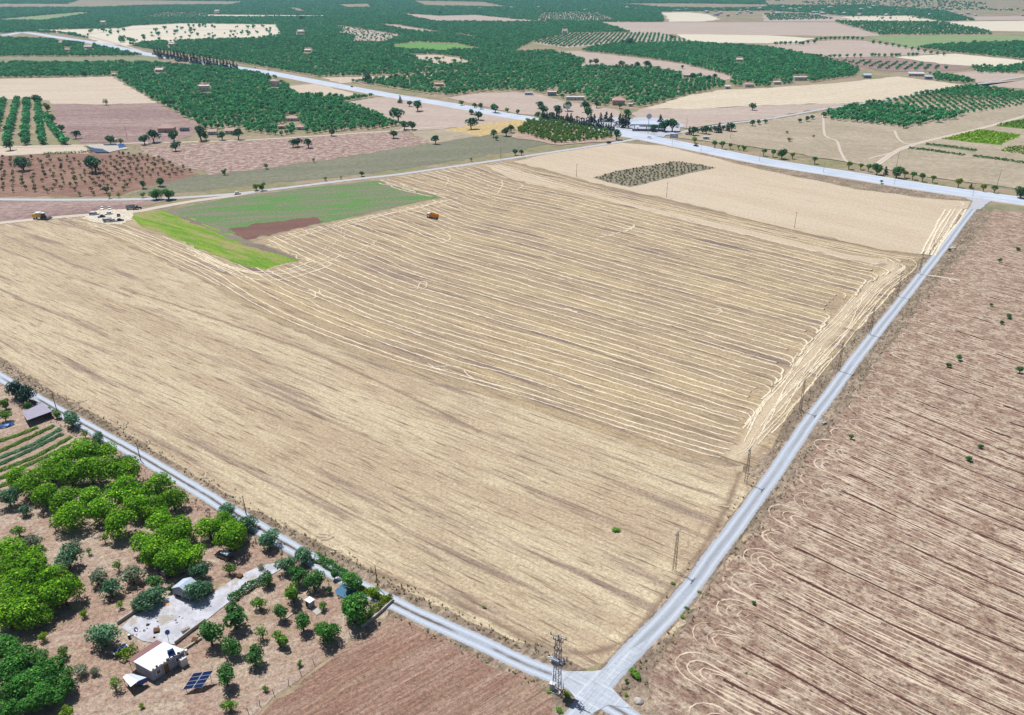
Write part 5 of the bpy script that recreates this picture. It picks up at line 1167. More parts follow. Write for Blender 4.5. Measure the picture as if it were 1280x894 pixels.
def awning():
    z = 2.1; P = [Vector((*G(a, b, z), z)) for a, b in ((153, 846), (163, 841), (183, 846), (163, 858))]; ctr = sum(P, Vector()) / 4
    t = thing('awning', 'low white sheet awning with a blue edge in front of the farmhouse', 'awning', (ctr.x, ctr.y, .1)); L = lambda v, zz: (v.x - ctr.x, v.y - ctr.y, zz)
    m = P[0].lerp(P[1], .5); n_ = P[3].lerp(P[2], .5)
    MB().hexa([L(P[3], z - .3), L(n_, z), L(m, z), L(P[0], z - .3), L(P[3], z - .22), L(n_, z + .08), L(m, z + .08), L(P[0], z - .22)]).build('sheet', M['white'], t)
    MB().hexa([L(n_, z - .02), L(P[2], z - .35), L(P[1], z - .35), L(m, z - .02), L(n_, z + .06), L(P[2], z - .27), L(P[1], z - .27), L(m, z + .06)]).build('sheet', M['cab'], t)
    MB().hexa([L(n_.lerp(P[2], .1), .7), L(P[2], .7), L(P[2].lerp(P[1], .2), .7), L(n_.lerp(m, .2), .7), L(n_.lerp(P[2], .1), z - .3), L(P[2], z - .4), L(P[2].lerp(P[1], .2), z - .4), L(n_.lerp(m, .2), z - .3)]).build('blue_tarp', M['blue'], t)
    for p in P: q = ctr + (p - ctr) * .92; MB().bar(L(q, 0), L(q, z - .3), .05).build('post', M['dark'], t)
    for i in range(3): q = ctr + (P[i] - ctr) * .4; MB().quadbox(L(q, 0), .7, .5, .6, i).build('crate', M['dark'], t)
awning()
def daybed():
    z = .9; P = [Vector((*G(a, b, z), z)) for a, b in ((139, 815), (156.5, 804), (161.5, 808), (144, 819))]; ctr = sum(P, Vector()) / 4
    t = thing('garden_daybed', 'white-framed garden daybed with grey-blue mattress beside the vine', 'daybed', (ctr.x, ctr.y, .1)); L = lambda v, zz, k=1: ((v.x - ctr.x) * k, (v.y - ctr.y) * k, zz)
    MB().hexa([L(p, z - .25) for p in (P[3], P[2], P[1], P[0])] + [L(p, z - .1) for p in (P[3], P[2], P[1], P[0])]).build('frame', M['white'], t)
    MB().hexa([L(p, z - .1, .86) for p in (P[3], P[2], P[1], P[0])] + [L(p, z + .12, .82) for p in (P[3], P[2], P[1], P[0])]).build('mattress', M['car_blue'], t)
    for p in P: MB().bar(L(p, 0, .93), L(p, z - .25, .93), .06).build('leg', M['white'], t)
daybed()
def solar():
    pts = {'bl': (228, 863), 'tl': (241.5, 842), 'tr': (267, 838.5), 'br': (253, 859.5)}
    zl, zh = 1.0, 2.6
    BL, BR = Vector((*G(*pts['bl'], zl), zl)), Vector((*G(*pts['br'], zl), zl)); TL, TR = Vector((*G(*pts['tl'], zh), zh)), Vector((*G(*pts['tr'], zh), zh))
    ctr = (BL + BR + TL + TR) / 4; t = thing('solar_panel_table', 'dark blue tilted solar panel array on a steel stand in the lower garden', 'solar panels', (ctr.x, ctr.y, .1)); O = Vector((ctr.x, ctr.y, 0))
    S_ = lambda u, v: (BL.lerp(BR, u)).lerp(TL.lerp(TR, u), v) - O
    nn = (BR - BL).cross(TL - BL).normalized()
    for i in range(2):
        for j in range(4):
            q = [S_((i + a) / 2, (j + b) / 4) for a, b in ((0.005, .01), (.995, .01), (.995, .99), (.005, .99))]
            f = MB().hexa([p - nn * .05 for p in q] + [p + nn * .02 for p in q]).build('panel', M['white'], t)
            q2 = [S_((i + a) / 2, (j + b) / 4) for a, b in ((0.035, .05), (.965, .05), (.965, .95), (.035, .95))]
            MB().hexa([p + nn * .022 for p in q2] + [p + nn * .035 for p in q2]).build('cell_sheet', M['panel'], f)
    m = MB()
    for u in (.12, .5, .88):
        a, b = S_(u, .12), S_(u, .88); m.bar(a - nn * .08, b - nn * .08, .04); m.bar((a.x, a.y, 0), a - nn * .08, .05); m.bar((b.x, b.y, 0), b - nn * .08, .05); m.bar((b.x, b.y, .2), a - nn * .1, .03)
    m.build('stand', M['steel'], t)
solar()
def hut():
    x, y = G(388, 758); t = thing('white_hut', 'tiny white-roofed pump hut among the lower garden trees', 'hut', (x, y, .1), DEG(-35))
    MB().quadbox((0, 0, 0), 1.5, 1.3, 1.7).build('wall', M['greyw'], t); MB().quadbox((0, 0, 1.7), 1.8, 1.6, .12).build('roof', M['white'], t); MB().quadbox((-.3, -.66, .02), .6, .06, 1.5).build('door', M['dark'], t)
    slab('paving_slab', [(387,762),(396,759),(405,764),(396,770)], .05, .2, M['stone'], 'pale square slab on the ground right below the tiny hut', 'slab')
hut()
def lumpy(name, px, size, mat, label, cat, seed=1, group=None, z=.1, dims=(1, 1, .6)):
    import bmesh
    bm = bmesh.new(); bmesh.ops.create_icosphere(bm, subdivisions=2, radius=1); r = random.Random(seed)
    for v in bm.verts:
        k = 1 + r.uniform(-.22, .22); v.co = Vector((v.co.x * dims[0] * k, v.co.y * dims[1] * k, max(v.co.z, -.25) * dims[2] * k)) * size
    me = bpy.data.meshes.new(name); bm.to_mesh(me); bm.free(); me.materials.append(mat); o = link(name, me); o.location = (*G(*px), z + .1 * size); o.rotation_euler = (0, 0, r.random() * 6)
    return tagp(o, label, cat, group)
lumpy('tarpaulin', (7, 533), 1.6, M['blue'], 'crumpled blue tarpaulin at the left edge beside the vegetable rows', 'tarpaulin', 3, dims=(1.4, .8, .35))
lumpy('tarpaulin', (431, 741), 1.7, M['teal'], 'faded blue tarpaulin half in the shade of the dense tree by the track', 'tarpaulin', 5, dims=(1.5, 1.0, .12))
lumpy('plastic_drum', (13, 884), .7, M['blue'], 'light blue plastic drum under the bottom left grove', 'drum', 6, dims=(.8, .8, 1.3))
lumpy('old_tyre', (185, 782), .45, M['tyre'], 'black tyre lying on the upper left of the concrete yard', 'tyre', 7, z=.16, dims=(1, 1, .5))
lumpy('basin', (170, 788), .7, M['navy'], 'dark blue basin lying on the left part of the concrete yard', 'basin', 8, z=.16, dims=(1.2, .6, .3))
lumpy('bucket', (193, 798), .3, M['dark'], 'small dark bucket on the yard above the farmhouse roof', 'bucket', 9, z=.16, dims=(.8, .8, 1.1))
lumpy('sack', (209, 757), .5, M['orange'], 'orange sack lying in front of the gabled shed', 'sack', 10, z=.16, dims=(1.2, .7, .2))
for i, (p, lb) in enumerate((((1028, 529), 'pale boulder beside the right track, large one in the lower half'), ((1191.5, 311), 'pale boulder on the right side of the track near the pale field corner'), ((798, 877), 'flat pinkish boulder on the verge right of the crossroads'), ((120, 672), 'white stone on bare soil below the middle walnut trees'), ((92, 857), 'white rubble stone beside the dark corner grove'))):
    lumpy('boulder', p, (1.3, 1.6, .9, .5, .6)[i], M['stone'], lb, 'boulder', 20 + i)
# things kept round the farmhouse
def clutter():
    r = random.Random(31)
    for i, (px, py, k, lb) in enumerate(((226,822,'blue','blue barrel against the right end of the farmhouse'),(233,817,'white','white barrel beside the blue one at the farmhouse corner'),(222,828,'greyw','grey barrel in the farmhouse shadow'),(162,798,'dark','black barrel at the upper left corner of the yard'))):
        o = thing('barrel', lb, 'barrel', (*G(px, py), .1)); MB().tube((0, 0, 0), (0, 0, .9), .32, .32, 12).build('drum', M[k], o); MB().tube((0, 0, .9), (0, 0, .93), .28, .28, 12).build('lid', M['white'], o)
    for i, (px, py, lb) in enumerate(((244,802,'pallet pile beside the white wall right of the farmhouse'),(196,790,'pallet pile on the yard above the farmhouse'),(300,722,'pallet pile at the bend of the driveway'))):
        o = thing('pallet_stack', lb, 'pallets', (*G(px, py), .2), r.random() * 3)
        for j in range(4):
            for q in range(5): MB().quadbox((0, -.5 + q * .25, .15 * j + .08), 1.2, .12, .04).build('board', M['brown'], o)
    o = thing('brick_pile', 'pile of pale concrete blocks on the yard beside the right wall', 'blocks', (*G(229, 792), .2), .7)
    bm_ = MB().quadbox((0, 0, 0), .42, .2, .2).mesh('block'); bm_.materials.append(M['stone'])
    for a in range(4):
        for b in range(3):
            for c in range(3): q = link('block', bm_, None, o); q.location = (a * .46 + r.uniform(-.02, .02), b * .24, c * .21); q.rotation_euler = (0, 0, r.uniform(-.06, .06))
clutter()
# yard litter
for i in range(16):
    r = random.Random(70 + i); u, v = r.random(), r.random(); p = (160 + 75 * u, 795 - 30 * u - 14 * v + 10)
    lumpy('loose_stone', p, .18 + .15 * r.random(), M[('stone', 'dark', 'greyw')[i % 3]], 'small loose stone lying on the concrete yard', 'stone', 90 + i, 'loose stones scattered over the concrete yard', .16)
# wire fence posts
fp = [(325,883),(343,870),(361,857.5),(376.5,844),(393,831),(407,820),(422,808),(438,796),(311,893)]
fence = thing('wire_fence', 'wire fence on leaning wooden posts between garden and tilled field', 'fence', (*G(376, 845), .1)); o0 = fence.location
for i, (a, b) in enumerate(fp):
    x, y = G(a, b); r = random.Random(i); MB().tube((x - o0.x, y - o0.y, 0), (x - o0.x + r.uniform(-.3, .1), y - o0.y + r.uniform(-.1, .1), 1.5), .07, .06, 5).build('post', M['pole_wood'], fence)
q = sorted(fp); m = MB()
for (a, b) in zip(q[:-1], q[1:]):
    A_, B_ = G(*a), G(*b)
    for z_ in (.5, 1.0, 1.35): m.bar((A_[0] - o0.x, A_[1] - o0.y, z_), (B_[0] - o0.x, B_[1] - o0.y, z_), .012)
m.build('wire', M['steel'], fence)
f2 = thing('wire_fence', 'sparse wire fence along the left gravel track by the walnut groves', 'fence', (*G(200, 600), .1)); o0 = f2.location; P = resample(Gn([(20,490),(90,532),(165,581),(235,628),(300,668),(370,698)]), 4.5)[0]
pm = MB().tube((0, 0, 0), (0, 0, 1.4), .06, .05, 5).mesh('post'); pm.materials.append(M['pole_wood'])
for p in P: c = link('post', pm, None, f2); c.location = (p[0] - o0.x, p[1] - o0.y, 0)
m = MB()
for a, b in zip(P[:-1], P[1:]):
    for z_ in (.6, 1.2): m.bar((a[0] - o0.x, a[1] - o0.y, z_), (b[0] - o0.x, b[1] - o0.y, z_), .012)
m.build('wire', M['steel'], f2)
# ------------------------------------------------------------------ verge bushes and plants near the tracks
vb = [('fruit2', 793, 842, 9, 'green spreading weed clump in the corner right of the crossroads'), ('lime', 708, 867, 5, 'yellow-green weed clump just right of the transformer tower'), ('lime', 685, 864, 3.5, 'yellow-green weed clump beside the electric cabinet'),
      ('fruit2', 700, 887, 5, 'green weed clump below the transformer tower'), ('lime', 783, 868, 3.5, 'yellow flowering weed beside the crossroads, lower one'), ('fruit', 783, 851, 3, 'dark thistle beside the crossroads'), ('lime', 853, 771, 4, 'yellow-green weed beside the right track near the crossroads'),
      ('fruit2', 841, 729, 3, 'yellow-green weed at the foot of the nearest lattice pole'), ('lime', 874, 740, 3, 'small green weed at the right edge of the track above the crossroads'), ('fruit2', 858, 760, 3, 'small weed tuft at the right track edge'), ('fruit2', 605, 759, 3, 'single bright green weed on the stubble edge near the left track'),
      ('fruit2', 770, 661, 5, 'green weed patch alone in the lower stubble'), ('fruit', 942, 753, 4, 'small dark bush on the disced field near its left edge'), ('fruit2', 933, 841, 2.5, 'tiny bush on the disced field near the bottom'),
      ('fruit', 1064.5, 546, 5, 'dark green bush on the disced field beside the racetrack turns'), ('fruit', 1226, 558, 4.5, 'small dark bush on the disced field, right of the pair'), ('fruit', 1211.5, 573, 6, 'dark bush on the disced field, left of the pair'), ('fruit', 1275, 462, 7, 'dark bush cut by the right edge of the picture'),
      ('fruit', 1273, 311, 4, 'dark bush near the top right of the disced field'), ('fruit', 1250, 325, 4, 'small bush left of the top right one on the disced field'), ('fruit', 1239, 381, 3.5, 'small bush at mid height on the disced field'), ('fruit', 1262, 395, 5, 'larger bush just below the mid height one'), ('fruit', 1252.5, 403, 4, 'bush touching the lower left of the larger bush'),
      ('fruit', 1199, 447, 6, 'dark bush among the broken dark furrows, upper one'), ('fruit', 1186, 456, 5, 'dark bush among the broken dark furrows, lower one'), ('fruit', 1187, 312, 3, 'dark shrub behind the boulder by the right track')]
for i, (k, x, y, r, lb) in enumerate(vb): tree_px(k, x, y, r * (.72 if x > 930 else 1), 'bush', lb, 'bush', None, i, zs=.4 if 'weed' in lb else .8)
def tufts():
    ROADS = [Gn([(0,471.5),(66,510),(160,562),(235,606),(305,649),(400,706),(470,744),(540,777),(600,804),(660,832),(705,850),(745,872)]), Gn([(728,887),(755,853),(790,815),(850,752),(890,698),(930,645),(970,589),(1010,530),(1042,487),(1075,442),(1112,395),(1150,347),(1182,306),(1205,275)])]
    r = np.random.default_rng(44); V = []; F4 = []
    for px, n, sp in (([(760,842),(800,812),(850,742),(925,640),(1000,520),(1070,428),(1145,335),(1200,275)], 900, 2.2), ([(775,866),(830,800),(880,740),(955,645),(1035,528),(1100,440),(1170,352),(1222,275)], 900, 2.4), ([(0,455),(160,548),(305,636),(400,684),(500,738),(600,788),(700,826)], 800, 1.8), ([(60,520),(170,582),(300,665),(480,760),(600,815),(690,860)], 700, 1.8)):
        P = eq(Gn(px), 900)
        for i in range(n):
            c = P[r.integers(0, 900)] + r.normal(size=2) * sp * .7; s = r.uniform(.12, .42)
            if any(near_line(c[None], LN, 2.9)[0] for LN in ROADS): continue
            for j in range(5):
                a = r.random() * 6.28; d = np.array([math.cos(a), math.sin(a)]); e = c + d * s * .9; q = np.array([-d[1], d[0]]) * s * .35
                b = len(V); V += [(*(c - q), .1), (*(c + q), .1), (*(e + q * .4), .1 + s * r.uniform(.5, 1.1)), (*(e - q * .4), .1 + s * r.uniform(.5, 1.1))]; F4.append((b, b+1, b+2, b+3))
    me = mesh_np('dry_grass_tufts', V, F4); me.attributes.new('tone', 'FLOAT', 'FACE').data.foreach_set('value', r.random(len(F4)).astype(np.float32))
    o = link('dry_grass_tufts', me, M['lf_dry']); tagp(o, 'tufts of dry grass and weeds along the edges of the gravel tracks', 'grass', None, 'stuff')
tufts()
# ------------------------------------------------------------------ trees standing apart in the middle distance
mid = [('round',45,123,7,'dark tree at the top of the planted rows on the left'),('sparse',132,126.5,4,'small lone tree between the tan and the mauve field'),('round',65,147,6,'dark tree on the left edge of the mauve field, upper'),('round',76,159,5,'dark tree on the left edge of the mauve field, lower'),('fruit2',58,133,5,'light green tree beside the tan field corner'),
 ('round',94,167,5.5,'round tree beside the track at the foot of the mauve field'),('round',137,173,6,'round tree above the pond, left of the wooden pole'),('fruit2',150,176,3.5,'small green bush at the shack above the pond'),('round',11,180,6.5,'round tree at the far left beside the farm track'),
 ('round',180,173,6.5,'left tree of the group before the pink-roofed farm'),('round',191,168.5,8,'tall middle tree of the group before the pink-roofed farm'),('round',216,168,8,'tree standing in front of the pink roof'),('round',219,182,6,'round tree alone on the red ploughed field edge below the pink-roofed farm'),
 ('round',250,165,9,'large tree between the shed and the second farm'),('round',257,170,5,'small tree in front of the second farm'),('round',277,168,6,'dark tree before the second farm house'),('round',297,166,7,'dark tree right of the second farm house'),
 ('round',117,202.5,11,'large dark spreading tree in the sapling field'),('olive',27,202.5,10,'spreading blue-green tree at the left of the sapling field'),
 ('round',178,230,5,'left one of three round trees at the right end of the sapling field'),('round',199,226,6,'largest of three round trees at the right end of the sapling field'),('round',132,236,4.5,'small dark tree near the gravel road, above a shorter one'),('sparse',136,244,3.5,'short shrub directly at the gravel road'),('sparse',148,243,3.5,'shrub right of the short one at the gravel road'),('sparse',154,234,3.5,'thin bush between two small trees'),
 ('fruit2',178,243,3.5,'small light bush left of the two big roadside bushes'),('dkwalnut',194.5,242,7,'left one of two dense green bushes by the gravel road'),('dkwalnut',210,242,7,'right one of two dense green bushes by the gravel road'),('sparse',99,241,3.5,'pale shrub at the lower edge of the sapling field'),('sparse',117,241,3,'smallest shrub at the lower edge of the sapling field'),
 ('fruit2',280,214,4,'bush on the boundary between red and grey-green fields'),('fruit2',320,233,4.5,'left one of two small trees touching at the gravel road bend'),('fruit2',327,232.5,5,'right one of two small trees touching at the gravel road bend'),('fruit2',333,207,3.5,'small tree on the red field boundary'),('sparse',392,199.5,3,'thin shrub on the boundary of the red field'),('fruit2',407,223,2.5,'tiny bush left on the gravel road verge'),('round',452,216.5,3.5,'small dark tree on the gravel road verge'),('sparse',426,221.5,2,'tiny dark shrub on the gravel road verge'),
 ('round',366,178,5.5,'left of three round trees on the red ploughed field'),('round',372,176.5,6,'middle of three round trees on the red ploughed field'),('round',385,178,6,'right of three round trees on the red ploughed field'),('round',414,164,5,'round tree in front of the orchard cottage'),('round',492,166.5,5.5,'round tree at the orchard corner by the farm track'),('round',544,173.5,5.5,'lone round tree beside the grass patch'),
 ('round',497,141,9,'tall pale tree at the orchard corner'),('round',505,155,6,'tree below the tall one at the orchard corner'),('fruit',515,156,5,'bushy tree right at the orchard corner'),('round',522,130.5,7,'large round tree left of the highway in the pinkish field'),('round',512,128.5,4,'small tree next to the large round one by the highway'),('cone',500,124,4,'slim dark cypress by the highway'),
 ('round',589,152.5,7.5,'broad tree at the gold field corner'),('round',598,143,6,'round tree between the gold field and the highway'),('olive',589,139,4,'pale narrow tree at the highway edge'),('fruit2',577,128,3.5,'small tree on the far side of the highway, left'),('round',593,131,3.5,'small dark tree beyond the highway'),('round',601,132,4,'bushy tree beyond the highway'),('round',619,134,6,'large shrub beyond the highway'),('fruit2',634,137,3,'little light tree beyond the highway'),
 ('round',617,166,5,'tree at the right end of the gold field, upper'),('fruit2',620,172,3,'tree at the right end of the gold field, lower'),('round',633,163,6,'tree left of the tree nursery'),('round',639,160,5,'second tree left of the tree nursery'),('sparse',589,198.5,2.5,'tiny bush on the verge of the far gravel road'),('round',644,189,4,'bush beside the far gravel road, left of the pair'),('round',652,190,3.5,'bush beside the far gravel road, right of the pair'),
 ('round',674,130,5,'left tree of the group beyond the highway'),('round',679,135.5,6.5,'large tree of the group beyond the highway'),('round',697,137.5,7,'dark round tree left of the tall station sign'),('round',689,143,4.5,'light tree below the dark round one'),('fruit',672,143,3.5,'left small bush at the highway by the tree group'),('fruit',679,144,4,'right small bush at the highway by the tree group'),('round',647,139,3.5,'small round tree alone on the tan strip'),
 ('round',710,131,6.5,'tree behind the tall station sign'),('round',732,132,7,'large dark tree behind the forecourt'),('fruit',735,140,6,'lighter tree in front of the large dark one'),('round',746,129,5,'tree before the long white building'),('round',784,141,5.5,'tree beside the red-roofed house and the forecourt'),('round',775,131,4,'bush hiding the corner of the red-roofed house'),
 ('round',832,155,8,'left crown of the large roadside trees right of the canopy'),('round',841,155,8,'right crown of the large roadside trees right of the canopy'),('cone',825,152,7,'pointed conifer at the right end of the canopy'),('round',817,159,5,'bush at the canopy corner'),('round',771,167,6.5,'dark tree at the corner of the tree nursery by the junction'),
 ('fruit2',869,174,4,'pale green bush left of the white container'),('ballg',894,179,4.5,'first of five bushes right of the white container'),('ballg',903,179.5,5,'second of five bushes right of the white container'),('ballg',913,181.5,3.5,'third of five bushes right of the white container'),('ball',923.5,183,3,'fourth of five bushes right of the white container'),('fruit2',930,184.5,3.5,'fifth of five bushes right of the white container'),('ballg',955,188.5,4.5,'green bush at the highway between lamp post and ball trees'),
 ('round',941,132,5,'lone round tree on the boundary of cream and brown fields'),('round',941,153,4,'left bush of the group along the side road'),('round',949,152,3.5,'middle bush of the group along the side road'),('round',957,151,3,'right bush of the group along the side road'),('dry',987,174,4,'dark shrub in the grazing land'),('dry',984,165,2.5,'small shrub above the dark shrub in the grazing land'),('dry',1017,170,2.5,'low brown shrub in the middle of the grazing land'),
 ('round',105,92,3.5,'dark tree on the edge of the far orchard, left of the strip')]
for i, (k, x, y, r, lb) in enumerate(mid): tree_px(k, x, y, r, {'dry':'shrub','sparse':'young_tree','cone':'conifer'}.get(k, 'tree'), lb, 'shrub' if k in ('dry',) else 'tree', None, i)
vt = [('ballg',967,190,4.5),('fruit',978,191.5,6),('ball',991,193,4),('ballg',1019,198.5,4.5),('ball',1062,204.5,5),('ball',1076.5,206.5,4),('ballg',1086,208,4.5),('fruit',1097,210.5,7),('cone',1107,213,4.5),('fruit',1122,214.5,7),('ball',1132,216,4.5),('ballg',1142,217.5,5),('ballg',1154,220,5),('ballg',1167,222,4.5),('ball',1199,226.5,6),('cone',1214,232.5,3),('ball',1230,233,5),('ballg',1244,235,5),('fruit',1277,240,7)]
ds = {'ball': 'yellow-green ball-shaped tree', 'ballg': 'green ball-shaped tree', 'fruit': 'dark ragged tree', 'cone': 'small dark cypress'}
for i, (k, x, y, r) in enumerate(vt):
    tree_px(k, x, y, r, 'roadside_tree', f'{ds[k]}, {"leftmost" if i == 0 else "rightmost" if i == len(vt) - 1 else ORD[i] + " from the left"} in the row beyond the highway', 'tree', 'row of trees beyond the highway', i)
tree_px('ballg', 1102, 226.5, 2.5, 'roadside_tree', 'small bush on the near verge of the highway below the tree row', 'bush', None, 1)
clump('cone', [(709,146.5,4),(714,146,4),(739,147,5),(743,148,4.5),(751,146.5,5),(758,146,5.5),(764,147,5)], 'cypress', 'slim cypress', 'behind the station forecourt', 'cypresses behind the forecourt')
clump('cone', [(775,149,5.5),(778.5,150,5.5),(782,150,5.5),(785.5,150.5,5.5)], 'cypress', 'bare-stemmed cypress', 'left of the fuel canopy', 'bare-stemmed cypresses by the canopy', hs=1.5)
hc = [(862 + i * 5.3, 163.5 - i * .55, 4.5 + 1.2 * math.sin(i * 2.1)) for i in range(11)]
for i, (x, y, r) in enumerate(hc): tree_px('cone' if i in (0, 5, 7, 9) else 'round', x, y, r, 'conifer', f'hedge tree, {"leftmost" if i == 0 else "rightmost" if i == 10 else ORD[i] + " from the left"} in the row right of the station', 'tree', 'hedge trees right of the station', i)
clump('round', [(1000,150,3),(1009,148,3.5),(1016,146,3),(1030,142.5,4),(1036,141,3.5),(1043,140,3)], 'tree', 'small dark tree', 'before the dense orchard block', 'trees in front of the dense orchard block')
for j, pts in enumerate(([(1004,53.5),(1000,53.6),(970,53.8),(976,53.5),(982,53.3),(988,53),(995,52.6),(1010,52.2),(1018,51.5)], [(1021,48.5),(1026,48),(1032,47.6),(1038,47.4),(1044,47.2),(1049,47),(1055,47),(1060,47),(1066,47),(1072,47.2),(1078,47.6)], [(1021,69.3),(1026,69),(1038,69.8),(1043,69.6),(1050,69.2),(1059,69),(1068,68.5),(1076,68.8),(1090,68),(1094,68.2),(1099,68.4),(1106,68.8),(1115,68.3),(1120,68.2),(1124,68),(1136,67.6),(1141,67.5),(1146,67.3)], [(1092,52),(1100,53),(1108,54.5),(1116,55.5),(1124,57),(1132,58),(1140,60),(1148,61.5),(1156,63),(1164,65),(1172,66),(1180,67)])):
    for i, (x, y) in enumerate(pts):
        w_ = ['bordering the far cream field', 'on the ridge line between two pale fields', 'along the lower edge of the pale mauve field', 'down the slanting edge of the light green field'][j]
        g_ = ['trees bordering the far cream field', 'trees on the far field ridge', 'trees along the pale mauve field', 'trees down the light green field edge'][j]
        k_ = sorted(p[0] for p in pts).index(x)
        tree_px('orch', x, y, 2.4, 'hedgerow_tree', ('leftmost' if k_ == 0 else ORD[k_] + ' from left of the') + ' dark trees ' + w_, 'tree', g_, i)
rr = np.random.default_rng(77)
def scatter(poly, n, k, rp, name, label, group, cat='tree', seed=0, var=.3):
    r = np.random.default_rng(seed); Pg = Gn(poly); lo, hi = Pg.min(0), Pg.max(0); c = 0; tries = 0
    while c < n and tries < 60:
        Q = r.uniform(lo, hi, (n * 2, 2)); Q = Q[inside(Q, Pg)]
        for q in Q[:n - c]:
            tree(k, q[0], q[1], rp * (1 + var * r.normal()), name, label, cat, group, c, z0=.2); c += 1
        tries += 1
scatter([(185,53),(270,49),(320,48),(350,44),(350,33),(232,31),(190,37),(185,45)], 70, 'orch', 4.6, 'field_tree', 'dark round tree dotted over the far pale clearing', 'trees dotted over the far pale clearing', seed=1)
scatter([(64,43),(110,37),(160,37),(150,47),(100,46)], 18, 'orch', 4.8, 'field_tree', 'dark tree beside the far pale track at the upper left', 'trees beside the far pale track', seed=2)
scatter([(140,55),(200,44),(205,50),(160,56)], 14, 'orch', 5.2, 'field_tree', 'dark tree in the thicket below the far pale clearing', 'trees in the thicket below the pale clearing', seed=12)
scatter([(520,74),(560,72),(585,76),(590,79),(545,82)], 12, 'orch', 3.6, 'field_tree', 'dark tree standing in the small pale clearing amid the orchards', 'trees in the small pale clearing', seed=3)
scatter([(1065,22),(1135,21),(1165,25),(1070,25.5)], 18, 'orch', 4.0, 'field_tree', 'tiny dark tree on the far cream strip at the upper right', 'trees on the far cream strip', seed=4)
for i, (x, y, r) in enumerate([(745,76,4.5),(738,77,3),(778,79,4.5),(783,83,4),(797,81,4.5),(808,79,4.5),(811,80,3.5),(790,82,2.5),(853,83,2.5),(886,97,4.5),(894,95,3.5),(865,94,4.5),(788,51,5),(779,52.5,3),(841,46,2.8),(459,96,6),(495,95,3.5),(510,93,3),(522,92,4.5),(550,16,2),(376,22,3)]):
    tree_px('round', x, y, r, 'tree', 'round dark tree standing apart between the distant orchards', 'tree', 'single trees between the distant orchards', i)
# dark cypress line along the far highway
for i in range(26):
    t = i / 25; tree_px('cone', 193 + 103 * t, 64 + 18.5 * t + (i % 3) * .6, 3.0 + (i * 7 % 5) * .3, 'cypress', 'dark cypress in the dense line beside the far highway', 'tree', 'cypress line beside the far highway', i, zs=1.3)

# ------------------------------------------------------------------ planted blocks: individuals first, the mass beyond as one object
def grid(poly_px, dx, dy, ang, jit, seed, excl=()):
    r = np.random.default_rng(seed); Pg = Gn(poly_px); c, s = math.cos(ang), math.sin(ang); R = np.array([[c, -s], [s, c]])
    L_ = Pg @ R; lo, hi = L_.min(0), L_.max(0)
    X, Y = np.meshgrid(np.arange(lo[0], hi[0], dx), np.arange(lo[1], hi[1], dy)); Q = np.stack([X.ravel(), Y.ravel()], 1) + r.normal(size=(X.size, 2)) * jit
    Q = Q @ R.T; Q = Q[inside(Q, Pg)]
    if len(excl):
        P2 = PX(Q)
        for e in excl: m = ~inside(P2, e); Q = Q[m]; P2 = P2[m]
    return Q
def plant(Q, k, R, name, label, group, cat='tree', z0=.15, var=.12, seed=0, zs=1.0):
    r = np.random.default_rng(seed)
    for i, q in enumerate(Q): tree(k, q[0], q[1], R * (1 + var * r.normal()), name, label, cat, group, i + seed, zs, z0)
# saplings
S1 = np.vstack([grid([(150,190),(190,196),(250,218),(232,222),(190,224),(165,236),(150,240),(60,242),(130,205)], 6.0, 11.5, DEG(62), .5, 1), grid([(0,198),(130,198),(125,215),(60,242),(0,243)], 7.5, 11.5, DEG(62), .9, 2)])
S1 = S1[np.random.default_rng(1).random(len(S1)) < .93]
plant(S1[:300], 'sap', 1.55, 'sapling', 'small grey-green sapling in the rows of the reddish sapling field', 'saplings in the reddish field')
print('saplings', len(S1))
# olive-like shrubs of the block on the pale field
SB_POLY = [(741,222),(775,213),(845,202),(870,205),(895,210),(860,217),(787,234),(765,229)]
sheet('shrub_block_ground', SB_POLY, field_mat('shrub_ground', C(150,140,118), C(160,152,130), C(116,110,88), patch=10, L=8, W=3), jit=.5)
SB = grid(SB_POLY, 3.4, 4.2, DEG(-49), .7, 5)
SB = SB[np.argsort(SB[:, 1])]; print('shrubs', len(SB))
plant(SB[:300], 'shrub', 1.0, 'shrub', 'low olive-grey shrub of the planted block on the pale field', 'shrubs of the planted block on the pale field', 'shrub', zs=.9)
# tree nursery triangle by the junction
T1 = grid([(645,166),(660,153),(690,152),(768,168),(764,173),(700,181)], 4.5, 5.5, DEG(-50), .8, 6)
plant(T1, 'fruit2', 2.3, 'nursery_tree', 'small bright green tree in the nursery triangle by the highway junction', 'bright trees in the nursery triangle')
T2 = resample(Gn([(678,149),(700,152.5),(730,158),(767,164.5)]), 3.2)[0]
plant(T2, 'cone', 3.2, 'nursery_conifer', 'dark conifer in the back row of the nursery triangle', 'conifers behind the nursery triangle', zs=1.1)
print('nursery', len(T1), len(T2))
# left planted rows
RWL = [[(5,128),(-10,181)], [(22,127),(9,181)], [(34,127),(32,181)], [(47,126),(53,181)], [(58,148),(66,163),(81,181)], [(-10,128),(-30,181)]]
for a_, L__ in enumerate(RWL):
    Q = resample(Gn(L__), 5.6)[0]; rj = np.random.default_rng(a_); Q = Q + rj.normal(size=Q.shape) * .5
    plant(Q, 'orch', 3.9, 'row_tree', 'green tree in the ' + ('fifth', 'fourth', 'third', 'second', 'rightmost', 'leftmost')[a_] + ' planted row from the right, left edge', 'trees in the straight rows at the left edge', seed=a_ * 50)
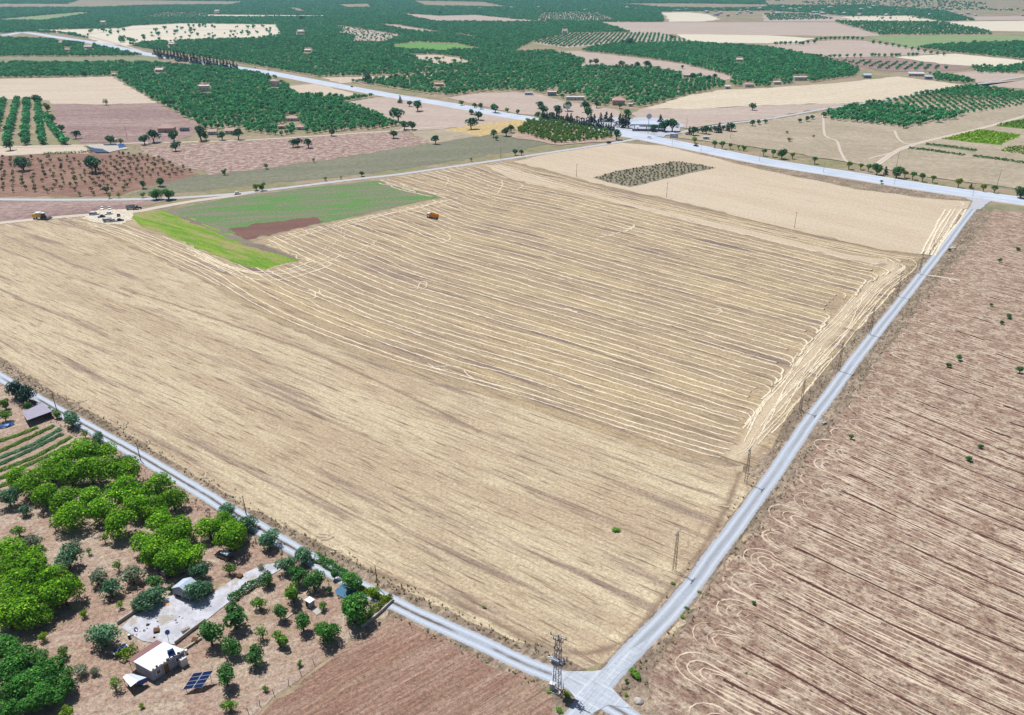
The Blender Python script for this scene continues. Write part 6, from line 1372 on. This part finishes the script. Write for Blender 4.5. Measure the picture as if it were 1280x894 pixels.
# nearest orchard trees beyond the fields
ORCH_S = [(-80,80),(185,80),(300,88),(345,98),(358,108),(370,120),(430,124),(470,121),(425,129),(452,136),(478,147),(505,158),(495,160),(420,165),(345,171),(300,163),(262,166),(247,156),(196,128),(140,96),(0,98),(-80,98)]
ORCH_N = [(-80,-5),(940,-5),(960,8),(960,14),(825,15),(830,27),(790,41),(712,41.5),(665,53),(640,66),(693,65),(730,76),(760,85),(815,87),(875,98),(905,102),(907,108),(865,119),(830,128),(800,135),(775,136),(745,131),(700,125),(675,116),(640,114),(600,115.5),(560,121.5),(500,112),(430,102),(330,85),(185,62),(160,58),(125,51),(70,42),(-80,42)]
ORCH_N2 = [(-80,48),(0,48),(60,50),(120,58),(180,71),(110,71),(-80,71)]
ORCH_E = [(725,64),(760,56.5),(865,54),(960,60),(1030,74),(1075,89),(1065,97),(1000,105),(960,109),(912,108),(918,97),(852,80),(790,71)]
ORCH_R = [(960,9),(1085,9),(1180,14),(1218,26),(1175,27),(1140,19.5),(1060,20),(1010,16.5),(960,14)]
ORCH_R2 = [(1042,27),(1176,28),(1237,39.5),(1240,44),(1100,44.5)]
ORCH_R3 = [(1145,60.5),(1165,57),(1300,52),(1300,77),(1195,67)]
ORCH_R4 = [(1255,84),(1300,79),(1300,91),(1230,89)]
ORCH_R5 = [(1160,93),(1225,101),(1210,106),(1165,101)]
ORCH_T = [(1300,27),(1300,20),(1215,19),(1150,14),(1020,8),(940,7),(870,5),(860,-6),(1300,-6)]
B1 = [(1035,142),(1090,130),(1205,144),(1193,150),(1130,161),(1040,151)]
B2 = [(1100,128),(1140,120),(1215,107.5),(1300,120),(1300,129),(1207,143)]
B3 = [(665,53.5),(712,42.5),(825,42.5),(866,53),(760,55.5),(705,60)]
HOUSEX = [(250,98,275,120),(205,156,240,170),(255,158,305,172),(335,95,358,110),(345,142,360,165),(362,143,400,166),(395,60,410,70),(845,128,870,140)]
excl = list(CLEAR)
def masked(Q):
    P2 = PX(Q); m = np.ones(len(Q), bool)
    for e in excl: m &= ~inside(P2, e)
    m &= ~near_line(Q, Gn(HWY), 24); m &= ~near_line(Q, Gn([(50,38),(100,43.5),(155,57.5),(185,68)]), 12)
    for x0, y0, x1, y1 in HOUSE_BOX: m &= ~((P2[:, 0] > x0) & (P2[:, 0] < x1) & (P2[:, 1] > y0) & (P2[:, 1] < y1))
    return Q[m]
houses = [ # px, py of the base, width, depth, wall height, rise, rot, wall, roof, flat, hip, label
 (256,114,15,11,7.5,2.5,12,'wall','wall',True,False,'blue-white two-storey house rising from the orchard on the left'),
 (344,108,12,9,8,2.0,-20,'wall','pinkroof',False,True,'white house with pinkish roof beside the highway orchard'),
 (209,165,17,12,4.5,3.2,5,'pinkroof','pinkroof',False,True,'farmhouse with pink hipped roof between trees at the mauve field'),
 (231,164,9,6,2.8,.6,0,'greyw','dark',True,False,'small dark-roofed shed right of the pink hipped farmhouse'),
 (266,168,10,8,3.2,1.6,8,'wall','pinkroof',False,False,'pale farm building behind round trees, left one of the second farm'),
 (291,167,15,9,3.4,1.8,4,'wall','pinkroof',False,False,'pale long farm building, right one of the second farm'),
 (366,151,14,9,3.2,1.8,3,'wall','pinkroof',False,True,'cottage with pale hipped roof in the middle of the orchard, highest of three'),
 (352,161,7,6,3.0,1.4,10,'pinkroof','pinkroof',False,True,'smallest cottage in the orchard, left of three'),
 (376,162,8,7,3.0,1.5,-5,'wall','pinkroof',False,True,'cottage in the orchard, lowest of three'),
 (200,90,14,9,4,1.8,0,'wall','pinkroof',False,False,'white house at the upper edge of the far left orchard'),
 (111,60.5,18,9,4,1.4,0,'wall','wall',False,False,'long white building deep in the upper left orchard'),
 (85,64,12,8,3.5,1.2,5,'wall','wall',True,False,'low white building left of the long one in the upper left orchard'),
 (215,57,14,8,4,1.5,0,'wall','wall',False,False,'white building below the far clearing'),
 (76,55,8,6,3.5,1.2,0,'wall','pinkroof',False,False,'small pink-roofed house in the upper left orchard'),
 (129,29.5,16,9,5,2,0,'wall','wall',False,False,'white house far away above the pale clearing'),
 (376,42,20,14,6,3,0,'wall','pinkroof',False,True,'large pale villa at the right end of the far clearing'),
 (143,95,7,6,3,1,0,'wall','pinkroof',True,False,'tiny pale hut at the top corner of the tan field'),
 (385,65,14,9,4,1.5,0,'wall','wall',False,False,'white cottage in the middle far orchard'),
 (271,15.5,18,10,5,2,0,'wall','wall',False,False,'very distant white house at the upper left'),
 (549,107.5,14,9,3,1.2,0,'pinkroof','pinkroof',False,False,'pale hut in the orchard beyond the highway'),
 (706,43.5,14,12,11,2,0,'blueroof','wall',True,False,'tall blue-white building at the left of the olive grove'),
 (924,77,13,8,4,1.4,0,'wall','wall',False,False,'white shed in the large right-hand orchard'),
 (859,96.5,15,7,3.4,.8,0,'wall','wall',True,False,'low white building at the edge of the orchard by the pinkish strip'),
 (936,109,14,8,4,2.2,0,'wall','pinkroof',False,True,'pink-roofed house at the top edge of the cream field'),
 (909,111,8,7,3.5,1.5,0,'wall','wall',False,False,'white hut left of the pink-roofed house at the cream field'),
 (1000,100.5,22,9,5,.8,0,'wall','wall',True,False,'long white building at the right orchard edge'),
 (971,105.5,12,8,3.5,.8,0,'wall','wall',True,False,'small white building left of the long one at the right orchard'),
 (1083,97.5,13,10,4.5,2,0,'greyw','blueroof',False,False,'blue-grey barn at the upper edge of the cream field'),
 (1144,95,26,12,4,2,-8,'wall','pinkroof',False,False,'long pink-roofed farm building right of the blue-grey barn'),
 (1160,99,12,8,4,1.5,-8,'greyw','blueroof',False,False,'blue-roofed shed at the lower end of the long pink-roofed building'),
 (773,131,17,13,6,3.4,-5,'pinkroof','pinkroof',False,True,'two-storey house with red hipped roof behind the station'),
 (719,125,26,9,4,1.2,-4,'wall','wall',True,False,'long white flat building left of the red-roofed house'),
 (690,119.5,13,8,5,1.2,-4,'greyw','wall',True,False,'pale building left of the long white flat one'),
 (661,119,12,7,3.5,1,-4,'blueroof','wall',True,False,'small pale blue building far left of the station'),
 (788,133,6,5,3,.6,0,'wall','wall',True,False,'little white annex right of the red-roofed house'),
 (882.5,174.5,6.5,3,2.6,.3,-10,'wall','wall',True,False,'white container on the grass right of the station'),
 (143,177.5,5,4,2.4,.4,5,'wall','wall',True,False,'tiny white shack above the pond'),
]
HOUSE_BOX = []
for i, (px, py, W, D, hh, ri, rot, wm, rm, fl, hp, lb) in enumerate(houses):
    nw = max(1, int(W / 5)); us = [(-.5 + (j + .5) / nw) for j in range(nw)]
    W *= .8; D *= .8; hh *= .85; rm = 'wall' if rm == 'pinkroof' and py < 98 else rm
    nm = 'shed' if W < 7.2 and hh < 3.2 else 'container' if 'container' in lb else 'house'
    gable_house(px, py, DEG(rot), W, D, hh, ri, wm, rm, lb, nm, 'container' if nm == 'container' else 'building', fl, .2, (us, us), hip=hp, ws=1.3, chim=hp)
    m_ = mpp(px, py); HOUSE_BOX.append((px - W * .6 / m_ - 1, py - 2 - hh / m_, px + W * .6 / m_ + 1, py + 5 / m_ + 1))
QS = masked(grid(ORCH_S, 6.0, 8.6, DEG(58), .6, 11)); QN = masked(grid(ORCH_N, 7.4, 9.4, DEG(-50), 1.1, 12)); QN2 = masked(grid(ORCH_N2, 7.0, 7.0, DEG(10), 1.5, 13))
QE = masked(grid(ORCH_E, 6.6, 8.6, DEG(-50), .8, 14))
QO = [masked(grid(p, dx, dy, DEG(a), j, 20 + i)) for i, (p, dx, dy, a, j) in enumerate(((ORCH_R, 9, 9, 0, 2), (ORCH_R2, 11, 13, 10, 3), (ORCH_R3, 6, 12, 45, 1), (ORCH_R4, 7, 8, 0, 1.4), (ORCH_R5, 7, 8, 0, 1.5), (ORCH_T, 22, 22, 0, 9)))]
QT = QO[-1]; nz_ = np.sin(QT[:, 0] / 260 + 1) * np.cos(QT[:, 1] / 330) + .5 * np.sin(QT[:, 0] / 90) * np.sin(QT[:, 1] / 120); QO[-1] = QT[nz_ > .12]
QB1 = grid(B1, 6.4, 8.2, DEG(-40), .6, 31)
ALL = np.vstack([QS, QB1, QE, QN, QN2] + QO)
ALL = ALL[(ALL[:, 1] < 9000)]
kd = np.hypot(ALL[:, 0], ALL[:, 1]); ALL = ALL[np.argsort(kd)]
# thin out beyond 2.2 km, where crowns merge
rn = np.random.default_rng(9); d_ = np.hypot(ALL[:, 0], ALL[:, 1]); keep = rn.random(len(ALL)) < np.clip((2300 / d_) ** 1.3, .1, 1); ALL = ALL[keep]; d_ = d_[keep]
print('orchard trees', len(ALL))
near = ALL[:300]; far = ALL[300:]
rq = np.random.default_rng(10)
for i, q in enumerate(near): tree('orch', q[0], q[1], 3.1 * (1 + .12 * rq.normal()), 'orchard_tree', 'dark green orchard tree in the nearest planted blocks beyond the fields', 'tree', 'nearest dark green orchard trees', i, z0=.15)
def cloud(name, Q, kindkey, R, label, cat, var=.18, grow=True):
    """one object: points with a size, each carrying one of the crown meshes"""
    r = np.random.default_rng(len(Q)); n = len(Q); d = np.hypot(Q[:, 0], Q[:, 1]); rad = R * (1 + var * r.normal(size=n))
    if grow: rad *= np.clip((d / 2300) ** .62, 1, 3.2)
    hh = KIND[kindkey][1]; V = np.column_stack([Q, hz(Q[:, 0], Q[:, 1]) + .2 + hh * rad * np.clip(1.0 / np.clip(d / 2300, 1, 9), .55, 1)])
    me = bpy.data.meshes.new(name); me.vertices.add(n); me.vertices.foreach_set('co', V.astype(np.float32).ravel()); me.update()
    me.attributes.new('size', 'FLOAT', 'POINT').data.foreach_set('value', rad.astype(np.float32)); me.attributes.new('turn', 'FLOAT', 'POINT').data.foreach_set('value', (r.random(n) * 6.28).astype(np.float32))
    o = link(name, me); tagp(o, label, cat, None, 'stuff')
    g = bpy.data.node_groups.new(name, 'GeometryNodeTree'); g.interface.new_socket('Geometry', in_out='INPUT', socket_type='NodeSocketGeometry'); g.interface.new_socket('Geometry', in_out='OUTPUT', socket_type='NodeSocketGeometry')
    gi = g.nodes.new('NodeGroupInput'); go = g.nodes.new('NodeGroupOutput'); ip = g.nodes.new('GeometryNodeInstanceOnPoints'); j = g.nodes.new('GeometryNodeJoinGeometry')
    src = SRC[kindkey]
    for so in reversed(src):
        oi = g.nodes.new('GeometryNodeObjectInfo'); oi.transform_space = 'ORIGINAL'; oi.inputs['Object'].default_value = so; oi.inputs['As Instance'].default_value = True; g.links.new(oi.outputs['Geometry'], j.inputs[0])
    na = g.nodes.new('GeometryNodeInputNamedAttribute'); na.data_type = 'FLOAT'; na.inputs['Name'].default_value = 'size'
    nb = g.nodes.new('GeometryNodeInputNamedAttribute'); nb.data_type = 'FLOAT'; nb.inputs['Name'].default_value = 'turn'
    cx = g.nodes.new('ShaderNodeCombineXYZ'); g.links.new(nb.outputs['Attribute'], cx.inputs['Z'])
    rv = g.nodes.new('FunctionNodeRandomValue'); rv.data_type = 'INT'; rv.inputs[4].default_value = 0; rv.inputs[5].default_value = len(src) - 1
    ip.inputs['Pick Instance'].default_value = True
    g.links.new(gi.outputs[0], ip.inputs['Points']); g.links.new(j.outputs[0], ip.inputs['Instance']); g.links.new(rv.outputs[2], ip.inputs['Instance Index'])
    g.links.new(cx.outputs[0], ip.inputs['Rotation']); g.links.new(na.outputs['Attribute'], ip.inputs['Scale']); g.links.new(ip.outputs[0], go.inputs[0])
    o.modifiers.new('trees', 'NODES').node_group = g; return o
SRC = {}
for o in COL.objects:
    if o.name.split('.')[0] == 'crown' and o.data.name.split('_crown')[0] in ('orch', 'sap', 'shrub'):
        L_ = SRC.setdefault(o.data.name.split('_crown')[0], [])
        if all(o.data != q.data for q in L_): L_.append(o)
cloud('orchard_mass', far, 'orch', 3.3, 'mass of dark green orchard trees covering the plain beyond the fields', 'orchard')
QB2 = np.vstack([grid(B2, 5.0, 7.5, DEG(75), .5, 40), grid(B3, 8.5, 9.5, DEG(80), .6, 41), grid([(175,22.5),(255,22),(258,16),(210,16)], 12, 22, DEG(80), .8, 42), grid([(425,71),(480,72),(525,82),(460,84)], 7, 10, DEG(60), .6, 43), grid([(675,17),(712,15),(748,16),(770,24),(740,27),(672,25)], 14, 18, DEG(60), 2, 44),
    grid([(955,17),(1010,17.5),(1045,24),(960,26)], 13, 18, DEG(60), 2, 46), grid([(1215,84),(1240,83),(1275,93),(1220,92)], 7, 9, DEG(30), .8, 47), grid([(417,32),(455,38),(500,46),(480,54),(440,54),(422,42)], 16, 20, DEG(20), 4, 48), grid([(1040,76),(1140,80),(1195,86),(1145,89),(1100,87)], 9, 13, DEG(60), 1, 49)])
cloud('olive_rows', QB2, 'orch', np.where((np.hypot(QB2[:, 0], QB2[:, 1]) < 1150) & (QB2[:, 0] > 250), 1.75, 2.5), 'rows of smaller trees standing apart on bare ground beyond the highway', 'young orchard', grow=True)
# ------------------------------------------------------------------ station
def station():
    x, y = G(808, 163); t = thing('fuel_canopy', 'fuel station canopy with a pale blue flat roof on white columns', 'canopy', (x, y, .5), DEG(-6))
    MB().quadbox((0, 0, 5.0), 30, 14, 1.0).build('canopy_roof', M['blueroof'], t); MB().quadbox((0, 0, 4.8), 29, 13, .2).build('ceiling', M['white'], t)
    for a in (-11, 0, 11):
        for b in (-4, 4): MB().quadbox((a, b, 0), .5, .5, 4.8).build('column', M['white'], t)
    s2 = thing('station_shop', 'low station shop with dark windows behind the fuel canopy', 'shop', (*G(812, 158), .5), DEG(-6))
    MB().quadbox((0, 0, 0), 20, 8, 3.6).build('wall', M['wall'], s2); MB().quadbox((0, 0, 3.6), 20.6, 8.6, .4).build('roof', M['cab'], s2); MB().quadbox((0, -4.03, .8), 17, .1, 2.2).build('shop_window', M['glass'], s2)
    for i, u in enumerate((-8, 0, 8)):
        p = thing('fuel_pump', f'fuel pump, {["left", "middle", "right"][i]} one of three under the canopy', 'fuel pump', (x + u * math.cos(DEG(-6)), y + u * math.sin(DEG(-6)), .5), DEG(-6), 'fuel pumps under the canopy')
        MB().quadbox((0, 0, 0), 2.4, 1.2, .18).build('island', M['stone'], p); MB().quadbox((0, 0, .18), .9, .6, 1.9).build('body', M['car_white'], p); MB().quadbox((0, -.31, 1.3), .6, .04, .4).build('display', M['glass'], p)
    for (px, py, h, lb) in ((810, 167, 16, 'tall station sign mast with a pale round panel in front of the canopy'), (709.5, 151.5, 15, 'tall mast with a square white panel left of the forecourt')):
        s3 = thing('station_sign', lb, 'sign', (*G(px, py), .4), 0); MB().tube((0, 0, 0), (0, 0, h - 3), .28, .2, 8).build('mast', M['steel'], s3)
        if px > 800: MB().tube((0, -.2, h - 1.2), (0, .2, h - 1.2), 2.4, 2.4, 16).build('sign_panel', M['cab'], s3)
        else: MB().quadbox((0, 0, h - 3.6), 4.6, .4, 3.6).build('sign_panel', M['white'], s3)
    for px, py, lb in ((842, 177, 'pale blue road direction board on two posts beside the highway'),):
        s4 = thing('road_sign', lb, 'sign', (*G(px, py), .3), DEG(-20)); MB().quadbox((0, 0, 2.6), 7, .15, 3.4).build('sign_board', M['greyw'], s4)
        for a in (-2.6, 2.6): MB().tube((a, .15, 0), (a, .15, 5.5), .1).build('post', M['steel'], s4)
station()
# ------------------------------------------------------------------ pond with white and blue lining
slab('pond_lining', [(108,183),(116,181.8),(148,181.6),(157,184),(160,186.5),(150,188),(137,191),(120,191)], .1, .5, M['stone'], 'bright white lining around the small farm pond', 'pond lining')
slab('pond_water', [(147,181.6),(154,181.4),(158,184.3),(149,186)], .2, .78, M['blue'], 'bright blue patch of water at the right end of the white pond lining', 'pond water')
slab('pond_cover', [(107,182.6),(113,185),(119,186.5),(128,187.3),(137,191.6),(120,191.8),(113,188)], .2, .79, M['navy'], 'dark blue sheeting along the left side of the white pond lining', 'sheeting')
slab('pond_cover', [(129,181.3),(146,181.2),(147,182.5),(131,182.6)], .2, .79, M['dark'], 'dark strip of sheeting at the back of the white pond lining', 'sheeting')
hedge('bank_hedge', [(54,193.5),(85,192),(115,190.5)], 2.5, 1.6, 'lf_dkwalnut', 'dark green bank running left from the pond', 60, 'hedge', 14, lsize=.4)
for i, px in enumerate(([(1180,174),(1222,163),(1277,169.5),(1250,181.5),(1215,178)], [(1244,157),(1262,153),(1298,147),(1298,163)], [(1246,189),(1270,183.5),(1298,185),(1298,196)])):
    Q = grid(px, 2.6, 3.2, DEG(28), .4, 90 + i); r = np.random.default_rng(i); V = []; n = len(Q)
    k = np.repeat(np.arange(n), 4); c = np.column_stack([Q[k] + r.normal(size=(len(k), 2)) * .7, r.uniform(.4, 1.3, len(k))]); d = r.normal(size=(len(k), 3)); d[:, 2] += 1; d /= np.linalg.norm(d, axis=1)[:, None]
    u = np.cross(d, r.normal(size=(len(k), 3))); u /= np.linalg.norm(u, axis=1)[:, None]; v = np.cross(d, u); s = .9 * r.uniform(.5, 1.2, len(k))[:, None]
    me = mesh_np('crop_plants', np.stack([c - u * s, c - v * s, c + u * s, c + v * s], 1).reshape(-1, 3), np.arange(4 * len(k)).reshape(-1, 4)); me.attributes.new('tone', 'FLOAT', 'FACE').data.foreach_set('value', np.clip(.45 + .3 * r.normal(size=len(k)), 0, 1).astype(np.float32))
    tagp(link('crop_plants', me, M['lf_lime' if i != 1 else 'lf_crop']), ['bright green crop standing in the large plot right of the highway', 'green crop in the plot at the right edge, upper', 'green crop in the plot at the right edge, lower'][i], 'crop', None, 'stuff')
for i, px in enumerate(([(1136,186),(1160,188.5),(1205,195)], [(1158,181),(1185,184),(1220,189)], [(1216,196),(1250,200),(1290,206)])):
    hedge('crop_strip', px, 5, 1.5, 'lf_fruit', ['green crop strip left of the bright plot, lower', 'green crop strip left of the bright plot, upper', 'green crop strip at the right edge below the plots'][i], 70 + i, 'crop row', 14, lsize=.55)
# ------------------------------------------------------------------ the small town on the far slope
def town():
    r = random.Random(12); k = 0
    base = [gable_house(640, 300, 0, 12, 10, 7, 2.5, 'wall', rm, 'x', 'town_house', 'house', z=0, win=((-.25, .25), (-.25, .25)), hip=True, ws=1.5) for rm in ('pinkroof', 'wall', 'blueroof')]
    def place(o, x, y, lb, grp):
        o.location = (x, y, float(hz(x, y)) - .3); s_ = r.uniform(.55, 1.05); o.scale = (s_ * r.uniform(1, 1.7), s_, s_); o.rotation_euler = (0, 0, r.uniform(-.6, .6)); o['label'] = lb; o['group'] = grp
    spots = []
    for i in range(84):
        px, py = (r.uniform(880, 1290), r.uniform(3, 14)) if i < 72 else (r.uniform(560, 880), r.uniform(1, 6)); x, y = G(px, py)
        y2 = y * .80; spots.append((x * .80 if y > 4000 else x, y2 if y > 4000 else y))
    for i, (x, y) in enumerate(spots):
        o = base[i] if i < 3 else copy_tree(base[i % 3])
        place(o, x, y, 'small pale house in the hazy town on the far slope', 'houses of the hazy town on the far slope')
town()
# ------------------------------------------------------------------ haze: one closed box of thin air round everything
def haze():
    z1 = 620.0; m = MB().quadbox((0, 5000, -60), 44000, 44000, z1 + 60)
    s = bpy.data.materials.new('thin_air'); s.use_nodes = True; t = s.node_tree; t.nodes.clear(); out = t.nodes.new('ShaderNodeOutputMaterial'); v = t.nodes.new('ShaderNodeVolumePrincipled')
    v.inputs['Color'].default_value = (.45, .72, 1.0, 1); v.inputs['Density'].default_value = HAZE; v.inputs['Anisotropy'].default_value = .2; t.links.new(v.outputs[0], out.inputs['Volume'])
    o = m.build('haze', s); o['kind'] = 'stuff'; o['label'] = 'thin bluish haze over the distant plain'
HAZE = 0.000065
haze()
